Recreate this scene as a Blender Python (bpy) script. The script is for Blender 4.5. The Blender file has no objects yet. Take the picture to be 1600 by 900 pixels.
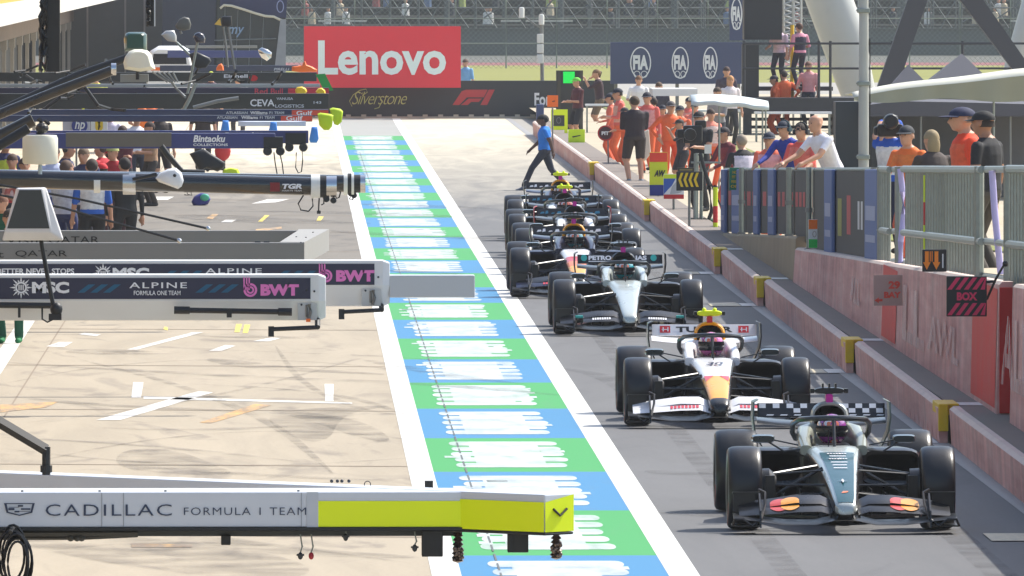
import bpy, bmesh, math, random
import numpy as np
from mathutils import Vector, Matrix
random.seed(7)
C = bpy.context.scene
COL = C.collection
# ------------------------------------------------------------------ camera, sky, sun, exposure
F, H, VX, VY = 19000.0, 4.79, 461.0, -65.0          # focal length in photo pixels, camera height, vanishing point of the lane
cd = bpy.data.cameras.new('camera'); cam = bpy.data.objects.new('camera', cd); COL.objects.link(cam)
cd.sensor_width = 36.0; cd.lens = F/1600*36; cd.clip_start = 1; cd.clip_end = 6000
cam.location = (0, 0, H)
cam.rotation_euler = (math.radians(90)-math.atan((450-VY)/F), 0, -math.atan((800-VX)/F))
C.camera = cam
SUN_EL, SUN_AZ = math.radians(50), math.radians(52)  # azimuth measured from +Y (down the lane) towards +X (right)
wd = bpy.data.worlds.new('World'); C.world = wd; wd.use_nodes = True
nt = wd.node_tree; bg = nt.nodes['Background']; sky = nt.nodes.new('ShaderNodeTexSky')
sky.sky_type = 'NISHITA'; sky.sun_disc = False; sky.sun_elevation = SUN_EL; sky.sun_rotation = SUN_AZ
sky.air_density = 1.2; sky.dust_density = 2.0
nt.links.new(sky.outputs[0], bg.inputs[0]); bg.inputs[1].default_value = 0.15
sd = bpy.data.lights.new('sun', 'SUN'); sun = bpy.data.objects.new('sun', sd); COL.objects.link(sun)
sd.energy = 4.3; sd.angle = math.radians(0.53); sd.color = (1, .95, .86)
sdir = Vector((math.sin(SUN_AZ)*math.cos(SUN_EL), math.cos(SUN_AZ)*math.cos(SUN_EL), math.sin(SUN_EL)))
sun.rotation_euler = sdir.to_track_quat('Z', 'Y').to_euler()
C.view_settings.view_transform = 'Standard'; C.view_settings.look = 'None'; C.view_settings.gamma = 1
C.view_settings.exposure = 0.52
C.cycles.max_bounces = 6; C.cycles.transparent_max_bounces = 12
# ------------------------------------------------------------------ helpers
def P(px, py, Z): return Vector(((px-VX)*Z/F, Z, H-(py-VY)*Z/F))      # photo pixel at a given distance
def G(px, py, z=0.0):
    Z = F*(H-z)/(py-VY); return Vector(((px-VX)*Z/F, Z, z))
def lin(c): c = c/255; return c/12.92 if c <= .04045 else ((c+.055)/1.055)**2.4
def rgb(r, g, b): return (lin(r), lin(g), lin(b), 1)
MATS = {}
def M(name, col=None, rough=.5, metal=0, var=.14, scale=5, bump=0, coat=0, spec=.5, emis=0, fine=60):
    if name in MATS: return MATS[name]
    m = bpy.data.materials.new(name); m.use_nodes = True; n = m.node_tree.nodes; l = m.node_tree.links
    b = n['Principled BSDF']; c = rgb(*col)
    tc = n.new('ShaderNodeTexCoord'); t = n.new('ShaderNodeTexNoise'); t.inputs['Scale'].default_value = scale; t.inputs['Detail'].default_value = 6
    l.new(tc.outputs['Object'], t.inputs['Vector'])
    mx = n.new('ShaderNodeMix'); mx.data_type = 'RGBA'
    mx.inputs[6].default_value = tuple(v*(1-var) for v in c[:3])+(1,); mx.inputs[7].default_value = tuple(min(1, v*(1+var)) for v in c[:3])+(1,)
    l.new(t.outputs[0], mx.inputs[0]); l.new(mx.outputs[2], b.inputs['Base Color'])
    mr = n.new('ShaderNodeMapRange'); mr.inputs[3].default_value = max(.03, rough-.1); mr.inputs[4].default_value = min(1, rough+.1)
    l.new(t.outputs[0], mr.inputs[0]); l.new(mr.outputs[0], b.inputs['Roughness'])
    b.inputs['Metallic'].default_value = metal; b.inputs['Coat Weight'].default_value = coat; b.inputs['Specular IOR Level'].default_value = spec
    if bump:
        t2 = n.new('ShaderNodeTexNoise'); t2.inputs['Scale'].default_value = fine; t2.inputs['Detail'].default_value = 4
        l.new(tc.outputs['Object'], t2.inputs['Vector'])
        bp = n.new('ShaderNodeBump'); bp.inputs['Strength'].default_value = bump; bp.inputs['Distance'].default_value = .01
        l.new(t2.outputs[0], bp.inputs['Height']); l.new(bp.outputs[0], b.inputs['Normal'])
    if emis:
        b.inputs['Emission Color'].default_value = c; b.inputs['Emission Strength'].default_value = emis
    MATS[name] = m; return m
class MB:
    def __init__(s): s.v = []; s.f = []; s.m = []
    def add(s, vs, fs, m=0):
        o = len(s.v); s.v += [tuple(x) for x in vs]
        for f in fs: s.f.append([i+o for i in f]); s.m.append(m)
        return s
    def box(s, x0, x1, y0, y1, z0, z1, m=0, rz=0, mat=None):
        vs = [Vector((x, y, z)) for x in (x0, x1) for y in (y0, y1) for z in (z0, z1)]
        if rz:
            c = Vector(((x0+x1)/2, (y0+y1)/2, 0)); R = Matrix.Rotation(rz, 3, 'Z'); vs = [R@(v-c)+c for v in vs]
        if mat is not None: vs = [mat@v for v in vs]
        return s.add(vs, [(0,1,3,2), (4,6,7,5), (0,4,5,1), (2,3,7,6), (0,2,6,4), (1,5,7,3)], m)
    def quad(s, a, b, c, d, m=0): return s.add([a, b, c, d], [(0,1,2,3)], m)
    def loft(s, rings, m=0, cap=True, closed=True, mf=None):
        n = len(rings[0]); o = len(s.v)
        for r in rings: s.v += [tuple(p) for p in r]
        for i in range(len(rings)-1):
            for j in range(n if closed else n-1):
                k = (j+1) % n
                s.f.append([o+i*n+j, o+i*n+k, o+(i+1)*n+k, o+(i+1)*n+j]); s.m.append(mf(i, j) if mf else m)
        if cap:
            s.f.append([o+j for j in range(n)][::-1]); s.m.append(mf(0, 0) if mf else m)
            s.f.append([o+(len(rings)-1)*n+j for j in range(n)]); s.m.append(mf(len(rings)-2, 0) if mf else m)
        return s
    def tube(s, pts, r, m=0, n=8, sy=1.0):
        pts = [Vector(p) for p in pts]; rings = []
        for i, p in enumerate(pts):
            d = (pts[min(i+1, len(pts)-1)]-pts[max(i-1, 0)]).normalized()
            u = d.cross(Vector((0, 0, 1)));  u = u.normalized() if u.length > 1e-3 else Vector((1, 0, 0))
            w = u.cross(d); rr = r[i] if isinstance(r, (list, tuple)) else r
            rings.append([p+u*math.cos(2*math.pi*k/n)*rr+w*math.sin(2*math.pi*k/n)*rr*sy for k in range(n)])
        return s.loft(rings, m)
    def lathe(s, prof, c=(0,0,0), axis='Z', n=24, m=0, mf=None):       # prof: (radius, height) along the axis
        rings = []
        for r, h in prof:
            ring = []
            for k in range(n):
                a = 2*math.pi*k/n; x, y = r*math.cos(a), r*math.sin(a)
                p = (x, y, h) if axis == 'Z' else ((h, x, y) if axis == 'X' else (x, h, y))
                ring.append(Vector(p)+Vector(c))
            rings.append(ring)
        return s.loft(rings, m, mf=mf)
    def ball(s, c, rx, ry=None, rz=None, m=0, n=12, k=8):
        ry = ry or rx; rz = rz or rx; rings = []
        for i in range(k+1):
            t = math.pi*(i/k) ; t = min(max(t, .02), math.pi-.02)
            rings.append([Vector(c)+Vector((rx*math.sin(t)*math.cos(2*math.pi*j/n), ry*math.sin(t)*math.sin(2*math.pi*j/n), -rz*math.cos(t))) for j in range(n)])
        return s.loft(rings, m)
    def prism(s, poly, o, u, v, th, m=0):                              # flat outline in the plane (u, v) with thickness along u x v
        o, u, v = Vector(o), Vector(u), Vector(v); w = u.cross(v).normalized()*th
        a = [o+u*x+v*y for x, y in poly]
        return s.loft([a, [p+w for p in a]], m)
    def build(s, name, mats, parent=None, world=True, smooth=False, bev=0, ang=40):
        me = bpy.data.meshes.new(name)
        off = Vector((0, 0, 0))
        if parent is not None and world:
            q = parent
            while q is not None: off += q.location; q = q.parent
        me.from_pydata([tuple(Vector(p)-off) for p in s.v], [], s.f)
        if not isinstance(mats, (list, tuple)): mats = [mats]
        for mt in mats: me.materials.append(mt)
        me.polygons.foreach_set('material_index', [min(i, len(mats)-1) for i in s.m])
        bm = bmesh.new(); bm.from_mesh(me); bmesh.ops.recalc_face_normals(bm, faces=bm.faces)
        if smooth:
            for f in bm.faces: f.smooth = True
            for e in bm.edges:
                if len(e.link_faces) == 2 and e.calc_face_angle(0) > math.radians(ang): e.smooth = False
        bm.to_mesh(me); bm.free()
        o = bpy.data.objects.new(name, me); COL.objects.link(o)
        if parent is not None: o.parent = parent
        if bev:
            bv = o.modifiers.new('bevel', 'BEVEL'); bv.width = bev; bv.segments = 2; bv.limit_method = 'ANGLE'
        return o
def thing(name, label, cat, loc=(0,0,0), group=None, rz=0):
    o = bpy.data.objects.new(name, None); COL.objects.link(o); o.location = loc; o.rotation_euler = (0, 0, rz)
    o.empty_display_size = .2
    return tag(o, label, cat, group)
def tag(o, label, cat, group=None):
    o['label'] = label; o['category'] = cat
    if group: o['group'] = group
    return o
def struct(o, kind='structure'): o['kind'] = kind; return o
def origin(o, loc):                                                    # move a one-mesh thing's origin to its base
    d = Vector(loc); o.data.transform(Matrix.Translation(-d)); o.location = d; return o
def copy_thing(o, loc, label=None, rz=None):
    c = o.copy(); COL.objects.link(c); c.location = loc
    if label: c['label'] = label
    if rz is not None: c.rotation_euler = (0, 0, rz)
    def kids(a, b):
        for ch in a.children:
            if ch is c: continue
            d = ch.copy(); COL.objects.link(d); d.parent = b; kids(ch, d)
    kids(o, c); return c
def text_pts(s, bold=0, shear=0, space=1):
    cu = bpy.data.curves.new('lettering', 'FONT'); cu.body = s; cu.offset = bold; cu.shear = shear; cu.space_character = space
    cu.resolution_u = 3
    ob = bpy.data.objects.new('lettering', cu); me = bpy.data.meshes.new_from_object(ob)
    v = [tuple(x.co) for x in me.vertices]; f = [list(p.vertices) for p in me.polygons]
    bpy.data.objects.remove(ob); bpy.data.curves.remove(cu); bpy.data.meshes.remove(me)
    return v, f
def lettering(mb, s, o, u, v, w, h, m=0, bold=.02, shear=0, space=1, off=.003):
    """flat letters fitted to a w x h box whose lower left corner is o, reading along u, up along v"""
    vs, fs = text_pts(s, bold, shear, space)
    if not vs: return mb
    x0 = min(p[0] for p in vs); x1 = max(p[0] for p in vs); y0 = min(p[1] for p in vs); y1 = max(p[1] for p in vs)
    u, v, o = Vector(u).normalized(), Vector(v).normalized(), Vector(o); nn = u.cross(v)*off
    return mb.add([o+nn+u*((p[0]-x0)/(x1-x0)*w)+v*((p[1]-y0)/(y1-y0)*h) for p in vs], fs, m)
def disc(mb, c, u, v, rx, ry, m=0, n=28, off=.003, a0=0, a1=360):
    u, v, c = Vector(u), Vector(v), Vector(c); nn = u.cross(v).normalized()*off
    pts = [c+nn+u*rx*math.cos(math.radians(a0+(a1-a0)*k/n))+v*ry*math.sin(math.radians(a0+(a1-a0)*k/n)) for k in range(n if a1-a0 == 360 else n+1)]
    return mb.add(pts, [list(range(len(pts)))], m)
def ring(mb, c, u, v, rx, ry, t, m=0, n=32, off=.003):
    u, v, c = Vector(u), Vector(v), Vector(c); nn = u.cross(v).normalized()*off
    vs = []; fs = []
    for k in range(n):
        a = 2*math.pi*k/n
        vs += [c+nn+u*rx*math.cos(a)+v*ry*math.sin(a), c+nn+u*(rx-t)*math.cos(a)+v*(ry-t)*math.sin(a)]
        fs.append([2*k, 2*k+1, (2*k+3) % (2*n), (2*k+2) % (2*n)])
    return mb.add(vs, fs, m)
def patch(mb, poly, o, u, v, m=0, off=.003):
    u, v, o = Vector(u), Vector(v), Vector(o); nn = u.cross(v).normalized()*off
    return mb.add([o+nn+u*x+v*y for x, y in poly], [list(range(len(poly)))], m)
UX, UY, UZ = Vector((1,0,0)), Vector((0,1,0)), Vector((0,0,1))
def each(name, m, parent, mbs, **k):
    for q in mbs: q.build(name, m, parent, **k)
# common materials
white = M('white_paint', (222,224,226), .4, coat=.2, var=.06)
whitep = M('white_plastic', (226,226,220), .45, var=.05)
grey = M('grey_metal', (128,130,128), .5, .3)
steel = M('galvanised_steel', (140,148,144), .45, .55, var=.2, scale=14)
chrome = M('chrome', (205,205,205), .15, 1, var=.05)
black = M('black_plastic', (20,21,23), .45)
dark = M('dark_metal', (34,36,39), .5, .2)
carbon = M('carbon_fibre', (13,14,16), .36, coat=.15, var=.3, scale=30)
rubber = M('tyre_rubber', (16,18,23), .36, var=.3, scale=9, bump=.08, spec=.5)
glassd = M('dark_glass', (22,27,36), .12, var=.1)
orange = M('orange_paint', (240,110,20), .5)
fluoro = M('fluorescent_yellow', (236,255,6), .5, var=.03)
lime = M('lime_fabric', (186,214,20), .7, bump=.3)
redp = M('red_paint', (190,28,34), .5)
yellowp = M('yellow_paint', (226,190,24), .55)
navy = M('navy_paint', (26,34,66), .4)
blue = M('blue_paint', (40,84,170), .5)
green = M('green_paint', (14,150,60), .5)
pink = M('pink_lettering', (226,120,190), .5)
magenta = M('magenta_plastic', (200,20,150), .4)
skin = M('skin', (196,146,118), .55, var=.1)
# ------------------------------------------------------------------ ground materials
def ground_mat(name, near, mid, far, zb, stain=.35, dark_streak=.3, sx=1.0, fine=.18):
    """tarmac or concrete; shaded and sunlit stretches along the lane are put into its colour"""
    m = bpy.data.materials.new(name); m.use_nodes = True; n = m.node_tree.nodes; l = m.node_tree.links; b = n['Principled BSDF']
    geo = n.new('ShaderNodeNewGeometry'); sep = n.new('ShaderNodeSeparateXYZ'); l.new(geo.outputs['Position'], sep.inputs[0])
    mp = n.new('ShaderNodeMapping'); mp.inputs['Scale'].default_value = (.9*sx, .10, 1); l.new(geo.outputs['Position'], mp.inputs[0])
    n1 = n.new('ShaderNodeTexNoise'); n1.inputs['Scale'].default_value = 1.1; n1.inputs['Detail'].default_value = 8; n1.inputs['Roughness'].default_value = .62; n1.inputs['Distortion'].default_value = 1.2
    l.new(mp.outputs[0], n1.inputs['Vector'])
    # painted change of sun and shade along Y, its edge broken up by noise
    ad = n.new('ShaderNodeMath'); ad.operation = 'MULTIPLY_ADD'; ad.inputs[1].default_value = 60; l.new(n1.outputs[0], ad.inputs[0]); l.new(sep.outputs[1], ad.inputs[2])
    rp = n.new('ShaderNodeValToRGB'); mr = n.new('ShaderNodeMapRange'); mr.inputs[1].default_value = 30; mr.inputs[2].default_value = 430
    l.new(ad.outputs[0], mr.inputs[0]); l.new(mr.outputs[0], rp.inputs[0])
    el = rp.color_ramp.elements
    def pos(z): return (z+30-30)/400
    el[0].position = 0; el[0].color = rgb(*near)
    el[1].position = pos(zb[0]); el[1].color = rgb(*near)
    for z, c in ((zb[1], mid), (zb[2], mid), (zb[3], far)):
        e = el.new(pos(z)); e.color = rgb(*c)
    # worn patches and dark rubbered streaks
    cr = n.new('ShaderNodeValToRGB'); cr.color_ramp.elements[0].position = .36; cr.color_ramp.elements[0].color = (1-stain,)*3+(1,); cr.color_ramp.elements[1].position = .66; cr.color_ramp.elements[1].color = (1.0, 1.0, 1.0, 1)
    l.new(n1.outputs[0], cr.inputs[0])
    mp2 = n.new('ShaderNodeMapping'); mp2.inputs['Scale'].default_value = (.35, .075, 1); mp2.inputs['Rotation'].default_value = (0, 0, .12); l.new(geo.outputs['Position'], mp2.inputs[0])
    n2 = n.new('ShaderNodeTexNoise'); n2.inputs['Scale'].default_value = 2.2; n2.inputs['Detail'].default_value = 5; n2.inputs['Distortion'].default_value = 2.6; l.new(mp2.outputs[0], n2.inputs['Vector'])
    c2 = n.new('ShaderNodeValToRGB'); c2.color_ramp.elements[0].position = .56; c2.color_ramp.elements[0].color = (1,1,1,1); c2.color_ramp.elements[1].position = .70; c2.color_ramp.elements[1].color = (1-dark_streak, 1-dark_streak, 1-dark_streak*.9, 1)
    l.new(n2.outputs[0], c2.inputs[0])
    n3 = n.new('ShaderNodeTexNoise'); n3.inputs['Scale'].default_value = 26; n3.inputs['Detail'].default_value = 3; l.new(geo.outputs['Position'], n3.inputs['Vector'])
    c3 = n.new('ShaderNodeMapRange'); c3.inputs[3].default_value = 1-fine; c3.inputs[4].default_value = 1+fine; l.new(n3.outputs[0], c3.inputs[0])
    def mul(a, bb):
        x = n.new('ShaderNodeMix'); x.data_type = 'RGBA'; x.blend_type = 'MULTIPLY'; x.inputs[0].default_value = 1
        l.new(a, x.inputs[6]); l.new(bb, x.inputs[7]); return x.outputs[2]
    o = mul(mul(mul(rp.outputs[0], cr.outputs[0]), c2.outputs[0]), c3.outputs[0])
    l.new(o, b.inputs['Base Color']); b.inputs['Roughness'].default_value = .75; b.inputs['Specular IOR Level'].default_value = .35
    bp = n.new('ShaderNodeBump'); bp.inputs['Strength'].default_value = .25; bp.inputs['Distance'].default_value = .01; l.new(n3.outputs[0], bp.inputs['Height']); l.new(bp.outputs[0], b.inputs['Normal'])
    return m
def sheet(name, x0, x1, z0, z1, z, m, kind='structure', step=20):
    mb = MB(); k = max(1, int((z1-z0)/step))
    for i in range(k):
        a, b = z0+(z1-z0)*i/k, z0+(z1-z0)*(i+1)/k
        mb.quad((x0, a, z), (x1, a, z), (x1, b, z), (x0, b, z))
    return struct(mb.build(name, m), kind)
def paint_mat(name, col, wear=.25, thr=.5, rough=.55, var=.1):
    """road paint with worn-through specks"""
    m = bpy.data.materials.new(name); m.use_nodes = True; n = m.node_tree.nodes; l = m.node_tree.links; b = n['Principled BSDF']
    geo = n.new('ShaderNodeNewGeometry'); t = n.new('ShaderNodeTexNoise'); t.inputs['Scale'].default_value = 3; t.inputs['Detail'].default_value = 9; t.inputs['Roughness'].default_value = .7
    mp = n.new('ShaderNodeMapping'); mp.inputs['Scale'].default_value = (1.4, .16, 1); l.new(geo.outputs['Position'], mp.inputs[0]); l.new(mp.outputs[0], t.inputs['Vector'])
    c = rgb(*col); r = n.new('ShaderNodeValToRGB'); r.color_ramp.elements[0].position = thr-.18; r.color_ramp.elements[1].position = thr+.05
    r.color_ramp.elements[0].color = tuple(v*(1-wear)+.16*wear for v in c[:3])+(1,); r.color_ramp.elements[1].color = c
    l.new(t.outputs[0], r.inputs[0]); l.new(r.outputs[0], b.inputs['Base Color']); b.inputs['Roughness'].default_value = rough; b.inputs['Specular IOR Level'].default_value = .3
    return m
g_apron = ground_mat('apron_concrete', (169,157,137), (122,116,107), (212,201,178), (168, 190, 245, 300), .15, .30)  # mid tone paints a shaded band, far tone paints full sun
g_lane = ground_mat('lane_tarmac', (98,99,102), (104,104,105), (206,196,174), (60, 100, 225, 335), .14, .10)  # pale far tone paints the sunlit end of the lane
g_far = M('far_tarmac', (150,146,138), .8, var=.1, scale=.05)
g_grass = M('mown_grass', (124,124,48), .9, var=.25, scale=.12)
g_red = M('red_kerb_paint', (122,54,54), .7, var=.15, scale=.3)
sheet('ground', -500, 500, -60, 470, -.012, g_far, step=600)
sheet('grass_field', -500, 500, 470, 545, -.008, g_grass, step=600)
sheet('red_kerb_strip', -500, 500, 545, 560, -.008, g_red, step=600)
sheet('far_ground', -500, 500, 560, 1500, -.012, M('far_earth', (84,84,76), .9, var=.2, scale=.02), step=6000)
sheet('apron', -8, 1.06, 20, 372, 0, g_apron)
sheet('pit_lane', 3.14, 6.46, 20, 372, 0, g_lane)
def letter_mat():
    m = paint_mat('faded_letter_paint', (206,214,214), .2, .42); n = m.node_tree.nodes; l = m.node_tree.links
    geo = n.new('ShaderNodeNewGeometry'); mp = n.new('ShaderNodeMapping'); mp.inputs['Scale'].default_value = (1.2, .3, 1); t = n.new('ShaderNodeTexNoise'); t.inputs['Scale'].default_value = 2.5; t.inputs['Detail'].default_value = 7
    l.new(geo.outputs['Position'], mp.inputs[0]); l.new(mp.outputs[0], t.inputs['Vector']); r = n.new('ShaderNodeMapRange'); r.inputs[1].default_value = .38; r.inputs[2].default_value = .62; r.inputs[3].default_value = .55; r.inputs[4].default_value = .85
    l.new(t.outputs[0], r.inputs[0]); l.new(r.outputs[0], n['Principled BSDF'].inputs['Alpha']); return m
p_white = paint_mat('white_road_paint', (216,214,208), .22)
p_blue = paint_mat('blue_road_paint', (50,122,168), .16, .42)
p_green = paint_mat('green_road_paint', (52,150,72), .16, .42)
p_letter = letter_mat()
p_yellow = paint_mat('yellow_road_paint', (230,206,90), .4); p_or = paint_mat('orange_road_paint', (220,170,96), .75, .6)
sheet('white_line', 1.06, 1.29, 20, 372, .003, p_white)
sheet('white_line', 2.90, 3.14, 20, 372, .003, p_white)
gut = paint_mat('gutter_concrete', (150,148,146), .35)
sheet('gutter', 6.28, 6.46, 20, 372, .004, gut)
# coloured blocks of the fast-lane border, with their worn white lettering
zed = [F*H/(y-VY) for y in (869, 798.5)]; dz = zed[1]-zed[0]; z_first = zed[0]-2*dz
mbg, mbb, mbl = MB(), MB(), MB(); rr = random.Random(3)
def blob(mb, x0, x1, za, zb, rz, z):
    n = 6; xs = (x1-x0); pts = []
    for k in range(n+1):
        a = math.pi*(k/n)-math.pi/2; pts.append((x1-.06+.06*math.cos(a), (za+zb)/2+(zb-za)/2*math.sin(a), z))
    for k in range(n+1):
        a = math.pi*(k/n)+math.pi/2; pts.append((x0+.06+.06*math.cos(a), (za+zb)/2+(zb-za)/2*math.sin(a), z))
    mb.add(pts, [list(range(len(pts)))])
i = 0; z = z_first
while z < 322:
    (mbb if i % 2 else mbg).quad((1.29, z, .002), (2.90, z, .002), (2.90, z+dz, .002), (1.29, z+dz, .002))
    a, b = z+dz*.10, z+dz*.90; k = 5; w = (b-a)/k
    mbl.quad((1.72, a+w*.1, .0045), (2.38, a+w*.1, .0045), (2.38, b-w*.1, .0045), (1.72, b-w*.1, .0045))
    for q in range(k):
        za, zb = a+w*q+w*.11, a+w*(q+1)-w*.11
        x0, x1 = 1.50+rr.uniform(0, .02)+(.02 if q % 2 else 0), 2.60+rr.uniform(-.03, .02)
        mode = rr.random()
        blob(mbl, x0, x1, za, zb, 0, .005)
        if q < k-1:                                      # strokes of the letters joining one row to the next
            for _ in range(rr.choice((1, 2, 2))):
                xc = rr.choice((1.56, 2.5, 1.85, 2.2)); ww = rr.uniform(.10, .30)
                mbl.quad((xc-ww/2, zb-w*.08, .0055), (xc+ww/2, zb-w*.08, .0055), (xc+ww/2, zb+w*.28, .0055), (xc-ww/2, zb+w*.28, .0055))
    z += dz; i += 1
struct(mbg.build('green_road_marking', p_green)); struct(mbb.build('blue_road_marking', p_blue)); struct(mbl.build('white_road_lettering', p_letter))
sheet('road_patch', 1.29, 2.90, z, 372, .002, M('patch_tarmac', (150,150,146), .8, scale=.5))
# dark narrow slots of the drain running through the border
mb = MB(); zz = 80
while zz < 300:
    mb.quad((1.59, zz, .008), (1.606, zz, .008), (1.606, zz+1.1, .008), (1.59, zz+1.1, .008)); zz += 1.5
struct(mb.build('drain_slot_marking', M('drain_black', (92,98,100), .8)))
# markings on the apron, given by where they lie on the ground
def gpoly(mb, pts, z=.004): mb.add([G(x, y, z) for x, y in pts], [list(range(len(pts)))])
mw, my, mo = MB(), MB(), MB()
for p in ([(150,656),(188,656),(333,613),(310,611)], [(208,597),(224,597),(220,621),(205,621)], [(507,600),(521,600),(521,627),(508,627)],
          [(224,619),(550,629),(550,631),(224,623)], [(198,546),(214,546),(318,519),(300,519)], [(72,541),(100,542),(114,534),(92,534)], [(326,548),(346,548),(368,540),(352,539)], [(122,522),(150,525),(158,522),(132,520)],
          [(0,585),(0,545),(30,500),(55,500)], [(395,533),(420,533),(440,528),(425,527)], [(230,312),(262,312),(272,307),(242,307)], [(393,318),(430,316),(452,311),(418,311)], [(345,347),(362,347),(370,343),(352,343)]): gpoly(mw, p)
for p in ([(366,519),(374,519),(378,506),(369,506)], [(379,520),(387,520),(391,507),(382,507)], [(403,346),(410,346),(421,336),(414,336)], [(494,345),(501,345),(506,338),(498,338)], [(255,514),(262,516),(262,511),(257,510)]): gpoly(my, p)
for p in ([(312,660),(330,661),(424,633),(398,631)], [(0,632),(0,644),(72,636),(92,627)], [(322,341),(332,342),(342,334),(332,334)], [(205,855),(300,855),(300,851),(205,849)], [(398,362),(440,357),(440,354),(400,358)]): gpoly(mo, p)
struct(mw.build('apron_white_marking', paint_mat('apron_white_paint', (222,218,210), .45, .5))); struct(my.build('apron_yellow_marking', p_yellow)); struct(mo.build('apron_orange_marking', p_or))
# rubber laid down by tyres: curved bands and scuffs, plus painted car shadow bands
def rubber_and_shade_mat():
    m = bpy.data.materials.new('rubber_and_shade_film'); m.use_nodes = True; n = m.node_tree.nodes; l = m.node_tree.links; b = n['Principled BSDF']
    b.inputs['Base Color'].default_value = rgb(74,70,68); b.inputs['Roughness'].default_value = .7
    geo = n.new('ShaderNodeNewGeometry'); t = n.new('ShaderNodeTexNoise'); t.inputs['Scale'].default_value = 1.5; t.inputs['Detail'].default_value = 7; l.new(geo.outputs['Position'], t.inputs['Vector'])
    r = n.new('ShaderNodeMapRange'); r.inputs[1].default_value = .35; r.inputs[2].default_value = .75; r.inputs[3].default_value = .0; r.inputs[4].default_value = .36; l.new(t.outputs[0], r.inputs[0]); l.new(r.outputs[0], b.inputs['Alpha'])
    return m
rub_and_shade = rubber_and_shade_mat(); mb = MB()
def scuff_or_shade(pts, w, z=.007):
    q = [G(x, y, z) for x, y in pts]; L = []; R_ = []
    for _ in range(3): q = [q[0]]+[p for a_, b_ in zip(q, q[1:]) for p in (a_.lerp(b_, .25), a_.lerp(b_, .75))]+[q[-1]]
    for i, p in enumerate(q):
        d = (q[min(i+1, len(q)-1)]-q[max(i-1, 0)]).normalized(); s = Vector((-d.y, d.x, 0)); ww = max(.004, w*math.sin(math.pi*i/(len(q)-1)))
        L.append(p+s*ww/2); R_.append(p-s*ww/2)
    for i in range(len(q)-1): mb.quad(L[i], R_[i], R_[i+1], L[i+1])
for pts, w in (([(0,565),(200,578),(420,590),(620,597),(760,607),(900,620)], .5), ([(150,545),(185,552),(260,549)], 1.2), ([(330,560),(420,575),(600,585)], .6), ([(490,690),(470,655),(505,640),(600,634)], .8),
               ([(210,728),(330,737),(470,746),(640,752)], .35), ([(0,683),(150,690),(330,705),(470,722)], .2), ([(230,700),(260,730),(330,742)], .9), ([(40,830),(180,850),(330,880),(420,905)], 1.6), ([(300,835),(430,860),(560,868),(640,872)], .7),
               ([(160,668),(300,672),(450,666)], .5), ([(430,640),(520,655),(600,690)], .5), ([(560,560),(640,575),(720,590),(820,600)], .3), ([(560,420),(640,424),(740,430)], .8), ([(300,520),(400,527),(500,527)], .9), ([(30,620),(160,633),(330,640),(560,655)], .4),
               ([(520,360),(640,368),(760,372),(860,380)], 1.2), ([(300,335),(420,345),(560,350)], 2.2), ([(350,330),(480,330),(640,336),(720,340)], 1.5), ([(560,318),(640,321),(760,326)], 1.3), ([(880,575),(960,590),(1010,640)], .3),
               ([(1020,735),(1070,741),(1120,742)], .5), ([(1000,800),(1060,800),(1130,808)], .5), ([(0,600),(160,570),(330,560),(520,566),(640,580)], .12), ([(60,720),(200,690),(380,672),(560,676),(660,690)], .10), ([(120,560),(280,600),(430,660),(520,740)], .14), ([(40,660),(220,640),(420,600),(560,560)], .10), ([(240,540),(420,550),(600,556),(720,566)], .12), ([(0,700),(220,724),(440,728),(640,716)], .12), ([(300,600),(440,606),(560,622),(640,650)], .16), ([(430,540),(470,600),(560,640),(640,650)], .10), ([(60,860),(220,846),(420,850),(640,880)], .14)): scuff_or_shade(pts, w)  # the two short bands beside the lead car paint its tyre shadows
struct(mb.build('tyre_and_shade_mark', rub_and_shade))
# long straight wheel tracks in the fast lane
mb = MB()
for x, w in ((3.75, .22), (5.35, .26)): mb.add([(x+w/2, 30, .006), (x+w, 90, .006), (x+w, 150, .006), (x+w/2, 235, .006), (x, 150, .006), (x, 90, .006)], [(0,1,2,3,4,5)])
struct(mb.build('tyre_and_shade_mark', rub_and_shade))
# seams between concrete bays of the apron
mb = MB()
for x in (-3.05,): mb.quad((x, 20, .003), (x+.02, 20, .003), (x+.02, 372, .003), (x, 372, .003))
for z in range(60, 372, 14): mb.quad((-8, z, .003), (1.06, z-1.5, .003), (1.06, z-1.38, .003), (-8, z+.12, .003))
struct(mb.build('concrete_seam_marking', M('seam_dark', (136,122,106), .9)))
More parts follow.
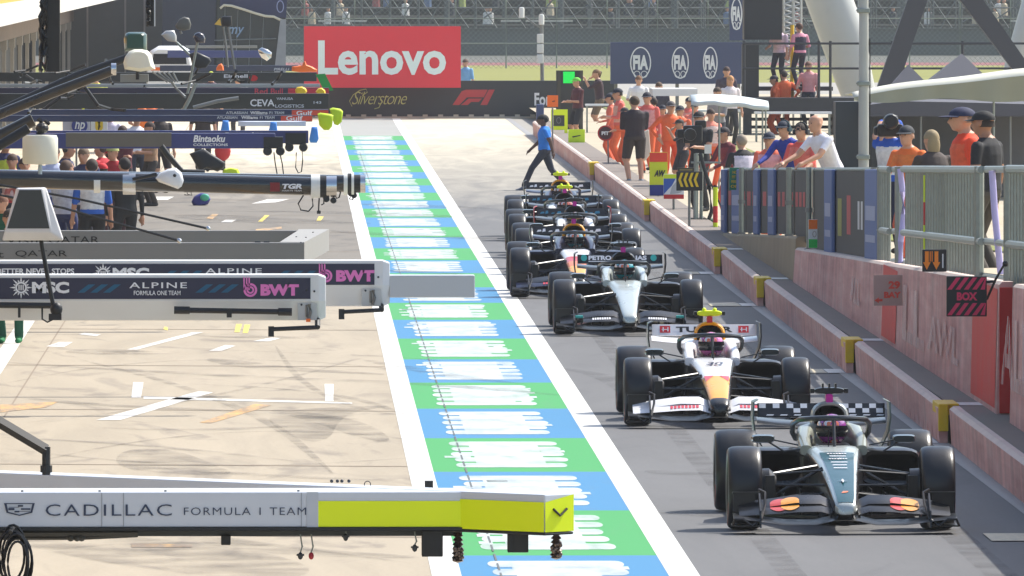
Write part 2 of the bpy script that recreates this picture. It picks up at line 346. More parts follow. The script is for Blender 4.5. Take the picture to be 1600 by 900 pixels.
# ------------------------------------------------------------------ right side: low kerb blocks, ledge, pit wall
def pink_concrete(name, cols):
    m = bpy.data.materials.new(name); m.use_nodes = True; n = m.node_tree.nodes; l = m.node_tree.links; b = n['Principled BSDF']
    geo = n.new('ShaderNodeNewGeometry'); mp = n.new('ShaderNodeMapping'); mp.inputs['Scale'].default_value = (1, .22, 2.4); l.new(geo.outputs['Position'], mp.inputs[0])
    t = n.new('ShaderNodeTexNoise'); t.inputs['Scale'].default_value = 1.6; t.inputs['Detail'].default_value = 9; t.inputs['Roughness'].default_value = .65; l.new(mp.outputs[0], t.inputs['Vector'])
    r = n.new('ShaderNodeValToRGB'); e = r.color_ramp.elements; e[0].position = .3; e[0].color = rgb(*cols[0]); e[1].position = .72; e[1].color = rgb(*cols[2]); k = e.new(.52); k.color = rgb(*cols[1])
    l.new(t.outputs[0], r.inputs[0])
    mp2 = n.new('ShaderNodeMapping'); mp2.inputs['Scale'].default_value = (1, .9, .12); l.new(geo.outputs['Position'], mp2.inputs[0])
    t2 = n.new('ShaderNodeTexNoise'); t2.inputs['Scale'].default_value = 2.2; t2.inputs['Detail'].default_value = 5; l.new(mp2.outputs[0], t2.inputs['Vector'])
    r2 = n.new('ShaderNodeMapRange'); r2.inputs[1].default_value = .3; r2.inputs[2].default_value = .7; r2.inputs[3].default_value = .72; r2.inputs[4].default_value = 1.08; l.new(t2.outputs[0], r2.inputs[0])
    x = n.new('ShaderNodeMix'); x.data_type = 'RGBA'; x.blend_type = 'MULTIPLY'; x.inputs[0].default_value = 1; l.new(r.outputs[0], x.inputs[6]); l.new(r2.outputs[0], x.inputs[7])
    l.new(x.outputs[2], b.inputs['Base Color']); b.inputs['Roughness'].default_value = .8; return m
pinkc = pink_concrete('pink_concrete', ((196,140,134), (214,164,157), (224,190,182))); kerbc = pink_concrete('kerb_concrete', ((206,150,140), (224,174,164), (230,196,186)))
tan = M('tan_concrete', (150,136,112), .85, var=.25, scale=1.2, bump=.2)
kerbtop = M('kerb_top_concrete', (214,194,182), .8, var=.18, scale=2)
ledgem = M('ledge_concrete', (122,112,104), .85, var=.2, scale=.8)
KZ = .38
joints = [60, 80, 99.5, 119.7, 140, 167, 184, 221, 262, 330]
kerbs = ['long grooved concrete kerb block at the near frame edge', 'grooved pink kerb block at the lower right corner', 'pink grooved kerb block beside the nearest car', 'pink kerb block beside the white and yellow car', 'pink kerb block below the tan wall end', 'smooth kerb block below the yellow and red striped post',
         'pale kerb block below the chevron sign', 'pale sunlit kerb block below the marshals', 'farthest sunlit kerb block beside the walking man']
for i in range(len(joints)-1):
    a, b = joints[i]+.25, joints[i+1]-.05; root = thing('kerb_block', kerbs[i], 'kerb', (6.45, a, 0), 'kerb blocks along the pit lane')
    sx = .05 if i % 2 else 0
    mb = MB(); ring_ = lambda z, x: [Vector((x, z, 0)), Vector((x-.02, z, KZ-.03)), Vector((x+.02, z, KZ)), Vector((x+.08, z, KZ)), Vector((x+.08, z, 0))]
    mb.loft([ring_(a, 6.365), ring_(a+1.5, 6.38), ring_(b-1.5, 6.45), ring_(b, 6.465)], mf=lambda i_, j: 1 if j in (1, 2) else 0)
    if i < 5:
        z = a+.6
        while z < b-.4: xq = 6.365+.1*(z-a)/(b-a); mb.box(xq-.004, xq+.03, z, z+.2, .03, KZ-.06); z += .95
    mb.build('concrete_body', [kerbc, kerbtop], root)
    yb = MB(); yb.box(6.352, 6.452, a-.03, a+.05, .12, KZ+.012); yb.box(6.352, 6.56, a+.05, a+1.1, KZ-.10, KZ+.012); yb.build('yellow_end', yellowp, root, bev=.01)
mb = MB(); mb.box(6.50, 7.0, 40, 330, -.02, KZ-.01); struct(mb.build('ledge_pavement', ledgem))
mb = MB()
for z in joints[2:7]: mb.quad((6.565, z+.3, KZ-.004), (6.8, z+.3, KZ-.004), (6.8, z+1.1, KZ-.004), (6.565, z+1.1, KZ-.004)); mb.quad((6.15, z+.2, .009), (6.35, z+.2, .009), (6.35, z+1.5, .009), (6.15, z+1.5, .009))
struct(mb.build('white_grid_marking', p_white))
mb = MB()
for z in joints[2:7]: mb.quad((5.72, z+.2, .009), (6.14, z+.2, .009), (6.14, z+1.5, .009), (5.72, z+1.5, .009))
struct(mb.build('sand_grid_marking', paint_mat('sand_road_paint', (190,178,150), .5, .5)))
WX = 6.8
def wtop(z): return .84+(166-z)*(1.72-.84)/(166-114)           # the wall rises towards the camera
def floorR(z): return max(.32, min(1.9, 1.78-(z-113.5)*.0184))
def wall_seg(label, a, b, m, red_end=False, ztop=wtop, x0=WX, x1=WX+.34):
    root = thing('pit_wall', label, 'wall', (x0, a, KZ), 'concrete pit wall sections')
    mb = MB(); sec = lambda z: [Vector((x0, z, KZ-.03)), Vector((x0+.03, z, ztop(z)-.03)), Vector((x0+.06, z, ztop(z))), Vector((x1, z, ztop(z))), Vector((x1, z, KZ-.03))]
    k = 6; mb.loft([sec(a+(b-a)*j/k) for j in range(k+1)], mf=lambda i_, j: 1 if j in (1, 2) else 0)
    mb.build('concrete_body', [m, kerbtop if m is pinkc else m], root); return root
wallA = wall_seg('faded pink pit wall with worn white letters between the tan wall and the gap', 117.8, 166, pinkc)
wallB = wall_seg('faded pink pit wall section at the right frame edge beyond the gap', 60, 115.6, pinkc)
wallC = wall_seg('low tan concrete wall under the banner covered barriers', 166.2, 197, tan, ztop=lambda z: .34+(197-z)*.021, x0=WX+.02)
def wpanel(root, name, z0, z1, a, b, m, t=.006):
    mb = MB(); x = WX-t
    mb.add([(x+.002, z0, a), (x+.002, z1, a), (x+.03, z1, b), (x+.03, z0, b)], [(0,1,2,3)]); return mb.build(name, m, root)
redw = M('red_wall_paint', (206,44,42), .6, var=.15, scale=2)
def pz(x, X=WX): return F*X/(x-VX)
wpanel(wallA, 'red_panel', pz(1400), pz(1378), .42, wtop(pz(1390))-.05, redw); wpanel(wallA, 'red_panel', 118.0, pz(1518), .42, wtop(119)-.06, redw)
mb = MB(); mb.box(WX+.03, WX+.33, 117.76, 117.80, KZ, 1.6); mb.build('red_panel', redw, wallA)
faded = M('faded_white_paint', (222,196,190), .8, var=.1, scale=6)
n_ = faded.node_tree.nodes; l_ = faded.node_tree.links; g_ = n_.new('ShaderNodeNewGeometry'); q_ = n_.new('ShaderNodeMapping'); q_.inputs['Scale'].default_value = (1, 4, .5); t_ = n_.new('ShaderNodeTexNoise'); t_.inputs['Scale'].default_value = 3; r_ = n_.new('ShaderNodeMapRange'); r_.inputs[1].default_value = .4; r_.inputs[2].default_value = .6; r_.inputs[3].default_value = .15; r_.inputs[4].default_value = .8
l_.new(g_.outputs['Position'], q_.inputs[0]); l_.new(q_.outputs[0], t_.inputs['Vector']); l_.new(t_.outputs[0], r_.inputs[0]); l_.new(r_.outputs[0], n_['Principled BSDF'].inputs['Alpha'])
def wall_words(root, s, xa, xb, y0, y1):
    mb = MB(); za, zb = pz(xa), pz(xb); zt = H-(y0-VY)*za/F; zbm = H-(y1-VY)*za/F
    lettering(mb, s, (WX-.001, za, zbm), (0, -1, 0), (.02, 0, 1), za-zb, zt-zbm, off=.012, bold=.03); mb.build('lettering', faded, root)
wall_words(wallA, 'ALL', 1330, 1345, 430, 470); wall_words(wallA, 'LL', 1412, 1446, 444, 530); wall_words(wallA, 'AWL', 1452, 1500, 490, 545); wall_words(wallB, 'ALL', 1567, 1612, 490, 600)
Zs = 136.2; lx_ = lambda x: (x-VX)*Zs/F; lz_ = lambda y: H-(y-VY)*Zs/F
mb = MB(); mb.box(lx_(1366), lx_(1411), Zs, Zs+.03, lz_(478), lz_(430)); o = mb.build('faded_sign', M('washed_pink_vinyl', (178,148,140), .7)); origin(o, (6.6, Zs, lz_(478))); tag(o, 'washed out grey pink notice panel with red print on the pink wall', 'sign')
mb = MB(); lettering(mb, '29', (lx_(1389), Zs, lz_(452)), UX, UZ, .13, .09, bold=.05); lettering(mb, 'BAY', (lx_(1382), Zs, lz_(466)), UX, UZ, .19, .07, bold=.05); patch(mb, [(0,.03),(.05,0),(.05,.02),(.09,.02),(.09,.045),(.05,.045),(.05,.065)], (lx_(1367), Zs, lz_(474)), UX, UZ)
mb.build('red_print', M('red_print', (214,70,50), .6), o)
# ground behind the wall, rising towards the camera
mb = MB(); zs = [40, 80, 113, 150, 193, 240, 330, 400]
for a, b in zip(zs, zs[1:]): mb.quad((7.0, a, floorR(a)), (60, a, floorR(a)), (60, b, floorR(b)), (7.0, b, floorR(b)))
struct(mb.build('paddock_bank', M('bank_surface', (176,164,140), .85, var=.2, scale=.5)))
mb = MB(); 
for a, b in zip(zs, zs[1:]): mb.quad((9.2, a, floorR(a)+.02), (10.6, a, floorR(a)+.02), (10.6, b, floorR(b)+.02), (9.2, b, floorR(b)+.02))
struct(mb.build('grass', M('bank_grass', (122,126,56), .9, var=.3, scale=2)), 'stuff')

# thin summer haze round the camera and everything built
mb = MB(); mb.box(-520, 520, -80, 1520, -1.2, 22); hz = mb.build('haze', None); struct(hz, 'stuff'); hm = bpy.data.materials.new('haze_air'); hm.use_nodes = True; n_ = hm.node_tree.nodes; n_.remove(n_['Principled BSDF'])
pv_ = n_.new('ShaderNodeVolumePrincipled'); pv_.inputs['Color'].default_value = (.92, .95, 1, 1); pv_.inputs['Density'].default_value = .00014; pv_.inputs['Anisotropy'].default_value = .3; hm.node_tree.links.new(pv_.outputs[0], n_['Material Output'].inputs['Volume']); hz.data.materials.clear(); hz.data.materials.append(hm)
# ------------------------------------------------------------------ far background
def lx(px, Z): return (px-VX)*Z/F
def lz(py, Z): return H-(py-VY)*Z/F
def words(root, s, xa, xb, ya, yb, Z, m, bold=.02, shear=0, name='lettering', space=1, off=.006):
    mb = MB(); lettering(mb, s, (lx(xa, Z), Z, lz(yb, Z)), UX, UZ, lx(xb, Z)-lx(xa, Z), lz(ya, Z)-lz(yb, Z), off=off, bold=bold, shear=shear, space=space)
    return mb.build(name, m, root)
def pbox(mb, xa, xb, ya, yb, Z, d, m=0): return mb.box(lx(xa, Z), lx(xb, Z), Z, Z+d, lz(yb, Z), lz(ya, Z), m)
# trackside barrier across the end of the lane
ZB = 364
root = thing('barrier_wall', 'long black trackside barrier with script lettering and a red emblem', 'barrier', (3, ZB, 0))
mb = MB(); mb.box(-9, 9.6, ZB, ZB+.5, .06, lz(126, ZB)); mb.build('panel', M('barrier_black', (46,50,54), .6, var=.1), root)
mb = MB(); mb.box(-9, 9.6, ZB-.1, ZB+.6, 0, .06)
for k in range(40): mb.box(-8.6+k*.46, -8.45+k*.46, ZB-.12, ZB-.1, .0, .12)
mb.build('base_strip', M('barrier_base', (196,190,170), .8), root)
scr = M('olive_script_paint', (186,196,120), .6)
words(root, 'Silverstone', 550, 636, 143, 163, ZB, scr, -.012, .45, name='script_lettering', space=.86, off=.012)
mb = MB(); mb.tube([(lx(x, ZB), ZB-.014, lz(y, ZB)) for x, y in ((550,166),(546,158),(552,148),(562,141),(572,139),(574,144),(566,149))], .012, n=5); mb.tube([(lx(x, ZB), ZB-.014, lz(y, ZB)) for x, y in ((596,160),(592,168),(585,170))], .012, n=5); mb.build('script_flourish', scr, root)
def emblem(root, xa, xb, ya, yb, Z, m):                       # slanted racing emblem on the barrier
    mb = MB(); w = lx(xb, Z)-lx(xa, Z); h = lz(ya, Z)-lz(yb, Z); o = (lx(xa, Z), Z, lz(yb, Z))
    patch(mb, [(0,0),(.16*w,0),(.34*w,.5*h),(.74*w,.5*h),(.83*w,.97*h),(.83*w,h),(.32*w,h),(.22*w,.9*h)], o, UX, UZ, off=.012); patch(mb, [(.2*w,0),(.36*w,0),(.44*w,.2*h),(.62*w,.2*h),(.70*w,.42*h),(.38*w,.42*h)], o, UX, UZ, off=.012); patch(mb, [(.66*w,0),(.82*w,0),(w,h),(.86*w,h)], o, UX, UZ, off=.012)
    return mb.build('red_emblem', m, root)
emblem(root, 707, 773, 140, 164, ZB, M('emblem_red', (176,52,56), .5)); words(root, 'Formula 1', 835, 905, 145, 165, ZB, white, .03, off=.012)
# big red advertising board
ZL = 362.5
root = thing('advertising_board', 'large red advertising board with pale bold lettering on the black barrier', 'sign', (lx(597, ZL), ZL, 0))
mb = MB(); pbox(mb, 475, 720, 41, 137, ZL, .12); mb.build('panel', M('signal_red', (222,40,56), .45, var=.04), root)
each('bracket', steel, root, [MB().box(lx(x, ZL)-.04, lx(x, ZL)+.04, ZL+.125, ZB-.003, lz(136, ZL), lz(45, ZL)) for x in (500, 600, 695)]); words(root, 'Lenovo', 497, 697, 63, 117, ZL, M('pale_letter', (226,240,236), .5, var=.03), .028, off=.012)
# mast with white antenna panels
ZM = 366
root = thing('camera_mast', 'grey mast with white panels standing behind the black barrier', 'mast', (lx(846, ZM), ZM, 0))
mb = MB(); mb.tube([(lx(848, ZM), ZM, 0), (lx(846, ZM), ZM, lz(20, ZM))], .06, n=10); mb.tube([(lx(846, ZM), ZM, lz(45, ZM)), (lx(820, ZM), ZM, lz(26, ZM))], .03, n=6); mb.build('pole', grey, root)
mb = MB(); 
for k in range(3): pbox(mb, 839, 849, 53+k*16, 67+k*16, ZM-.15, .08)
mb.build('white_panel', whitep, root, bev=.02)
for x, y in ((815, 20), (846, 31)):
    mb = MB(); mb.lathe([(.02,-.15),(.08,-.14),(.085,.1),(.07,.16),(.02,.17)], (lx(x, ZM), ZM-.1, lz(y, ZM)), 'Z', 12); mb.build('antenna', whitep, root, smooth=True)
# catch fences
def mesh_fence(label, Z, xa, xb, h, step, cell, zb=0, pr=.035, wr=.007):
    root = thing('catch_fence', label, 'fence', ((xa+xb)/2, Z, zb), 'steel mesh catch fences')
    n = int((xb-xa)/step)
    for k in range(n+1):
        x = xa+k*step; mb = MB(); mb.tube([(x, Z, zb), (x, Z, zb+h), (x, Z-.5, zb+h+.5)], pr, n=6); mb.build('post', steel, root)
    mb = MB(); x = xa-h
    def wire(a, b): d = Vector((wr, 0, 0)); a, b = Vector(a), Vector(b); mb.quad(a-d, a+d, b+d, b-d)
    while x < xb:
        for sg in (1, -1):
            p0, p1 = (x, zb), (x+h, zb+h); c0 = max(0, xa-p0[0]); c1 = min(h, xb-p0[0])
            if c1 > c0:
                if sg > 0: wire((x+c0, Z, zb+c0), (x+c1, Z, zb+c1))
                else: wire((x+c0, Z, zb+h-c0), (x+c1, Z, zb+h-c1))
        x += cell
    for z in (zb+h*.33, zb+h*.66, zb+h): mb.tube([(xa, Z-.01, z), (xb, Z-.01, z)], .02, n=4)
    o = mb.build('wire_mesh', steel, root); return root
mesh_fence('tall steel mesh fence beyond the grass behind the red board', 530, -4, 36, 3.3, 2.2, .22)
# grey wall below the far grandstand, the stand and its crowd
mb = MB(); mb.box(-30, 70, 600, 600.6, 0, 1.30); mb.box(-30, 70, 599.9, 600.7, 1.30, 1.36)
o = mb.build('perimeter_wall', M('weathered_grey_concrete', (96,100,96), .85, var=.2, scale=.3)); origin(o, (20, 600, 0)); tag(o, 'long weathered grey wall below the far grandstand', 'wall')
root = thing('grandstand', 'distant scaffold grandstand full of spectators across the top of the view', 'grandstand', (20, 640, 0))
scf = M('scaffold_tube', (96,100,98), .5, .4); mb = MB(); rr = random.Random(5)
for k in range(64):
    x = -28+k*1.5
    for y in (638, 641, 644): mb.tube([(x, y, 0), (x, y, 7)], .045 if k % 4 else .12, n=5)
    mb.tube([(x, 638, rr.choice((.4, 1.4))), (x+1.5, 638, rr.choice((2.4, 3.2)))], .035, n=4); mb.tube([(x+1.5, 641, .6), (x, 641, 2.8)], .035, n=4)
    mb.tube([(x, 638, 4.6), (x+1.5, 638, 2.2)], .03, n=4)
for z in (1.0, 2.2, 3.4): mb.tube([(-28, 638, z), (68, 638, z)], .04, n=4)
mb.build('scaffold_frame', scf, root)
mb = MB()
for k in range(7): mb.box(-28, 68, 645+k*1.2, 646.2+k*1.2, 1.2+k*.45, 1.30+k*.45)
mb.build('seating_deck', M('deck_board', (120,116,108), .8, var=.2, scale=.4), root)
mb = MB(); x = -28
while x < 68:
    w = rr.uniform(1.0, 3.2)
    if rr.random() < .62: mb.box(x, x+w, 637.8, 637.9, 1.46, 1.56)
    x += w+rr.uniform(.1, .8)
mb.build('front_board', M('pale_board', (206,200,184), .7), root)
mb = MB(); mb.box(-28, 68, 654, 654.4, 0, 6); mb.build('rear_screen', M('stand_screen', (70,74,70), .9, var=.5, scale=.25), root)
mb = MB()
for k in range(150):
    x = rr.uniform(-27, 67); row = rr.choice((0,0,1,1,2,2,3,4)); y = 645.6+row*1.2; z = 1.3+row*.45; c = rr.choice((0,0,1,1,1,2,3,4,4,5))
    mb.loft([[Vector((x+.2*math.cos(a)*w, y+.14*math.sin(a)*w, z+h)) for a in np.linspace(0, 5.2, 6)] for h, w in ((0,1.1),(.35,1),(.58,1),(.66,.4))], m=c); mb.ball((x, y, z+.78), .1, .11, .13, m=6, n=7, k=5)
struct(mb.build('crowd', [cloth_ for cloth_ in (M('crowd_white', (226,224,216), .8), M('crowd_dark', (60,64,70), .8), M('crowd_blue', (100,120,150), .8), M('crowd_red', (170,96,90), .8), M('crowd_cream', (206,190,160), .8), M('crowd_lime', (180,190,110), .8))]+[skin]), 'stuff')
mb = MB()
for k in range(5200):
    x = rr.uniform(-60, 100); y = rr.uniform(700, 716); hmax = 9+3*math.sin(x*.21)+2*math.sin(x*.57); z = hmax*rr.random()**.8
    a = rr.uniform(.35, .9); d1 = Vector((rr.uniform(-1,1), rr.uniform(-.5,.5), rr.uniform(-1,1))).normalized()*a; d2 = d1.orthogonal().normalized()*a*.7; p = Vector((x, y, z)); mb.quad(p-d1, p-d2, p+d1, p+d2, m=rr.choice((0,0,1,2)))
struct(mb.build('treeline', [M('leaf_mid', (88,104,62), .8, var=.3, scale=.3), M('leaf_dark', (62,78,48), .8, var=.3), M('leaf_light', (126,136,84), .8)]), 'stuff')
# ------------------------------------------------------------------ pit building on the left
XF = -7.2
root = thing('pit_building', 'long grey pit building with pale columns under a white and orange roof edge', 'building', (XF-3, 250, 0))
bw = M('pit_wall_grey', (112,108,104), .8, var=.2, scale=.6)
mb = MB(); mb.box(XF-9, XF-1.4, 30, 396, 0, 7.5); mb.build('wall', bw, root)
mb = MB(); mb.box(XF-1.4, XF, 30, 396, 2.75, 3.487); mb.build('ceiling_panel', M('soffit_brown', (116,102,94), .8, var=.3, scale=1.5), root)
XR = -5.6; mb = MB(); mb.box(XF-1.4, XR, 30, 396, 3.49, 3.92); mb.build('white_fascia', M('fascia_white', (214,212,206), .5), root)
mb = MB(); mb.box(XF-1.4, XR-.04, 30, 396, 3.925, 4.5); mb.build('orange_fascia', M('fascia_orange', (232,168,60), .5), root)
colm = M('column_grey', (150,146,140), .6, var=.1)
for k in range(42):
    z = 34+k*8.7
    if z < 250: continue
    mb = MB(); mb.box(XF-.11, XF-.02, z, z+.3, 0, 2.75); mb.box(XF-.15, XF+.01, z-.1, z+.45, 2.5, 2.75); mb.build('column', colm, root)
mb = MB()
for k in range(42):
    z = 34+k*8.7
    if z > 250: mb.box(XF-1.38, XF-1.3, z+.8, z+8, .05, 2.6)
mb.build('garage_shade_panel', M('garage_shadow', (34,36,40), .5), root)  # dark panels paint the shade inside the garages
# grey end wall and the dark glass hospitality unit next to it
ZG = 398
root = thing('grey_wall', 'plain grey windowless wall above the far garages', 'wall', (lx(200, ZG), ZG, 0))
mb = MB(); mb.box(XF-1, lx(255, ZG), ZG, ZG+6, 0, 7); mb.build('wall_panel', M('plain_grey_wall', (92,96,94), .75, var=.08), root)
mb = MB(); 
for x in (137, 196, 226): mb.box(lx(x, ZG)-.03, lx(x, ZG)+.03, ZG-.03, ZG, 0, 7)
mb.build('vertical_trim', colm, root)
ZH = 392
root = thing('hospitality_unit', 'dark glass and navy unit with a pale wavy edge and slanted end', 'building', (lx(380, ZH), ZH, 0))
def face(poly, d, y=ZH): 
    mb = MB(); a = [Vector((lx(x, y), y, lz(yy, y))) for x, yy in poly]; return mb.loft([a, [p+Vector((0, d, 0)) for p in a]])
face([(256,-60),(340,-60),(336,186),(250,186)], 5).build('navy_end_panel', M('unit_navy', (40,50,70), .35), root)
face([(340,-60),(452,-60),(446,34),(428,186),(332,186)], 4).build('dark_glazing', M('unit_glass', (44,56,58), .2, var=.15, scale=.4), root)
face([(345,-60),(452,-60),(447,28),(430,26),(405,20),(380,12),(362,8),(344,10)], .1, ZH-.12).build('navy_banner', M('banner_navy', (44,50,84), .6), root)
mb = MB(); mb.tube([(lx(x, ZH-.2), ZH-.2, lz(y, ZH-.2)) for x, y in ((344,13),(350,8),(362,9),(382,15),(400,21),(415,25),(428,26),(438,31),(446,33))], .045, n=6); mb.build('pale_wavy_edge', M('cream_edge', (222,216,190), .6), root)
face([(438,30),(447,30),(446,186),(420,186)], .2, ZH-.3).build('slanted_strut', M('strut_grey', (150,154,156), .5), root)
mb = MB()
for x in (352, 372, 392, 412): mb.tube([(lx(x, ZH-.1), ZH-.1, lz(8+(x-344)*.22, ZH)), (lx(x-6, ZH-.1), ZH-.1, 0)], .012, n=4)
mb.tube([(lx(335, ZH), ZH-.15, lz(63, ZH)), (lx(432, ZH), ZH-.15, lz(60, ZH))], .02, n=4); mb.build('glazing_bar', M('bar_grey', (120,128,128), .5), root)
words(root, 'my', 356, 382, 42, 58, ZH-.12, M('script_blue', (130,160,190), .5), .01, .3)
mb = MB(); ring(mb, (lx(438, ZH-.14), ZH-.14, lz(10, ZH)), UX, UZ, .12, .2, .03, off=.01); mb.build('round_emblem', M('emblem_pale', (150,160,196), .5), root)
# ------------------------------------------------------------------ right-hand background
fnavy = M('banner_blue_grey', (62,72,104), .6, var=.06)
def emblem_fia(mb, cx, cy, w, h, Z):
    ring(mb, (lx(cx, Z), Z, lz(cy, Z)), UX, UZ, lx(cx+w/2, Z)-lx(cx, Z), (lz(cy-h/2, Z)-lz(cy, Z)), .035, off=.012)
    lettering(mb, 'FIA', (lx(cx-w*.36, Z), Z, lz(cy+h*.22, Z)), UX, UZ, (lx(cx+w*.36, Z)-lx(cx-w*.36, Z)), lz(cy-h*.24, Z)-lz(cy+h*.22, Z), off=.014, bold=.05)
    for q in (-1, 1): ring(mb, (lx(cx+q*w*.17, Z), Z, lz(cy+h*.36, Z)), UX, UZ, (lx(cx+w*.16, Z)-lx(cx, Z)), .10, .02, off=.013)
ZF1 = 352
root = thing('banner_wall', 'wide blue grey banner wall with three white oval emblems', 'banner', (lx(1050, ZF1), ZF1, 0))
mb = MB(); pbox(mb, 954, 1160, 66, 131, ZF1, .3); mb.build('panel', fnavy, root)
each('post', grey, root, [MB().box(lx(x, ZF1), lx(x, ZF1)+.1, ZF1+.31, ZF1+.4, 0, lz(70, ZF1)) for x in (960, 1056, 1152)]); mb = MB()
for x, w in ((1001, 33), (1063, 27), (1110, 23)): emblem_fia(mb, x, 98, w, 50, ZF1)
mb.build('white_emblem', white, root)
ZF2 = 330
root = thing('hanging_banner', 'narrow upright blue grey banner with one white oval emblem', 'banner', (lx(1151, ZF2), ZF2, lz(62, ZF2)))
mb = MB(); pbox(mb, 1140, 1163, -40, 63, ZF2, .05); mb.build('panel', fnavy, root); mb = MB(); emblem_fia(mb, 1151, 22, 18, 50, ZF2); emblem_fia(mb, 1151, -35, 18, 50, ZF2); mb.build('white_emblem', white, root)
# raised black viewing platform with rails
ZP = 308
root = thing('viewing_platform', 'raised black platform with two rails and dark legs behind the marshals', 'platform', (lx(1380, ZP), ZP, 0))
pz0, pz1 = lz(178, ZP), lz(153, ZP); pf = M('platform_black', (46,48,54), .6)
mb = MB(); mb.box(lx(1160, ZP), lx(1680, ZP), ZP, ZP+3.2, pz0, pz1); mb.build('deck', pf, root)
each('leg', pf, root, [MB().box(lx(1162, ZP), lx(1175, ZP), ZP+.1, ZP+.4, .3, pz0), MB().box(lx(1305, ZP), lx(1420, ZP), ZP+.05, ZP+3, .3, pz0), MB().box(lx(1560, ZP), lx(1650, ZP), ZP+.05, ZP+3, .3, pz0)]); mb = MB()
for k in range(3): mb.box(lx(1175, ZP), lx(1305, ZP), ZP+2, ZP+2.1, .45+k*.2, .53+k*.2)
mb.build('step', pf, root)
mb = MB()
for y in (68, 107): mb.tube([(lx(1160, ZP), ZP+.05, lz(y, ZP)), (lx(1680, ZP), ZP+.05, lz(y, ZP))], .032, n=6)
for x in (1163, 1280, 1298, 1395, 1505, 1620): mb.tube([(lx(x, ZP), ZP+.08, pz1), (lx(x, ZP), ZP+.08, lz(64, ZP))], .035, n=6)
mb.build('railing', pf, root)
mb = MB(); pbox(mb, 1160, 1186, 70, 152, ZP+.6, .5); pbox(mb, 1163, 1222, -60, 62, ZP+1.5, 1.2); mb.build('black_cabinet', M('cabinet_black', (34,36,42), .5), root)
root = thing('lattice_mast', 'silver lattice truss mast rising behind the raised platform', 'mast', (lx(1240, ZP+4), ZP+4, 0))
mb = MB(); za = ZP+4
for x in (1225, 1240, 1252): mb.tube([(lx(x, za), za, 0), (lx(x, za), za, lz(-60, za))], .03, n=6)
for k in range(22):
    y = 150-k*9; mb.tube([(lx(1225, za), za, lz(y, za)), (lx(1252, za), za, lz(y-9, za))], .018, n=5); mb.tube([(lx(1252, za), za, lz(y, za)), (lx(1225, za), za, lz(y-9, za))], .018, n=5)
mb.build('truss', M('bright_aluminium', (200,202,200), .35, .6), root)
mb = MB(); mb.tube([(lx(1238, ZP+2.6), ZP+2.6, pz1), (lx(1238, ZP+2.6), ZP+2.6, lz(40, ZP))], .05, n=6); o = mb.build('yellow_post', yellowp); origin(o, (lx(1238, ZP+2.6), ZP+2.6, pz1)); tag(o, 'thin yellow post between the two people on the raised platform', 'post')
# pale leaning pylon tubes and dark truss legs
def cone(label, pts, ra, Z, m, name='pylon'):
    mb = MB(); mb.tube([(lx(x, Z), Z, lz(y, Z)) for x, y in pts], [r*Z/F for r in ra], n=20); o = mb.build(name, m, smooth=True); p = pts[0]; origin(o, (lx(p[0], Z), Z, lz(p[1], Z))); tag(o, label, 'pylon'); return o
pylm = M('pylon_white', (182,184,180), .4, var=.05, coat=.2)
cone('fat white leaning pylon behind the grey pole', [(1346,160),(1334,120),(1318,60),(1296,0),(1270,-70)], [26,30,36,36,36], 316, pylm)
cone('slim cream pylon crossing behind the fat white one', [(1352,155),(1330,110),(1284,0),(1262,-60)], [12,14,14,14], 322, M('pylon_cream', (188,188,178), .5), 'slim_pylon')
cone('white pylon cut off by the upper right frame edge', [(1572,150),(1590,95),(1612,30),(1640,-60)], [12,18,22,24], 316, pylm)
def leg(label, poly, Z, d=.4):
    mb = MB(); a = [Vector((lx(x, Z), Z, lz(y, Z))) for x, y in poly]; mb.loft([a, [p+Vector((0, d, 0)) for p in a]]); o = mb.build('truss_leg', M('truss_black', (58,60,68), .6)); origin(o, (a[0].x, Z, a[0].z)); tag(o, label, 'truss leg', 'dark slanted truss legs')
leg('dark slanted truss leg leaning right above the white canopy', [(1363,160),(1395,160),(1470,-60),(1440,-60)], 296); leg('dark slanted truss leg leaning left at the upper right', [(1455,-60),(1495,-60),(1620,118),(1590,118)], 297)
# tents and canopies
def gazebo(label, x0, x1, xp, yp, ye, Z, zf, m):
    root = thing('gazebo', label, 'tent', (lx((x0+x1)/2, Z), Z, zf), 'grey pop-up gazebos'); a = lx(x0, Z); b = lx(x1, Z); w = b-a; apex = Vector((lx(xp, Z), Z+w/2, lz(yp, Z))); ze = lz(ye, Z)
    c = [Vector((a, Z, ze)), Vector((b, Z, ze)), Vector((b, Z+w, ze)), Vector((a, Z+w, ze))]; mb = MB()
    for k in range(4):
        p, q = c[k], c[(k+1) % 4]; mid = (p+q)/2*.5+apex*.5-Vector((0,0,.05)); mb.add([p, q, apex], [(0,1,2)]); mb.quad(p, q, q-Vector((0,0,.25)), p-Vector((0,0,.25)))
    mb.build('roof', m, root)
    each('pole', grey, root, [MB().tube([p, (p.x, p.y, zf)], .03, n=6) for p in c]); return root
tentm = M('tent_grey', (92,92,100), .8, var=.08)
gazebo('smaller grey pointed gazebo behind the canopy', 1392, 1455, 1421, 101, 136, 286, .32, tentm); gazebo('larger grey pointed gazebo at the upper right', 1452, 1550, 1506, 84, 128, 280, .32, tentm)
ZT = 225
root = thing('marquee', 'dark grey marquee with a low ridge behind the fence', 'tent', (lx(1480, ZT), ZT, .32))
mb = MB(); a = [(1350,165),(1400,158),(1500,160),(1690,165),(1690,182),(1350,182)]; p = [Vector((lx(x, ZT), ZT, lz(y, ZT))) for x, y in a]; mb.loft([p, [q+Vector((0,5,0)) for q in p]]); mb.build('roof', M('marquee_roof', (84,84,92), .8), root)
mb = MB(); mb.box(lx(1350, ZT), lx(1690, ZT), ZT+2.5, ZT+2.6, .32, lz(182, ZT)); mb.build('rear_wall', M('marquee_wall', (104,106,112), .8, var=.1), root)
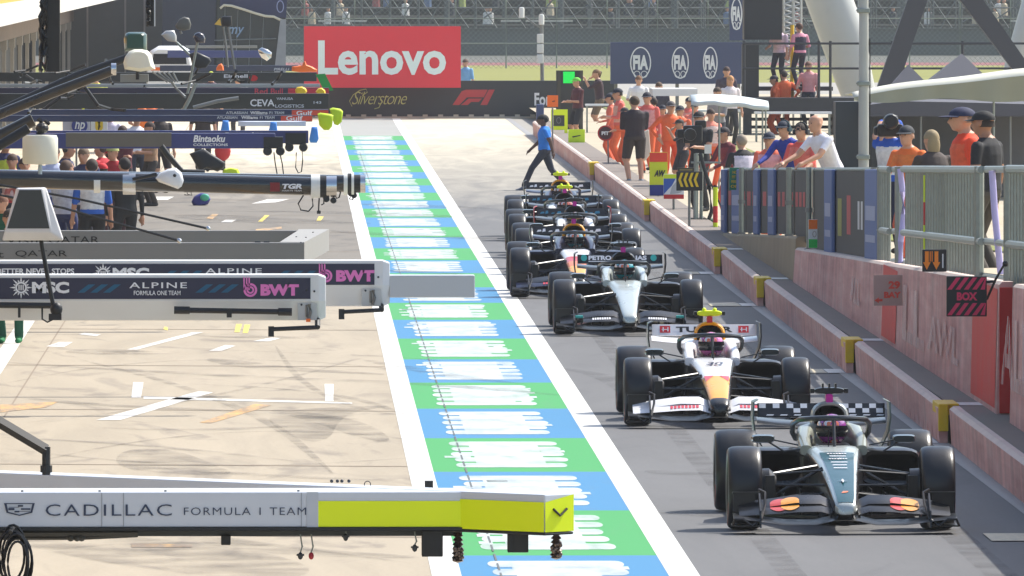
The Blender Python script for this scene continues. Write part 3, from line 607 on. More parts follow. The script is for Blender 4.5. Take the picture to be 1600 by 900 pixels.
each('pole', grey, root, [MB().tube([(lx(x, ZT), ZT+.1, .32), (lx(x, ZT), ZT+.1, lz(180, ZT))], .02, n=6) for x in (1440, 1500, 1580)])
mb = MB(); mb.box(lx(1310, ZT), lx(1366, ZT), ZT+1, ZT+2, .32, lz(160, ZT)); o = mb.build('dark_screen', M('screen_dark', (46,52,60), .6)); origin(o, (lx(1338, ZT), ZT+1, .32)); tag(o, 'dark upright screen behind the grey pole and the bald man', 'screen')
# sagging white canopy
ZC = 205; root = thing('white_canopy', 'large sagging white canopy over the marshals at the right edge', 'canopy', (lx(1480, ZC), ZC, floorR(ZC)))
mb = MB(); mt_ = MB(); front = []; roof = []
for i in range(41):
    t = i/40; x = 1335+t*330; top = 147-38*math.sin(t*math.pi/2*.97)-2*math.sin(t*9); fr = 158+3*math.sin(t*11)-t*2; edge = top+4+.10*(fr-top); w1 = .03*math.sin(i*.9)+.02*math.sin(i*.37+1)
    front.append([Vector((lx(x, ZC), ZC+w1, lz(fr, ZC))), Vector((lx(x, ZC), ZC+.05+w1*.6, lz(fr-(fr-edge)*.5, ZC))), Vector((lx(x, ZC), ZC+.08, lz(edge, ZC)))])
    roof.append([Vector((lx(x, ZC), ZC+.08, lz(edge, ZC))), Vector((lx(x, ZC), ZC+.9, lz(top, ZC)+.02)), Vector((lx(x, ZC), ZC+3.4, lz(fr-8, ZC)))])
mb.loft(front, cap=False, closed=False); mb.build('valance', M('shaded_canopy_valance', (158,154,128), .8, var=.10, scale=2), root, smooth=True, ang=80); mt_.loft(roof, cap=False, closed=False); cv = mt_.build('fabric_roof', M('canopy_white', (206,204,188), .7, var=.06), root, smooth=True, ang=60)  # shade on the hanging front is put into the darker valance colour
so = cv.modifiers.new('s', 'SOLIDIFY'); so.thickness = .02
each('pole', steel, root, [MB().tube([(lx(x, ZC), ZC+.1, floorR(ZC)), (lx(x, ZC), ZC+.1, lz(150, ZC))], .02, n=6) for x in (1554, 1645)])
ZC2 = 236; root = thing('small_canopy', 'small pale blue white canopy on thin silver poles above the camera operator', 'canopy', (lx(1140, ZC2), ZC2, .32))
mb = MB(); rings = []
for i in range(11):
    t = i/10; x = 1080+t*122; top = 150+10*t*t-2*math.sin(t*math.pi); fr = 161+9*t*t+1.2*math.sin(t*17)
    rings.append([Vector((lx(x, ZC2), ZC2, lz(fr+3, ZC2))), Vector((lx(x, ZC2), ZC2+.02, lz(fr-3, ZC2))), Vector((lx(x, ZC2), ZC2+.5, lz(top, ZC2)+.02)), Vector((lx(x, ZC2), ZC2+1.8, lz(fr-4, ZC2)))])
mb.loft(rings, cap=False, closed=False); cv = mb.build('fabric_roof', M('canopy_blue_white', (204,214,216), .7, var=.1, scale=3), root, smooth=True, ang=28); so = cv.modifiers.new('s', 'SOLIDIFY'); so.thickness = .015
each('pole', steel, root, [MB().tube([(lx(x, ZC2), ZC2+.1, .32), (lx(x, ZC2), ZC2+.1, lz(166, ZC2))], .018, n=6) for x in (1083, 1124, 1192, 1197)])
root = thing('shelter', 'white flat roofed shelter on a white frame behind the marshals', 'shelter', (lx(1050, 262), 262, .32))
mb = MB(); pbox(mb, 1020, 1090, 139, 150, 262, 2.5); mb.build('roof', white, root)
each('post', white, root, [MB().box(lx(x, 262)-.025, lx(x, 262)+.025, 262.02, 262.07, .32, lz(150, 262)) for x in (1023, 1087)])
# pale pit-wall seating frames between platform and banner: white tables and barriers seen between the people
for k, (x0, x1, y0, y1, Z) in enumerate(((985,1020,158,172,300), (1090,1160,168,180,300), (915,960,180,190,312), (1180,1300,188,196,296))):
    labs = ['white folding table beside the photographers', 'white folding table under the small canopy', 'low white folding table behind the round sign', 'long white folding table under the raised platform']
    root = thing('folding_table', labs[k], 'table', (lx((x0+x1)/2, Z), Z, .32), 'white tables behind the marshals')
    mb = MB(); mb.box(lx(x0, Z), lx(x1, Z), Z, Z+.7, 1.0, 1.05); mb.build('tabletop', white, root)
    for q in (0, 1):
        for r in (0.05, .62): mb = MB(); mb.box(lx((x0, x1)[q], Z)+(.03 if q == 0 else -.06), lx((x0, x1)[q], Z)+(.06 if q == 0 else -.03), Z+r, Z+r+.03, .32, 1.0); mb.build('leg', steel, root)
# ------------------------------------------------------------------ fence line on top of the pit wall
FX = 6.98
def frail(Z): return 1.44+(193-Z)*(2.82-1.44)/(193-113.5)        # height of the top rail, rising towards the camera
def fbase(Z): return max(.34, wtop(Z)-.02) if Z < 166 else .34+(197-Z)*.021
Zf = lambda px: F*FX/(px-VX)
banner = M('charcoal_mesh_fabric', (82,80,76), .85, var=.12, scale=2); bpost = M('blue_padding', (92,112,160), .7, var=.15, scale=3); fadedred = M('faded_red_print', (186,78,78), .7)
def fpanel(mb, xa, xb, a=.02, b=-.02, t=.03, dx=0, m=0):           # upright strip of the fence between two photo columns
    z0, z1 = Zf(xb), Zf(xa); s = lambda z: [Vector((FX+dx, z, fbase(z)+a)), Vector((FX+dx, z, frail(z)+b)), Vector((FX+dx+t, z, frail(z)+b)), Vector((FX+dx+t, z, fbase(z)+a))]
    mb.loft([s(z0), s(z1)], m)
spans = [(1131,1166), (1167,1208), (1209,1241), (1243,1272), (1273,1360)]
lab = ['charcoal banner barrier carrying the small green notice', 'charcoal banner barrier between two slim blue pads with red print', 'charcoal banner barrier behind the leaning marshals', 'charcoal banner barrier carrying the orange white and green board', 'widest charcoal banner barrier with yellow red and white print']
for k, (a, b) in enumerate(spans):
    root = thing('banner_barrier', lab[k], 'barrier', (FX, (Zf(a)+Zf(b))/2, fbase(Zf(b))), 'charcoal banner barriers on the pit wall'); mb = MB(); fpanel(mb, a, b); mb.build('fabric_panel', banner, root)
    mb = MB(); z0, z1 = Zf(b), Zf(a)
    for zz in (z0, z1): mb.tube([(FX+.06, zz, fbase(zz)), (FX+.06, zz, frail(zz)+.02)], .028, n=6)
    mb.tube([(FX+.03, z0, frail(z0)), (FX+.03, z1, frail(z1))], .03, n=6); mb.build('steel_frame', steel, root)
    mb = MB(); h0 = lambda z, f: fbase(z)+(frail(z)-fbase(z))*f
    if k < 4:
        n = 5 if k != 4 else 0
        rr = random.Random(k)
        for q in range(5):
            u0 = (q+.12+.1*rr.random())/5; u1 = (q+.75+.1*rr.random())/5; za, zb = z1+(z0-z1)*u0, z1+(z0-z1)*u1
            mb.add([(FX-.004, za, h0(za,.44)), (FX-.004, zb, h0(zb,.44)), (FX-.004, zb, h0(zb,.66)), (FX-.004, za, h0(za,.66))], [(0,1,2,3)])
        mb.build('red_print', fadedred, root)
    else:
        for nm, m_, (xa, xb, fa, fb) in (('red_print', fadedred, (1324,1330,.25,.7)), ('yellow_print', M('faded_yellow_print', (150,150,70), .7), (1310,1316,.22,.66)), ('white_print', M('faded_white_print', (206,206,206), .7), (1341,1344,.32,.64))):
            m2 = MB()
            for dx in (0, 5) if nm == 'white_print' else (0,):
                za, zb = Zf(xa+dx), Zf(xb+dx); m2.add([(FX-.004, za, h0(za,fa)), (FX-.004, zb, h0(zb,fa)), (FX-.004, zb, h0(zb,fb)), (FX-.004, za, h0(za,fb))], [(0,1,2,3)])
            m2.build(nm, m_, root)
pads = [(1132,1138,'first slim blue pad next to the camera operator'), (1149,1163,'blue pad hanging below the green notice'), (1183,1190,'slim blue pad between two red printed banners'), (1206,1215,'slim blue pad in front of the leaning blue sleeved marshal'), (1295,1307,'blue pad between the tricolour board and the widest banner'), (1359,1378,'widest blue pad where the banners meet the bare steel fence')]
for a, b, l in pads:
    mb = MB(); fpanel(mb, a, b, 0, .0, .05, -.06); o = mb.build('blue_pad', bpost, bev=.015); origin(o, (FX, Zf(b), fbase(Zf(b)))); tag(o, l, 'pad', 'blue pads on the fence')
    mb = MB(); z0, z1 = Zf(b)+.3, Zf(a)-.3; h0 = lambda z, f: fbase(z)+(frail(z)-fbase(z))*f
    for f0, f1 in ((.44,.60), (.2,.28)): mb.add([(FX-.064, z0, h0(z0,f0)), (FX-.064, z1, h0(z1,f0)), (FX-.064, z1, h0(z1,f1)), (FX-.064, z0, h0(z0,f1))], [(0,1,2,3)])
    mb.build('pale_label', M('pale_blue_label', (150,160,190), .6), o)
# steel posts standing in the fence
for x, l in ((1166,'first thin galvanised post after the green notice'), (1241,'galvanised post at the end of the tan wall'), (1273,'galvanised post above the tricolour board')):
    Z = Zf(x); root = thing('fence_post', l, 'post', (FX-.07, Z, fbase(Z)), 'galvanised posts in the banner fence'); mb = MB(); mb.tube([(FX-.07, Z, fbase(Z)-.05), (FX-.07, Z, frail(Z)+.03)], .042, n=8); mb.build('tube', steel, root, smooth=True)
    mb = MB(); mb.box(FX-.13, FX-.01, Z-.06, Z+.06, fbase(Z), fbase(Z)+.03); mb.tube([(FX-.07, Z, frail(Z)*.5+fbase(Z)*.5-.03), (FX-.07, Z, frail(Z)*.5+fbase(Z)*.5+.03)], .055, n=8); mb.build('clamp', grey, root)
# bare steel railings: closely set bars
def railing(label, xa, xb, n, posts):
    z0, z1 = Zf(xb), Zf(xa); root = thing('steel_railing', label, 'railing', (FX, z0, fbase(z0)), 'bare steel railings on the pit wall')
    for k in range(n):
        z = z0+(z1-z0)*(k+.5)/n; r = .023; mb = MB(); mb.tube([(FX, z, fbase(z)-.03), (FX, z, frail(z)-.02)], r, n=6); mb.ball((FX, z, frail(z)+.0), .045, .045, .03, n=8, k=5); mb.build('bar', steel, root, smooth=True)
    mb = MB()
    for f in (1, .34): 
        h = lambda z: fbase(z)+(frail(z)-fbase(z))*f; mb.tube([(FX-.02, z0-.2, h(z0)), (FX-.02, z1+.2, h(z1))], .04, n=8)
    mb.build('rail', steel, root, smooth=True)
    for p in posts: 
        Z = Zf(p); mb = MB(); mb.tube([(FX-.02, Z, fbase(Z)-.1), (FX-.02, Z, frail(Z)+.03)], .05, n=8); mb.build('post', steel, root, smooth=True)
    return root
railing('short bare steel railing beside the widest blue pad', 1379, 1392, 3, (1380,)); railing('bare steel railing carrying the black arrow board', 1416, 1536, 28, (1408, 1534)); railing('bare steel railing at the right frame edge', 1580, 1680, 19, (1580,))
mb = MB(); 
for f in (1, .34, .02):
    for a, b in ((1392, 1416), (1536, 1580)): z0, z1 = Zf(b), Zf(a); mb.tube([(FX+.03, z0, fbase(z0)+(frail(z0)-fbase(z0))*f), (FX+.03, z1, fbase(z1)+(frail(z1)-fbase(z1))*f)], .035, n=8)
o = mb.build('gate_rail', steel, smooth=True); origin(o, (FX, Zf(1580), fbase(Zf(1580)))); tag(o, 'thin steel rails closing the two gaps in the steel railing', 'rail')
lil = M('lilac_foam', (186,178,226), .6)
for pts, l in (([(1407,264),(1411,300),(1413,335),(1408,378),(1408,415)], 'lilac white foam sleeve on the post left of the railing'), ([(1551,267),(1555,330),(1560,380),(1566,440)], 'lilac foam sleeve on the post right of the railing')):
    Z = Zf(pts[0][0])-.5; mb = MB(); mb.tube([(lx(x, Z), Z, lz(y, Z)) for x, y in pts], .035, n=10); o = mb.build('foam_sleeve', lil, smooth=True); origin(o, (lx(*[pts[-1][0], Z]), Z, lz(pts[-1][1], Z))); tag(o, l, 'foam sleeve', 'lilac foam sleeves')
# striped marker posts
def striped(label, x, ya, yb, Z, bands, r=.03, group='striped marker posts'):
    root = thing('marker_post', label, 'post', (lx(x, Z), Z, lz(yb, Z)), group)
    for (y0, y1, m, nm) in bands: mb = MB(); mb.tube([(lx(x, Z), Z, lz(y1, Z)), (lx(x, Z), Z, lz(y0, Z))], r, n=10); mb.build(nm, m, root, smooth=True)
neon = M('neon_yellow_tape', (206,226,30), .6, var=.03)
striped('yellow post with one red band beside the camera tripod', 1118, 293, 378, 200, [(293,322,neon,'yellow_band'),(322,348,redp,'red_band'),(348,378,neon,'yellow_band')], .04)
striped('neon yellow and red strip fixed on the steel railing', 1447, 274, 392, Zf(1447)-.3, [(274,316,neon,'yellow_band'),(316,352,redp,'red_band'),(352,392,neon,'yellow_band')], .026)
# boards on the wall
def board(name, label, cat, xa, xb, ya, yb, Z, m, d=.04, deco=(), pole=None, group=None):
    root = thing(name, label, cat, (lx((xa+xb)/2, Z), Z, lz(yb, Z) if pole is None else pole), group)
    mb = MB(); pbox(mb, xa, xb, ya, yb, Z, d); mb.build('panel', m, root, bev=.006)
    if pole is not None: mb = MB(); mb.tube([(lx((xa+xb)/2, Z), Z+d+.03, pole), (lx((xa+xb)/2, Z), Z+d+.03, lz(ya+4, Z))], .022, n=8); mb.build('pole', grey, root)
    for nm, mt, polys in deco:
        mb = MB()
        for p in polys: mb.add([(lx(x, Z-.006), Z-.006, lz(y, Z-.006)) for x, y in p], [list(range(len(p)))])
        mb.build(nm, mt, root)
    return root
ZA = 121.5; blk = M('board_black', (26,26,28), .5); amber = M('amber_print', (240,136,30), .5)
board('arrow_board', 'small black board with two orange down arrows on the steel railing', 'sign', 1442, 1480, 390, 425, ZA, blk, .05, [('orange_arrow', amber, [[(1446,393),(1452,393),(1452,410),(1455,410),(1449,422),(1443,410),(1446,410)], [(1461,393),(1467,393),(1467,410),(1470,410),(1464,422),(1458,410),(1461,410)]]), ('orange_stripe', amber, [[(1453.5,393),(1455,393),(1455,409),(1453.5,409)],[(1456.5,393),(1458,393),(1458,409),(1456.5,409)]]), ('white_print', white, [[(1473,397),(1475,397),(1475,419),(1473,419)]])])
ZHb = 117; hot = M('hot_pink_red', (220,50,92), .6, var=.1)
st_ = []
for k in range(5):
    x = 1483+k*13
    for y0, y1 in ((434,453), (474,493)): st_.append([(x-2,y1),(x+5,y1),(min(x+19,1542),y0),(min(x+12,1541),y0)])
r_ = board('hatched_board', 'black board with pink red diagonal hatching fixed to the pink wall end', 'sign', 1480, 1543, 432, 495, ZHb, blk, .06, [('diagonal_stripe', hot, st_)])
words(r_, 'BOX', 1496, 1528, 457, 470, ZHb-.004, hot, .05)
mb = MB(); mb.tube([(lx(1543, ZHb), ZHb, lz(468, ZHb)), (lx(1556, ZHb), ZHb-.1, lz(436, ZHb)), (lx(1570, ZHb), ZHb-.1, lz(412, ZHb))], .012, n=6); mb.tube([(lx(1543, ZHb), ZHb, lz(441, ZHb)), (lx(1557, ZHb), ZHb, lz(440, ZHb))], .015, n=6); mb.ball((lx(1571, ZHb), ZHb-.1, lz(412, ZHb)), .03); mb.build('support_arm', black, r_)
Zt = Zf(1278)-3
root = board('tricolour_board', 'narrow orange white and green upright board on the banner fence', 'sign', 1263.5, 1278, 343, 388, Zt, whitep, .03, [('orange_band', M('tricolour_orange', (255,120,16), .6, var=.03), [[(1264,343.3),(1277.6,343.3),(1277.6,358),(1264,358)]]), ('green_band', M('tricolour_green', (0,190,70), .6, var=.03), [[(1264,374),(1277.6,374),(1277.6,387.6),(1264,387.6)]])])
mb = MB(); ring(mb, (lx(1273, Zt), Zt-.004, lz(366, Zt)), UX, UZ, .025, .04, .006, off=.008); mb.build('brown_ring', M('brown_print', (150,120,90), .6), root)
Zg = Zf(1153)-1; r_ = board('green_notice', 'small green notice with yellow print on the banner fence', 'sign', 1140, 1166, 262, 297, Zg, M('notice_green', (8,120,84), .5), .02)
for k, w in enumerate((16, 18, 20, 22)): words(r_, ('NOTICE','PIT WALL','PERSONNEL','ONLY')[k], 1153-w/2, 1153+w/2, 267+k*7.3, 271.5+k*7.3, Zg, yellowp, .03)
# signs around the camera position
c1 = board('striped_board', 'tall board in red, lime and blue bands with dark lettering', 'sign', 1015, 1043, 238, 306, 226, M('lime_board', (206,214,30), .6), .05, [('red_band', M('board_red', (226,60,36), .6), [[(1015.2,238.3),(1042.8,238.3),(1042.8,253),(1015.2,253)]]), ('blue_band', M('board_blue', (30,44,130), .6), [[(1015.2,289),(1042.8,289),(1042.8,305.8),(1015.2,305.8)]])], pole=.32)
words(c1, 'AW', 1022, 1040, 266, 276, 225.99, blk, .06, .3)
c2 = board('bull_board', 'white board with blue corner, lime top edge and red foot', 'sign', 1037, 1069, 272, 311, 214, white, .04, [('lime_edge', neon, [[(1037.2,272.3),(1068.8,272.3),(1068.8,279),(1037.2,279)]]), ('red_foot', redp, [[(1037.2,304),(1068.8,304),(1068.8,310.8),(1037.2,310.8)]]), ('blue_corner', blue, [[(1037.2,304),(1037.2,279),(1056,279),(1050,290),(1044,296)]]), ('grey_mark', M('mark_grey', (170,174,180), .6), [[(1047,303),(1050,292),(1056,285),(1062,281),(1064,286),(1060,292),(1066,300),(1060,302)]])], pole=.32)
ch = []
for k in range(4):
    x = 1060+k*8
    ch += [[(x,281),(x+4,270),(x+8,270),(x+4,281)], [(x,281),(x+4,281),(x+8,292),(x+4,292)]]
c3 = board('chevron_sign', 'black sign with yellow chevrons pointing left on a thin pole', 'sign', 1057, 1098, 268, 298, 200, blk, .04, [('yellow_chevron', yellowp, ch[:8])], pole=.32)
board('plate', 'dark plate with faint gold print above the chevron sign', 'sign', 1059, 1085, 262, 268, 200.2, M('plate_brown', (70,62,44), .5), .04, [('gold_print', M('gold_print', (150,130,80), .5), [[(1062,264),(1082,264),(1082,266.5),(1062,266.5)]])])
Zy = F*H/(231-VY)
root = thing('yellow_signal', 'fluorescent yellow frame holding a dark panel beside the walking man', 'sign', (lx(874, Zy), Zy, .1))
mb = MB(); pbox(mb, 861, 887, 171, 180, Zy, .08); pbox(mb, 861, 865, 180, 200, Zy, .08); pbox(mb, 882, 887, 180, 228, Zy, .08); pbox(mb, 865, 882, 197, 203, Zy, .08); mb.build('frame', fluoro, root)
mb = MB(); pbox(mb, 865, 882, 180, 197, Zy+.02, .05); mb.build('dark_panel', M('panel_dark', (56,58,56), .5), root); mb = MB(); ring(mb, (lx(873, Zy), Zy, lz(188, Zy)), UX, UZ, .06, .08, .015, off=.012); mb.build('pale_ring', grey, root)
mb = MB(); pbox(mb, 878, 892, 222, 229, Zy-.05, .2); mb.build('foot', black, root)
Zo = 300; board('orange_sign', 'plain orange square sign with white rim above the walking man', 'sign', 855, 872, 149, 167, Zo, M('neon_orange', (250,112,24), .6), .04, [('dark_mark', blk, [[(863,158),(867,157),(867,158.5),(863,159.5)]])], pole=0)
board('lime_sign', 'lime square sign with dark scribble by the kerb', 'sign', 888, 914, 202, 225, 292, M('neon_lime', (206,236,20), .6), .03, [('dark_mark', blk, [[(894,213),(906,211),(908,212),(895,215)]])], pole=.2)
Zs_ = 318; root = board('signal_gantry', 'dark framed light panel showing a green square behind the photographers', 'signal', 869, 911, 110, 205, Zs_, M('frame_dark', (52,52,50), .6), .1); mb = MB(); pbox(mb, 880, 898, 112, 130, Zs_-.03, .02); mb.build('green_light', M('green_lamp', (0,200,70), .4, emis=.6), root)
mb = MB(); 
for x in (871, 906): pbox(mb, x, x+5, 110, 210, Zs_-.05, .04)
mb.build('striped_edge', M('frame_edge', (70,66,56), .6), root)
mb = MB(); Zr = 262; mb.lathe([(.02,-.02),(.165,-.02),(.17,0),(.165,.02),(.02,.02)], (lx(946, Zr), Zr, lz(208, Zr)), 'Y', 24); root = thing('round_sign', 'round dark sign with red rim and white print on a thin pole', 'sign', (lx(946, Zr), Zr, .1)); mb.build('disc', M('sign_maroon', (70,28,38), .5), root)
mb = MB(); ring(mb, (lx(946, Zr), Zr-.02, lz(208, Zr)), UX, UZ, .165, .165, .025, off=.006); mb.build('red_rim', redp, root); mb = MB(); lettering(mb, 'PIT', (lx(940, Zr), Zr-.02, lz(211, Zr)), UX, UZ, .16, .08, off=.008, bold=.05); mb.build('white_print', white, root)
mb = MB(); mb.tube([(lx(951, Zr), Zr+.05, .1), (lx(950, Zr), Zr+.05, lz(200, Zr))], .02, n=6); mb.build('pole', grey, root)
mb = MB(); Zb = 330; pbox(mb, 838, 850, 163, 222, Zb, .5); o = mb.build('blue_cabinet', M('cabinet_blue', (56,70,110), .5), bev=.03); origin(o, (lx(844, Zb), Zb, 0)); tag(o, 'narrow dark blue cabinet behind the walking man', 'cabinet')
# tall grey lamp pole
Zp = 158; root = thing('grey_pole', 'tall pale grey pole with clamps rising out of the frame', 'pole', (lx(1350, Zp), Zp, floorR(Zp)))
mb = MB(); mb.lathe([(.07,floorR(Zp)),(.068,lz(180,Zp)),(.060,lz(0,Zp)),(.055,lz(-90,Zp))], (lx(1350, Zp), Zp, 0), 'Z', 16); mb.build('shaft', M('pole_grey', (176,178,174), .5, .1), root, smooth=True)
for y in (16, 130, 245): mb = MB(); mb.box(lx(1342, Zp)-.02, lx(1358, Zp)+.01, Zp-.09, Zp+.09, lz(y+4, Zp), lz(y-3, Zp)); mb.box(lx(1338, Zp), lx(1343, Zp), Zp-.03, Zp+.03, lz(y+1.5, Zp), lz(y-1.5, Zp)); mb.build('clamp', steel, root, bev=.01)
mb = MB(); mb.tube([(lx(1359.5, Zp), Zp, lz(60, Zp)), (lx(1360, Zp), Zp, floorR(Zp))], .009, n=5); mb.build('cable', black, root)
# television camera on a pedestal with its operator's frame
Zc = 206; root = thing('tv_camera', 'black broadcast camera on a silver pedestal beside the yellow striped post', 'camera', (lx(1098, Zc), Zc, .36))
mb = MB(); pbox(mb, 1068, 1098, 196, 224, Zc, .3); pbox(mb, 1058, 1072, 202, 216, Zc+.05, .2); pbox(mb, 1086, 1104, 188, 200, Zc+.05, .15); mb.build('camera_body', black, root, bev=.03)
mb = MB(); mb.lathe([(.02,-.25),(.10,-.25),(.11,-.1),(.08,0),(.07,.1)], (lx(1078, Zc), Zc, lz(210, Zc)), 'Y', 14); mb.build('lens', carbon, root, smooth=True)
mb = MB(); pbox(mb, 1101, 1112, 226, 240, Zc-.05, .03); mb.build('script_card', whitep, root)
mb = MB()
for x, d in ((1086,0), (1096,.1), (1090,.5)): mb.tube([(lx(x, Zc), Zc+d, .36), (lx(x+1, Zc), Zc+d, lz(240, Zc))], .03, n=8)
mb.tube([(lx(1080, Zc), Zc, lz(254, Zc)), (lx(1126, Zc), Zc, lz(254, Zc))], .02, n=6); mb.tube([(lx(1124, Zc), Zc, lz(256, Zc)), (lx(1124, Zc), Zc, lz(182, Zc))], .018, n=6); mb.build('pedestal', steel, root, smooth=True)
mb = MB(); mb.box(lx(1080, Zc), lx(1120, Zc), Zc-.1, Zc+.8, .32, .37); mb.build('green_base', M('base_green', (70,110,84), .7), root)
mb = MB(); mb.tube([(lx(1094, Zc), Zc-.05, lz(240, Zc)), (lx(1108, Zc), Zc-.1, lz(290, Zc)), (lx(1112, Zc), Zc-.1, lz(330, Zc)), (lx(1104, Zc), Zc-.1, lz(352, Zc)), (lx(1097, Zc), Zc-.15, lz(362, Zc))], .035, n=8); mb.tube([(lx(1098, Zc), Zc-.05, lz(258, Zc)), (lx(1130, Zc), Zc-.1, lz(330, Zc))], .015, n=6); mb.build('cable_bundle', black, root, smooth=True)
mb = MB(); pbox(mb, 1083, 1094, 274, 296, Zc-.08, .06); mb.build('grey_bag', M('bag_grey', (84,80,80), .8), root, bev=.03)
# ------------------------------------------------------------------ pit gantries reaching out from the garages
def zboom(y, z): return F*(H-z)/(y-VY)
def gantry(label, Z, x1, ya, yb, m, depth, bev=.01, name='beam', x0=XF):
    root = thing('pit_gantry', label, 'gantry', (x0, Z, lz(yb, Z)), 'pit gantries over the apron')
    mb = MB(); mb.box(x0, lx(x1, Z), Z, Z+depth, lz(yb, Z), lz(ya, Z)); mb.build(name, m, root, bev=bev); return root
def fpatch(root, name, m, xa, xb, ya, yb, Z, off=.003):
    mb = MB(); z = Z-off; mb.quad((lx(xa, Z), z, lz(yb, Z)), (lx(xb, Z), z, lz(yb, Z)), (lx(xb, Z), z, lz(ya, Z)), (lx(xa, Z), z, lz(ya, Z))); return mb.build(name, m, root)
beamw = M('beam_white', (206,212,220), .4, coat=.2, var=.05); ledm = M('beam_under_black', (26,30,34), .5)
# nearest pair: white beams with fluorescent ends
Z1 = 54.7
g1 = gantry('nearest white gantry with dark thin lettering and a fluorescent end', Z1, 730, 769, 824, beamw, .42, .006)
fpatch(g1, 'fluorescent_panel', fluoro, 497, 730, 783, 823.5, Z1); fpatch(g1, 'joint_plate', M('joint_grey', (190,196,204), .4), 479, 497, 769, 824, Z1)
inkb = M('ink_blue', (44,58,84), .5)
words(g1, 'CADILLAC', 71, 268, 788, 806, Z1, inkb, -.004, space=1.15); words(g1, 'FORMULA 1 TEAM', 287, 478, 793, 805, Z1, inkb, -.006, space=1.15)
mb = MB(); o = (lx(6, Z1), Z1, lz(806, Z1)); w, h = lx(54, Z1)-lx(6, Z1), lz(786, Z1)-lz(806, Z1)
patch(mb, [(0,h),(w*.08,h*.25),(w*.5,0),(w*.92,h*.25),(w,h),(w*.93,h),(w*.86,h*.32),(w*.5,h*.1),(w*.14,h*.32),(w*.08,h)], o, UX, UZ, off=.006)
for x0, x1, y0, y1 in ((.0,1,.93,1.0),(.14,.34,.45,.62),(.45,.62,.72,.85),(.55,.86,.48,.6),(.34,.5,.28,.4),(.16,.5,.66,.7),(.5,.85,.34,.38)): patch(mb, [(w*x0,h*y0),(w*x1,h*y0),(w*x1,h*y1),(w*x0,h*y1)], o, UX, UZ, off=.007)
mb.build('crest_emblem', inkb, g1)
mb = MB(); mb.box(XF, lx(731, Z1), Z1-.01, Z1+.40, lz(829, Z1), lz(824.4, Z1)); mb.build('under_rail', ledm, g1)
mb = MB(); pbox(mb, 212, 722, 829.5, 838, Z1+.12, .06); mb.build('under_tray', M('tray_grey', (60,66,68), .5), g1)
each('hanging_box', black, g1, [pbox(MB(), 345, 360, 836, 852, Z1+.1, .08), MB().box(lx(659, Z1), lx(692, Z1), Z1+.02, Z1+.18, lz(871, Z1), lz(829.5, Z1))], bev=.004)
for x in (158, 192, 470): fpatch(g1, 'panel_seam', M('seam_grey', (150,156,164), .5), x, x+1.2, 770, 823, Z1)
bol = M('bolt_dark', (60,64,70), .4, .5); mb = MB()
for x in (34, 155, 258, 466): mb.lathe([(.001,0),(.006,0),(.006,.006),(.001,.007)], (lx(x, Z1), Z1+.05, lz(769, Z1)), 'Z', 8)
mb.build('bolt', bol, g1)
def hose_end(label, x, y0, y1, Z, d=0):
    mb = MB(); n = 7; pr = []
    for k in range(n*3+1):
        t = k/(n*3); pr.append((.016+.010*t+.0065*math.sin(k*2.1), -t*(lz(y0, Z)-lz(y1, Z))))
    mb.lathe([(.004,.0)]+pr+[(.004, pr[-1][1]-.008)], (lx(x, Z), Z+.1+d, lz(y0, Z)), 'Z', 14)
    rr = random.Random(int(x))
    for k in range(16): mb.ball((lx(x, Z)+rr.uniform(-.02,.02), Z+.075+d, lz(y1-rr.uniform(2,22), Z)), .009)
    o = mb.build('air_hose', M('hose_bronze', (120,106,98), .3, .8), smooth=True); origin(o, (lx(x, Z), Z+.1+d, lz(y0, Z))); tag(o, label, 'hose', 'knobbly air hoses under the nearest gantries'); return o
hose_end('knobbly bronze air hose left of the gap between the black boxes', 716, 830, 879, Z1)
def tag_clip(label, x, y0, y1, Z, red=False):
    root = thing('cable_clip', label, 'clip', (lx(x, Z), Z+.06, lz(y0, Z)), 'clips hanging under the nearest gantry'); mb = MB()
    mb.tube([(lx(x, Z), Z+.06, lz(y0, Z)), (lx(x+3, Z), Z+.06, lz((y0+y1)/2, Z)), (lx(x, Z), Z+.06, lz(y1-10, Z))], .004, n=6); mb.build('wire', steel, root)
    mb = MB(); mb.ball((lx(x, Z), Z+.06, lz(y1-5, Z)), .012, .01, .017)
    if not red: mb.box(lx(x-6, Z), lx(x+6, Z), Z+.05, Z+.07, lz(y1-5, Z), lz(y1-8, Z)); mb.box(lx(x-2, Z), lx(x+2, Z), Z+.045, Z+.075, lz(y1, Z), lz(y1-6, Z))
    mb.build('clip_head', M('tag_red', (170,40,52), .5) if red else M('clip_dark', (70,70,72), .4, .6), root, smooth=True)
tag_clip('dark clip hanging beside the red tag', 469, 836, 875, Z1); tag_clip('small red tag on a short wire under the white gantry', 486, 836, 875, Z1, True); tag_clip('short dark clip under the fluorescent panel', 540, 832, 846, Z1); tag_clip('dark clip just left of the first black hanging box', 648, 832, 863, Z1)
# second beam of the pair, set at an angle
root = thing('pit_gantry', 'angled white gantry behind the nearest one with a fluorescent end plate', 'gantry', (XF, 60, 2.2), 'pit gantries over the apron')
zt, zb_ = 2.392, 2.222; B0 = Vector((lx(851, 54.35), 54.35, 0)); dirv = Vector((1, -.95, 0)).normalized(); A0 = B0-dirv*9; nrm = Vector((-dirv.y, dirv.x, 0)); dep = .19
def obeam(a, b, z0, z1, m, name, off=0, d=dep, bev=.006):
    mb = MB(); p = [a+nrm*-off, b+nrm*-off, b+nrm*d, a+nrm*d]; mb.loft([[Vector((q.x, q.y, z0)) for q in p], [Vector((q.x, q.y, z1)) for q in p]]); return mb.build(name, m, root, bev=bev)
obeam(A0, B0, zb_, zt, beamw, 'beam'); obeam(A0, B0+dirv*.004, zb_-.014, zb_-.001, ledm, 'under_rail', .004)
mid = B0-dirv*1.0
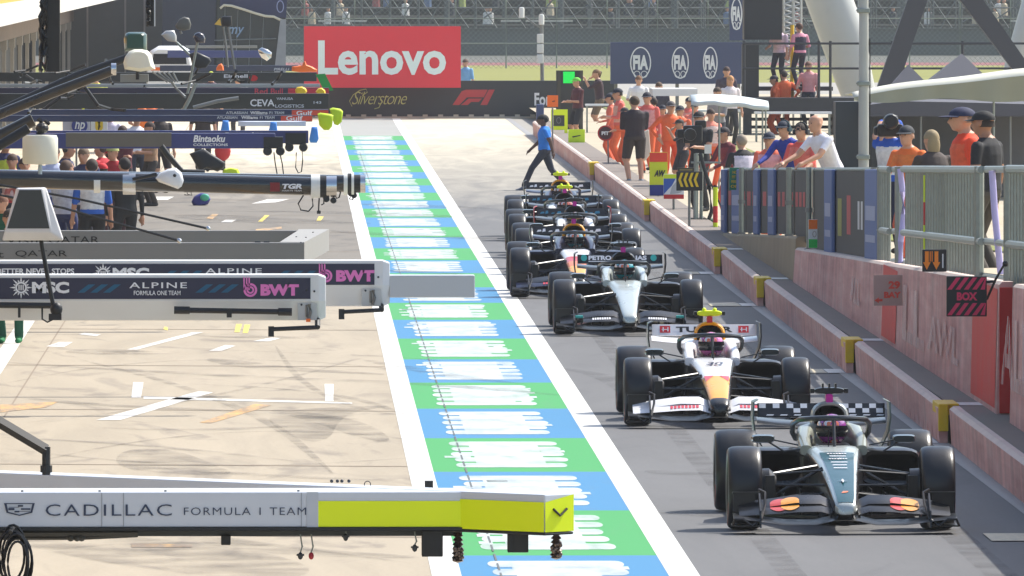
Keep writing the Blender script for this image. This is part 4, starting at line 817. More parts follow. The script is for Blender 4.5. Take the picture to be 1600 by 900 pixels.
mb = MB(); off = -nrm*.004; mb.add([mid+off+UZ*(zb_+.001), B0+off+UZ*(zb_+.001), B0+off+UZ*(zt-.035), mid+off+UZ*(zt-.035)], [(0,1,2,3)]); e = B0+dirv*.004; mb.add([e+UZ*(zb_+.001), e+nrm*dep+UZ*(zb_+.001), e+nrm*dep+UZ*(zt-.004), e+UZ*(zt-.035)], [(0,1,2,3)]); mb.build('fluorescent_panel', fluoro, root)
mb = MB(); c = e+nrm*dep*.5+dirv*.004+UZ*(zt-.085); mb.tube([c-nrm*.045+UZ*.018, c-UZ*.012, c+nrm*.045+UZ*.018], .006, n=5); mb.build('chevron_emblem', black, root)
mb = MB(); c = B0-dirv*.16; mb.box(c.x-.047, c.x+.047, c.y+.05, c.y+.15, lz(866, 54.4), zb_-.012); mb.build('hanging_box', black, root, bev=.004)
mb = MB(); mb.box(lx(664, 55.2), lx(677, 55.2), 55.3, 55.36, zt-.02, zt+.02); mb.build('top_block', black, root)
h2 = hose_end('knobbly bronze air hose under the tip of the angled gantry', 870, 828, 874, 54.4)
mb = MB(); ring(mb, (lx(574, 55.3), 55.3, lz(757, 55.3)), UX, UZ, .016, .016, .004); 
for x in (518, 527, 534, 545): mb.ball((lx(x, 55.3), 55.3, lz(752, 55.3)), .008)
mb.build('top_fitting', bol, root)
# black bracket arm at the left edge and a coil of cable
Zk = 55.4; mb = MB(); mb.tube([(lx(-60, Zk), Zk, lz(628, Zk)), (lx(0, Zk), Zk, lz(660, Zk)), (lx(72, Zk), Zk, lz(703, Zk))], .026, n=4); mb.tube([(lx(72, Zk), Zk, lz(698, Zk)), (lx(72, Zk), Zk, lz(742, Zk))], .019, n=8); mb.tube([(lx(72, Zk), Zk, lz(727, Zk)), (lx(72, Zk), Zk, lz(738, Zk))], .027, n=8)
o = mb.build('bracket_arm', black); origin(o, (lx(72, Zk), Zk, lz(742, Zk))); tag(o, 'black bracket arm standing on the near white gantry at the left edge', 'bracket')
mb = MB(); Zk = 54.5; rr = random.Random(2)
for k in range(7):
    cx, cy, a, b = 22+rr.uniform(-6, 6), 874+rr.uniform(-5, 8), rr.uniform(15, 28), rr.uniform(34, 50); ph = rr.uniform(-.2, .2)
    mb.tube([(lx(cx+a*math.cos(t)+b*.15*math.sin(t)*ph, Zk), Zk+.02*k/3, lz(cy+b*math.sin(t), Zk)) for t in np.linspace(0, 2*math.pi, 22)], .0065, n=6)
mb.tube([(lx(16, Zk), Zk, lz(832, Zk)), (lx(20, Zk), Zk+.1, lz(824, Zk))], .01, n=6); o = mb.build('cable_coil', black, smooth=True); origin(o, (lx(22, Zk), Zk, lz(829, Zk))); tag(o, 'coil of black cable hanging from the near gantry at the left edge', 'cable')
mb = MB(); mb.tube([(XF, 54.9, lz(842, 54.9)), (lx(130, 54.9), 54.9, lz(840, 54.9)), (lx(215, 54.9), 54.9, lz(836, 54.9))], .012, n=6); mb.tube([(XF, 54.8, lz(835, 54.8)), (lx(215, 54.8), 54.8, lz(832, 54.8))], .02, n=6)
for x in (110, 120, 127): mb.ball((lx(x, 54.8), 54.8, lz(840, 54.8)), .018)
o = mb.build('air_line', M('line_dark', (58,60,60), .5)); origin(o, (lx(60, 54.9), 54.9, lz(842, 54.9))); tag(o, 'dark air line and tube slung below the nearest white gantry', 'pipe')
# navy and white pair
alw = M('shell_white', (214,216,218), .45, coat=.2, var=.05); aln = M('panel_navy', (34,38,66), .4); wl = M('white_lettering', (226,228,232), .5); tealst = M('slash_teal', (16,86,120), .5)
def alpine(label, Z, x_end, yt, slope, main):
    s = F/Z; root = thing('pit_gantry', label, 'gantry', (XF, Z, lz(yt+75, Z)), 'pit gantries over the apron')
    xe = lx(x_end-11, Z); zt = lz(yt, Z); mb = MB(); z0 = lz(yt+72, Z)
    sec = lambda x, t: [Vector((x, Z+.0+.03*t, zt-.02*t)), Vector((x, Z+.34-.03*t, zt-.02*t)), Vector((x, Z+.34-.03*t, z0+.02*t)), Vector((x, Z+.06+.03*t, z0+.02*t)), Vector((x, Z+.0+.03*t, zt-.19))]
    mb.loft([sec(XF, 0), sec(xe, 0), sec(xe+11/s, 1.0)]); mb.build('shell', alw, root, bev=.008)
    fpatch(root, 'navy_panel', aln, -1150, x_end-24, yt+5, yt+38, Z, .004)
    mb = MB(); ink = lambda xa, xb, ya, yb, t, **k: lettering(mb, t, (lx(xa, Z), Z, lz(yb, Z)), UX, UZ, lx(xb, Z)-lx(xa, Z), lz(ya, Z)-lz(yb, Z), off=.007, **k)
    d = x_end-510
    if main:
        ink(51+d, 109+d, yt+11, yt+29, 'MSC', bold=.05); ink(203+d, 293+d, yt+12, yt+21, 'ALPINE', bold=.01, space=1.2); ink(210+d, 283+d, yt+25, yt+32, 'FORMULA ONE TEAM', bold=.01)
    else: ink(-4, 116, yt+12, yt+21, 'BETTER NEVER STOPS', bold=.03); ink(176, 233, yt+11, yt+29, 'MSC', bold=.05); ink(321, 409, yt+12, yt+20, 'ALPINE', bold=.01, space=1.2); ink(329, 398, yt+25, yt+31, 'FORMULA ONE TEAM', bold=.01)
    cx = (34+d) if main else 161; c = (lx(cx, Z), Z, lz(yt+20, Z)); ring(mb, c, UX, UZ, .042, .042, .012, off=.007)
    for k in range(16):
        a = 2*math.pi*k/16; r1 = .062 if k % 2 else .085; u = Vector((math.cos(a), 0, math.sin(a))); t = Vector((-math.sin(a), 0, math.cos(a))); p = Vector(c)-UY*.007
        mb.add([p+u*.044+t*.007, p+u*.044-t*.007, p+u*r1], [(0,1,2)])
    for x in (-.015, 0, .015): mb.add([Vector(c)+Vector((x-.004,-.007,-.02)), Vector(c)+Vector((x+.004,-.007,-.02)), Vector(c)+Vector((x+.004,-.007,.02)), Vector(c)+Vector((x-.004,-.007,.02))], [(0,1,2,3)])
    mb.build('white_lettering', wl, root)
    mb = MB()
    for b in ((122+d, 306+d) if main else (250, 428)):
        for k in range(3): patch(mb, [(0,0),(.05,0),(.13,.06),(.08,.06)], (lx(b+k*20, Z), Z, lz(yt+28, Z)), UX, UZ, off=.007)
    mb.build('teal_slash', tealst, root)
    mb = MB(); xb = 402+d if main else 519; lettering(mb, 'BWT', (lx(xb+6, Z), Z, lz(yt+33, Z)), UX, UZ, lx(xb+66, Z)-lx(xb+6, Z), lz(yt+15, Z)-lz(yt+33, Z), off=.007, bold=.06)
    xb -= 22; c = (lx(xb+12, Z), Z, lz(yt+24, Z)); ring(mb, c, UX, UZ, .05, .05, .016, off=.007); ring(mb, c, UX, UZ, .028, .028, .013, off=.007)
    for q in range(3): patch(mb, [(0,0),(.010,0),(.010,.085),(0,.10)], (lx(xb+1.2+q*4, Z), Z, lz(yt+24, Z)), UX, UZ, off=.007)
    mb.build('pink_lettering', pink, root)
    # recess, bolts, handle below
    fpatch(root, 'service_recess', M('recess_grey', (186,188,188), .5), x_end-44, x_end-14, yt+45, yt+71, Z-.0, .002)
    mb = MB(); mb.tube([(lx(x_end-26, Z), Z-.02, lz(yt+46, Z)), (lx(x_end-24, Z), Z-.02, lz(yt+58, Z)), (lx(x_end-27, Z), Z-.02, lz(yt+69, Z))], .014, n=6); mb.tube([(lx(x_end-30, Z), Z-.01, lz(yt+47, Z)), (lx(x_end-30, Z), Z-.01, lz(yt+66, Z))], .008, n=6); mb.build('cable_loop', M('loop_grey', (110,108,104), .6), root)
    mb = MB()
    for x, y in ((x_end-38, 47), (x_end-18, 26), (x_end-30, 24)): mb.ball((lx(x, Z), Z-.003, lz(yt+y, Z)), .008)
    mb.build('bolt', bol, root)
    if main: fpatch(root, 'orange_label', orange, x_end-31, x_end-24, yt+69, yt+74, Z-.05, .004)
    hx0 = x_end-90 if main else x_end-80; hy = yt+84 if main else yt+79
    mb = MB(); mb.tube([(lx(hx0+8, Z), Z-.05, lz(hy+1, Z)), (lx(x_end-13, Z), Z-.05, lz(hy-2, Z))], .016, n=8); pbox(mb, hx0, hx0+9, hy-3, hy+13, Z-.08, .06); mb.tube([(lx(x_end-13, Z), Z-.05, lz(hy-2, Z)), (lx(x_end-13, Z), Z+.05, lz(yt+71, Z))], .02, n=8); mb.build('dark_handle', dark, root)
    return root
ZA1, ZA2 = 88.4, 93.3
a1 = alpine('nearer navy and white gantry with white and pink lettering', ZA1, 509, 429, 0, True); a2 = alpine('second navy and white gantry with a grey telescopic arm', ZA2, 609, 407, 0, False)
mb = MB(); pbox(mb, 608, 742, 430, 465, ZA2+.03, .24); mb.build('telescopic_arm', M('arm_grey', (186,190,194), .45, var=.06), a2, bev=.01)
mb = MB(); mb.tube([(lx(-200, ZA1), ZA1-.06, lz(474, ZA1)), (lx(88, ZA1), ZA1-.06, lz(477, ZA1))], .022, n=8); pbox(mb, 28, 32, 474, 496, ZA1-.08, .05); mb.build('dark_rod', dark, a1)
mb = MB(); mb.tube([(lx(x, ZA1), ZA1-.06, lz(y, ZA1)) for x, y in ((272,484),(296,484.3),(297,484.3),(434,486.7),(435,486.7),(456,487))], [.028,.028,.02,.02,.028,.028], n=8); pbox(mb, 354, 362, 483, 496, ZA1-.09, .05); mb.build('dark_rod', dark, a1)
# stop-light housing on a slanted pole
Zq = 87.5; root = thing('stop_light', 'grey trapezoid stop light housing on a slanted black pole', 'light', (lx(85, Zq), Zq, lz(500, Zq)))
ft = [(36,294),(72,294),(98,374),(6,374)]; bk = [(40,293),(74,293),(100,373),(10,373)]
mb = MB(); f_ = [Vector((lx(x, Zq), Zq-.14, lz(y, Zq))) for x, y in ((30,294),(66,294),(80,362),(8,362))]; f2 = [Vector((lx(x, Zq), Zq-.10, lz(y, Zq))) for x, y in ((26,293),(72,292),(100,375),(4,375))]; b_ = [Vector((lx(x, Zq), Zq+.16, lz(y, Zq))) for x, y in ((32,294),(72,294),(98,372),(8,372))]
mb.loft([b_, f2, f_]); mb.build('housing', M('housing_white', (210,208,208), .45), root, bev=.01)
mb = MB(); mb.add([Vector((lx(x, Zq), Zq-.143, lz(y, Zq))) for x, y in ((31,296),(65,296),(78,356),(12,356))], [(0,1,2,3)]); mb.build('dark_panel', M('panel_charcoal', (58,62,62), .6), root)
mb = MB(); mb.tube([(lx(64, Zq), Zq, lz(374, Zq)), (lx(74, Zq), Zq, lz(430, Zq)), (lx(85, Zq), Zq, lz(486, Zq))], .016, n=8); mb.ball((lx(88, Zq), Zq, lz(483, Zq)), .045, .04, .05); pbox(mb, 76, 96, 490, 500, Zq-.03, .05)
mb.tube([(lx(66, Zq), Zq-.02, lz(479, Zq)), (lx(66, Zq), Zq-.02, lz(498, Zq)), (lx(74, Zq), Zq-.02, lz(503, Zq)), (lx(84, Zq), Zq-.02, lz(498, Zq))], .007, n=6); mb.build('pole_and_joint', dark, root, smooth=True)
# flat grey pair joined by an end plate
qz = 2.40; Zn, Zfq = F*(H-qz)/(379-VY), F*(H-qz)/(360-VY); qm = M('flat_grey_coating', (128,127,124), .6, var=.05)
root = thing('pit_gantry', 'flat grey gantry loop with black capitals and a wide end plate', 'gantry', (XF, Zn, 2.2), 'pit gantries over the apron')
xn, xfq = lx(475, Zn), lx(514, Zfq); hb = .19
mb = MB(); mb.box(XF, xn-.0, Zn, Zn+.12, qz-hb, qz); mb.build('near_beam', qm, root, bev=.008)
mb = MB(); mb.box(XF, xfq-.2, Zfq, Zfq+.12, qz-hb, qz); mb.build('far_beam', qm, root, bev=.008)
mb = MB()
o4 = [Vector((xn+.002, Zn-.001, 0)), Vector((xfq+.002, Zfq+.4, 0)), Vector((lx(466, Zfq), Zfq+.4, 0)), Vector((lx(466, Zfq), Zfq-.01, 0)), Vector((lx(437, Zn), Zn+.13, 0)), Vector((xn+.002-.2, Zn+.13, 0))]
mb.loft([[p+UZ*(qz-hb+.004) for p in o4], [p+UZ*(qz+.003) for p in o4]]); mb.build('end_plate', M('end_plate_grey', (150,148,144), .6, var=.05), root)
mb = MB()
for x, y in ((455,366),(463,371),(489,364),(478,372),(470,380)): Zx = F*(H-qz)/(y-VY); mb.lathe([(.001,0),(.008,0),(.008,.006),(.001,.007)], (lx(x, Zx), Zx, qz+.004), 'Z', 8)
for x in (398, 412): mb.box(lx(x, Zn), lx(x+9, Zn), Zn+.04, Zn+.08, qz, qz+.012)
mb.build('bolt', bol, root)
words(root, 'Visit', -47, 6, 392, 402, Zn-.002, black, .0); words(root, 'QATAR', 24, 105, 391, 402, Zn-.002, black, .0)
Zw = Zfq-.002; words(root, 'Visit', 8, 64, 369, 380, Zw, black, .0); words(root, 'QATAR', 76, 155, 369, 382, Zw, black, .0)
# slack stays from the far left
for k, (pts, l) in enumerate(([[(-20,285),(120,310),(325,357)], 'upper thin black stay sloping down above the grey gantry'], [[(-20,300),(100,325),(280,376)], 'lower thin black stay sloping down to the grey gantry'])):
    zz = 103-k*3; root = thing('gantry_stay', l, 'stay', (lx(pts[-1][0], zz), zz, lz(pts[-1][1], zz)), 'black gantry stays'); mb = MB(); mb.tube([(lx(x, zz), zz, lz(y, zz)) for x, y in pts], .011, n=6); mb.build('rod', dark, root); mb = MB(); mb.ball((lx(pts[-1][0], zz), zz, lz(pts[-1][1], zz)), .022); mb.build('rod_end', chrome, root)
# glossy black tubes
tubm = M('gloss_black_tube', (22,22,23), .22, var=.2, coat=.8)
def tube_gantry(label, Z, x1, y0, y1, r, m):
    root = thing('pit_gantry', label, 'gantry', (XF, Z, lz(y1, Z)), 'pit gantries over the apron'); mb = MB(); xl = XF; ya = y0+(y1-y0)*((VX+XF*F/Z)-0)/(x1)
    mb.tube([(xl, Z, lz(ya, Z)), (lx(0, Z), Z, lz(y0, Z)), (lx(x1, Z), Z, lz(y1, Z))], r, n=20); mb.build('tube', m, root, smooth=True); return root
ZT1, ZT2 = 128.5, 134
t1 = tube_gantry('nearer glossy black tube gantry with white and red print', ZT1, 486, 279, 291, .098, tubm); t2 = tube_gantry('second glossy black tube gantry with a white collar', ZT2, 548, 278, 287, .095, tubm)
def collar(root, xa, xb, y, r, Z, m, name, sy=1): mb = MB(); mb.tube([(lx(xa, Z), Z, lz(y, Z)), (lx(xb, Z), Z, lz(y, Z))], r, n=20); return mb.build(name, m, root, smooth=True)
for a, b, m, r, nm in ((147,157,whitep,.103,'white_band'), (192,212,M('chrome_band', (190,190,188), .2, .9),.115,'clamp'), (486,500,whitep,.125,'white_cap'), (500,510,black,.118,'black_band'), (510,526,chrome,.112,'chrome_end')): collar(t1, a, b, 284+(a/486)*7, r, ZT1, m, nm)
for a, b, m, r, nm in ((537,543,whitep,.125,'white_collar'), (543,549,black,.115,'black_band'), (549,553,whitep,.125,'white_collar'), (553,563,black,.1,'black_band'), (563,571,chrome,.1,'chrome_end')): collar(t2, a, b, 287, r, ZT2, m, nm)
words(t1, 'TGR', 441, 472, 287, 295, ZT1-.098, wl, .05, .2); fpatch(t1, 'red_print', M('print_red', (120,22,28), .5), 422, 437, 285, 299, ZT1-.098); words(t1, 'HAAS F1 TEAM', 441, 471, 296.5, 299, ZT1-.097, wl, .0)
mb = MB()
for x, y in ((510,311),(521,313),(548,302),(553,305)): Zz = ZT1 if x < 530 else ZT2; mb.lathe([(.002,-.03),(.03,-.03),(.035,0),(.03,.03),(.002,.03)], (lx(x, Zz), Zz, lz(y, Zz)), 'Y', 12)
for pts, Z in (([(474,305),(466,318),(470,328),(482,330),(489,322),(488,310)], ZT1-.05), ([(499,306),(498,320),(498,332)], ZT1), ([(505,305),(506,318),(502,320)], ZT1), ([(532,300),(530,308),(526,310),(524,304)], ZT2), ([(549,303),(546,311),(551,312),(553,302)], ZT2)): mb.tube([(lx(x, Z), Z, lz(y, Z)) for x, y in pts], .009, n=6)
pbox(mb, 495, 501, 329, 334, ZT1-.02, .04); mb.build('hose_fitting', dark, t1)
for x in (291, 297, 222): mb = MB(); mb.tube([(lx(x, ZT1), ZT1, lz(298, ZT1)), (lx(x+3, ZT1), ZT1, lz(305, ZT1)), (lx(x-3, ZT1), ZT1, lz(304, ZT1))], .007, n=5); mb.build('hook', dark, t1)
def housing(label, prof, Z, m, stalk=None, sm=None, dn=.12, arm=None):
    """rounded lamp or camera housing: outline in the picture plane given real thickness"""
    root = thing('camera_housing', label, 'camera housing', (lx(prof[0][0], Z), Z, lz(max(y for _, y in prof), Z)), 'camera and light housings on the gantries'); mb = MB(); cx = sum(x for x, _ in prof)/len(prof); cy = sum(y for _, y in prof)/len(prof)
    rings = [[Vector((lx(cx+(x-cx)*k, Z), Z+d*dn, lz(cy+(y-cy)*k, Z))) for x, y in prof] for d, k in ((-1,.72),(-.8,.92),(-.3,1),(.4,1),(.9,.9),(1,.7))]
    mb.loft(rings); mb.build('shell', m, root, smooth=True, ang=50)
    if stalk: mb = MB(); mb.tube([(lx(x, Z), Z, lz(y, Z)) for x, y in stalk], arm or .02, n=8); mb.build('stalk', sm or steel, root, smooth=True)
    return root
cream = M('cream_white', (226,224,206), .45, var=.04)
r_ = housing('white rounded camera housing hanging on the glossy black tube', [(243,278),(250,270),(262,264),(275,262),(284,270),(287,282),(284,291),(278,295),(262,289),(248,284)], ZT1-.22, white, [(207,280),(245,272)], dark); mb = MB(); mb.ball((lx(273, ZT1-.34), ZT1-.34, lz(273, ZT1)), .018); mb.build('bolt', black, r_)
mb = MB(); Zd = 127; mb.lathe([(.01,lz(257,Zd)),(.17,lz(256,Zd)),(.185,lz(253,Zd)),(.185,lz(216,Zd)),(.17,lz(211,Zd)),(.02,lz(210,Zd))], (lx(63, Zd), Zd, 0), 'Z', 28); root = thing('antenna_drum', 'cream white drum on a pale pole at the left edge', 'antenna', (lx(63, Zd), Zd, lz(270, Zd))); mb.build('drum', cream, root, smooth=True)
mb = MB(); mb.tube([(lx(63, Zd), Zd, lz(257, Zd)), (lx(63, Zd), Zd, lz(272, Zd))], .02, n=8); mb.build('pole', M('pole_pale_blue', (160,180,196), .4), root); mb = MB(); mb.ball((lx(66, Zd), Zd, lz(200, Zd)), .07, .08, .06); mb.tube([(lx(60, Zd), Zd, lz(185, Zd)), (lx(73, Zd), Zd, lz(200, Zd)), (lx(58, Zd), Zd, lz(210, Zd))], .025, n=6); mb.tube([(lx(70, Zd), Zd, lz(188, Zd)), (lx(78, Zd), Zd, lz(194, Zd))], .02, n=6); mb.build('dark_joint', black, root)
# slanted bronze black tubes
bronze = M('bronze_black_tube', (50,42,30), .3, .3, coat=.4, var=.2)
def slant(label, pts, r, Z, m=bronze):
    o = thing('slanted_boom', label, 'boom', (lx(pts[-1][0], Z), Z, lz(pts[-1][1], Z)), 'slanted booms from the garages'); mb = MB(); mb.tube([(lx(x, Z), Z, lz(y, Z)) for x, y in pts], r, n=16); mb.build('tube', m, o, smooth=True); return o
s1 = slant('bronze slanted boom ending below the white lamp cap', [(-300,300),(0,178),(90,142),(175,110)], .058, 140); s2 = slant('bronze slanted boom ending at the white drum', [(-300,330),(0,213),(52,187)], .07, 126)
s3 = slant('thin black slanted boom above the bronze ones', [(-200,240),(0,173),(120,118),(200,90)], .05, 150, dark); s4 = slant('matt black slanted boom below the lower bronze one', [(-300,350),(0,227),(45,200)], .05, 124, dark)
collar(s1, 174, 182, 108, .07, 140, chrome, 'end_cap')
r_ = housing('white lamp cap like an upturned cup above the slanted boom', [(195,108),(193,98),(196,88),(202,80),(210,77),(222,77),(231,79),(237,86),(240,98),(243,108),(220,112)], 145, cream, [(215,112),(215,124)], dark, .2); mb = MB()
for k in range(5): mb.tube([(lx(238+k*8, 145), 145, lz(112, 145)), (lx(262+k*6-k*2, 145), 145, lz(128, 145))], .012, n=5)
pbox(mb, 188, 232, 116, 128, 145, .3); mb.build('bracket', grey, r_)
housing('dark green box housing behind the white lamp cap', [(195,80),(194,60),(197,52),(202,50),(225,50),(230,54),(230,80)], 152, M('box_green', (10,66,56), .35, coat=.4), None, None, .2)
for lab_, prof, Z, m, stalk in (('black round housing on a long pale stick', [(302,58),(305,52),(311,50),(318,53),(321,60),(320,67),(314,67),(306,66)], 200, M('housing_violet', (44,42,58), .25, coat=.5), [(309,66),(303,95),(296,132),(290,160),(278,185)]),
    ('pale grey angular reflector on a thin arm', [(252,54),(259,48),(272,47),(276,56),(276,66),(262,64)], 215, M('reflector_grey', (186,186,184), .3, .3), [(276,66),(296,85),(310,100)]), ('dark grey round housing high above the garages', [(274,40),(280,30),(288,26),(296,28),(299,38),(297,46),(286,48),(276,45)], 230, M('housing_grey', (86,86,80), .5), [(282,48),(284,53)]),
    ('black boxy housing with yellow side on two thin legs', [(346,27),(350,25),(362,25),(363,40),(358,42),(347,41)], 240, black, [(349,42),(353,70),(356,105)]), ('dark angular housing beside the pale stick', [(296,84),(306,80),(328,90),(330,96),(322,106),(308,107),(300,100)], 205, dark, None),
    ('small black housing next to the dark slanted boom', [(296,240),(318,232),(352,254),(350,262),(340,268),(322,262),(312,268)], 160, dark, None)):
    r_ = housing(lab_, prof, Z, m, stalk, steel if 'pale' in lab_ else grey, .1, .022)
    if 'yellow side' in lab_:
        mb = MB(); mb.loft([[Vector((lx(x, Z), Z-.05, lz(y, Z))) for x, y in ((335,38),(344,28),(346,40))], [Vector((lx(x, Z), Z+.1, lz(y, Z))) for x, y in ((335,38),(344,28),(346,40))]]); mb.build('yellow_side', M('side_yellow', (232,190,80), .5), r_); mb = MB(); mb.tube([(lx(357, Z), Z, lz(42, Z)), (lx(362, Z), Z, lz(75, Z)), (lx(367, Z), Z, lz(108, Z))], .03, n=6); mb.build('stalk', grey, r_)
# blue beams
ZB1, ZB2 = 157, 163
b1 = gantry('grey and blue beam gantry with white script lettering', ZB1, 430, 208, 232, M('beam_blue', (34,46,112), .35, coat=.3), .25); mb = MB(); mb.box(lx(103, ZB1), lx(268, ZB1), ZB1-.004, ZB1+.256, lz(229, ZB1), lz(207.5, ZB1)); mb.build('grey_section', M('beam_grey_brown', (96,92,84), .4), b1)
b2 = gantry('second blue beam gantry reaching toward the coloured strip', ZB2, 482, 204, 224, M('beam_blue_far', (32,42,104), .35, coat=.3), .25)
words(b1, 'Bintaoku', 302, 352, 211, 222, ZB1, wl, .03, .2); words(b1, 'COLLECTIONS', 302, 356, 224, 228, ZB1, wl, .02); words(b2, 'Bintaoku', 350, 408, 207, 217, ZB2, wl, .03, .2)
for root, xs, y, Z in ((b1, (418,438), 238, ZB1), (b2, (452,474), 232, ZB2)):
    mb = MB()
    for x in xs: mb.lathe([(.002,-.04),(.05,-.04),(.06,0),(.05,.04),(.002,.04)], (lx(x, Z), Z, lz(y-2, Z)), 'Y', 14)
    pbox(mb, xs[0]-6, xs[1]+4, y-24, y-6, Z-.02, .3); mb.build('dark_end', dark, root)
mb = MB()
for pts in ([(428,238),(430,255),(433,272)], [(437,238),(441,256),(443,273)], [(463,238),(462,262),(466,270),(471,268),(473,250),(472,234)]): mb.tube([(lx(x, ZB1), ZB1, lz(y, ZB1)) for x, y in pts], .008, n=5)
mb.build('hanging_hose', dark, b1)
for x, y0, y1, l in ((352, 188, 213, 'blue cloth hanging on the blue beam gantry, nearer the garages'), (427, 190, 213, 'narrow blue cloth hanging on the blue beam gantry'), (491, 198, 223, 'blue cloth hanging on the tip of the blue beam gantry')):
    housing(l, [(x-4,y0),(x+5,y0),(x+7,y1-6),(x+4,y1),(x-6,y1),(x-8,y1-5)], 166 if x < 480 else 164.5, M('cloth_sky_blue', (70,140,220), .7), None, None, .06); o = bpy.data.objects[[k for k in bpy.data.objects.keys() if k.startswith('camera_housing')][-1]]
mb = MB(); Zs = 165; words_o = housing('row of white round labels below the dark blue gantry', [(372,189),(478,189),(478,197),(372,197)], 170, M('panel_sky', (196,206,226), .6), None, None, .05)
# further gantries
def far(label, Z, x1, ya, yb, m, texts=(), dep=.22, bar=None, xs=None):
    root = gantry(label, Z, x1, ya, yb, m, dep, .006, x0=XF if xs is None else lx(xs, Z))
    for t, xa, xb, y0, y1, mm, sh in texts: words(root, t, xa, xb, y0, y1, Z, mm, .02, sh)
    if bar: fpatch(root, 'coloured_end', bar[0], bar[1], x1, ya+1, yb-1, Z)
    return root
wnav = M('beam_deep_blue', (26,42,82), .35, coat=.3); gulf = M('panel_brick', (206,74,54), .5); greyl = M('grey_lettering', (190,196,206), .5)
far('deep blue gantry with brick red end and pale print, nearer one', 176, 488, 180, 190, wnav, (('ATLASSIAN', 339, 371, 181.5, 185.5, greyl, 0), ('Williams', 377, 403, 180.8, 185.8, wl, 0), ('F1 TEAM', 406, 429, 181.5, 185.5, greyl, 0), ('Gulf', 447, 473, 181, 188.5, wl, 0)), bar=(gulf, 439))
far('deep blue gantry with brick red end and pale print, higher one', 182, 513, 171, 181, wnav, (('ATLASSIAN', 353, 387, 174, 178, greyl, 0), ('Williams', 391, 418, 173.5, 178.5, wl, 0), ('F1 TEAM', 421, 444, 174, 178, greyl, 0), ('Gulf', 463, 488, 173, 180, wl, 0)), bar=(gulf, 456))
cgm = M('beam_black_green', (28,34,34), .35, coat=.3)
far('black gantry with rounded white letters and silver trim', 199, 514, 146, 169, cgm, (('CEVA', 391, 429, 155, 166, wl, 0), ('LOGISTICS', 430, 475, 163, 168, greyl, 0), ('VANUSA', 432, 458, 152, 156, greyl, 0), ('143', 490, 502, 158, 162, greyl, 0)))
far('dark purple gantry with red and white script', 212, 514, 137, 147, M('beam_purple', (40,38,64), .4), (('Red Bull', 398, 442, 138, 147, M('script_red', (190,60,80), .5), 0),), bar=(M('panel_crimson', (190,40,60), .5), 450))
far('black gantry with white letters and a red badge', 240, 495, 113, 127, M('beam_carbon', (44,46,46), .4), (('Einhell', 350, 387, 116, 121.5, wl, 0),))
mb = MB(); disc(mb, (lx(396, 240), 240, lz(122, 240)), UX, UZ, .085, .06, off=.008); o = mb.build('red_badge', redp); origin(o, (lx(396, 240), 239.9, lz(122, 240))); tag(o, 'small red badge on the black gantry with white letters', 'badge')
far('slim dark gantry with an orange nose', 262, 466, 102, 111, M('beam_slate', (66,72,92), .4), (('PIRELLI', 428, 452, 106, 110, greyl, .2),), xs=250)
far('navy gantry with chrome joint at the far end', 296, 418, 79, 90, M('beam_navy_far', (62,72,124), .4), (), xs=262)
far('thin grey rail gantry above the navy one', 300, 402, 71, 75, grey, (), xs=290); far('silver grey gantry behind the black ones', 222, 500, 131, 136, M('beam_silver', (150,156,160), .4, .3), ())
for l, prof, Z, m in (('orange pointed nose cap on the slim dark gantry', [(456,104),(472,102),(474,97),(477,95),(479,101),(488,104),(496,109),(495,112),(470,113),(456,111)], 261, orange), ('orange ball cap above the black gantry', [(338,106),(341,101),(346,99),(349,103),(350,110),(338,110)], 258, orange),
    ('yellow round end cap, left one on the purple gantry', [(461,140),(464,136),(472,135),(478,138),(480,143),(477,147),(468,148),(462,145)], 210, yellowp), ('yellow round end cap, right one on the purple gantry', [(493,143),(497,138),(503,137),(508,141),(509,146),(505,149),(497,148)], 211, yellowp), ('chrome joint at the end of the far navy gantry', [(403,78),(409,74),(418,77),(425,82),(424,90),(417,95),(409,90),(405,84)], 294, chrome),
    ('lime padded cover on the tip of the nearer deep blue gantry', [(496,178),(500,176),(516,178),(521,180),(519,197),(514,203),(506,203),(499,196)], 175, lime), ('lime padded cover on the tip of the higher deep blue gantry', [(515,170),(520,168),(532,170),(536,174),(534,190),(528,196),(522,194),(518,182)], 181, lime)): housing(l, prof, Z, m, None, None, .12)
gf = MB(); gf.loft([[Vector((lx(x, 236), 236, lz(y, 236))) for x, y in ((493,116),(508,115),(521,141),(507,143))], [Vector((lx(x, 236), 236.06, lz(y, 236))) for x, y in ((493,116),(508,115),(521,141),(507,143))]]); o = gf.build('green_flag', green); origin(o, (lx(507, 236), 236, lz(143, 236))); tag(o, 'slanted green flag at the end of the black gantry', 'flag')
s5 = slant('thin silver stay crossing the deep blue gantries', [(278,188),(296,155),(306,130)], .03, 190, steel); s6 = slant('thin grey arm above the deep blue gantries', [(302,168),(340,158),(373,153)], .03, 188, grey); s7 = slant('dark bent strut under the blue beam gantry', [(252,228),(262,242),(285,268),(320,270)], .04, 156, dark)
s8 = slant('dark slanted strut between the upper gantries', [(120,118),(150,160),(155,168)], .03, 195, dark); s9 = slant('dark slanted strut reaching up to the green box', [(60,178),(110,140),(130,130)], .03, 193, dark)
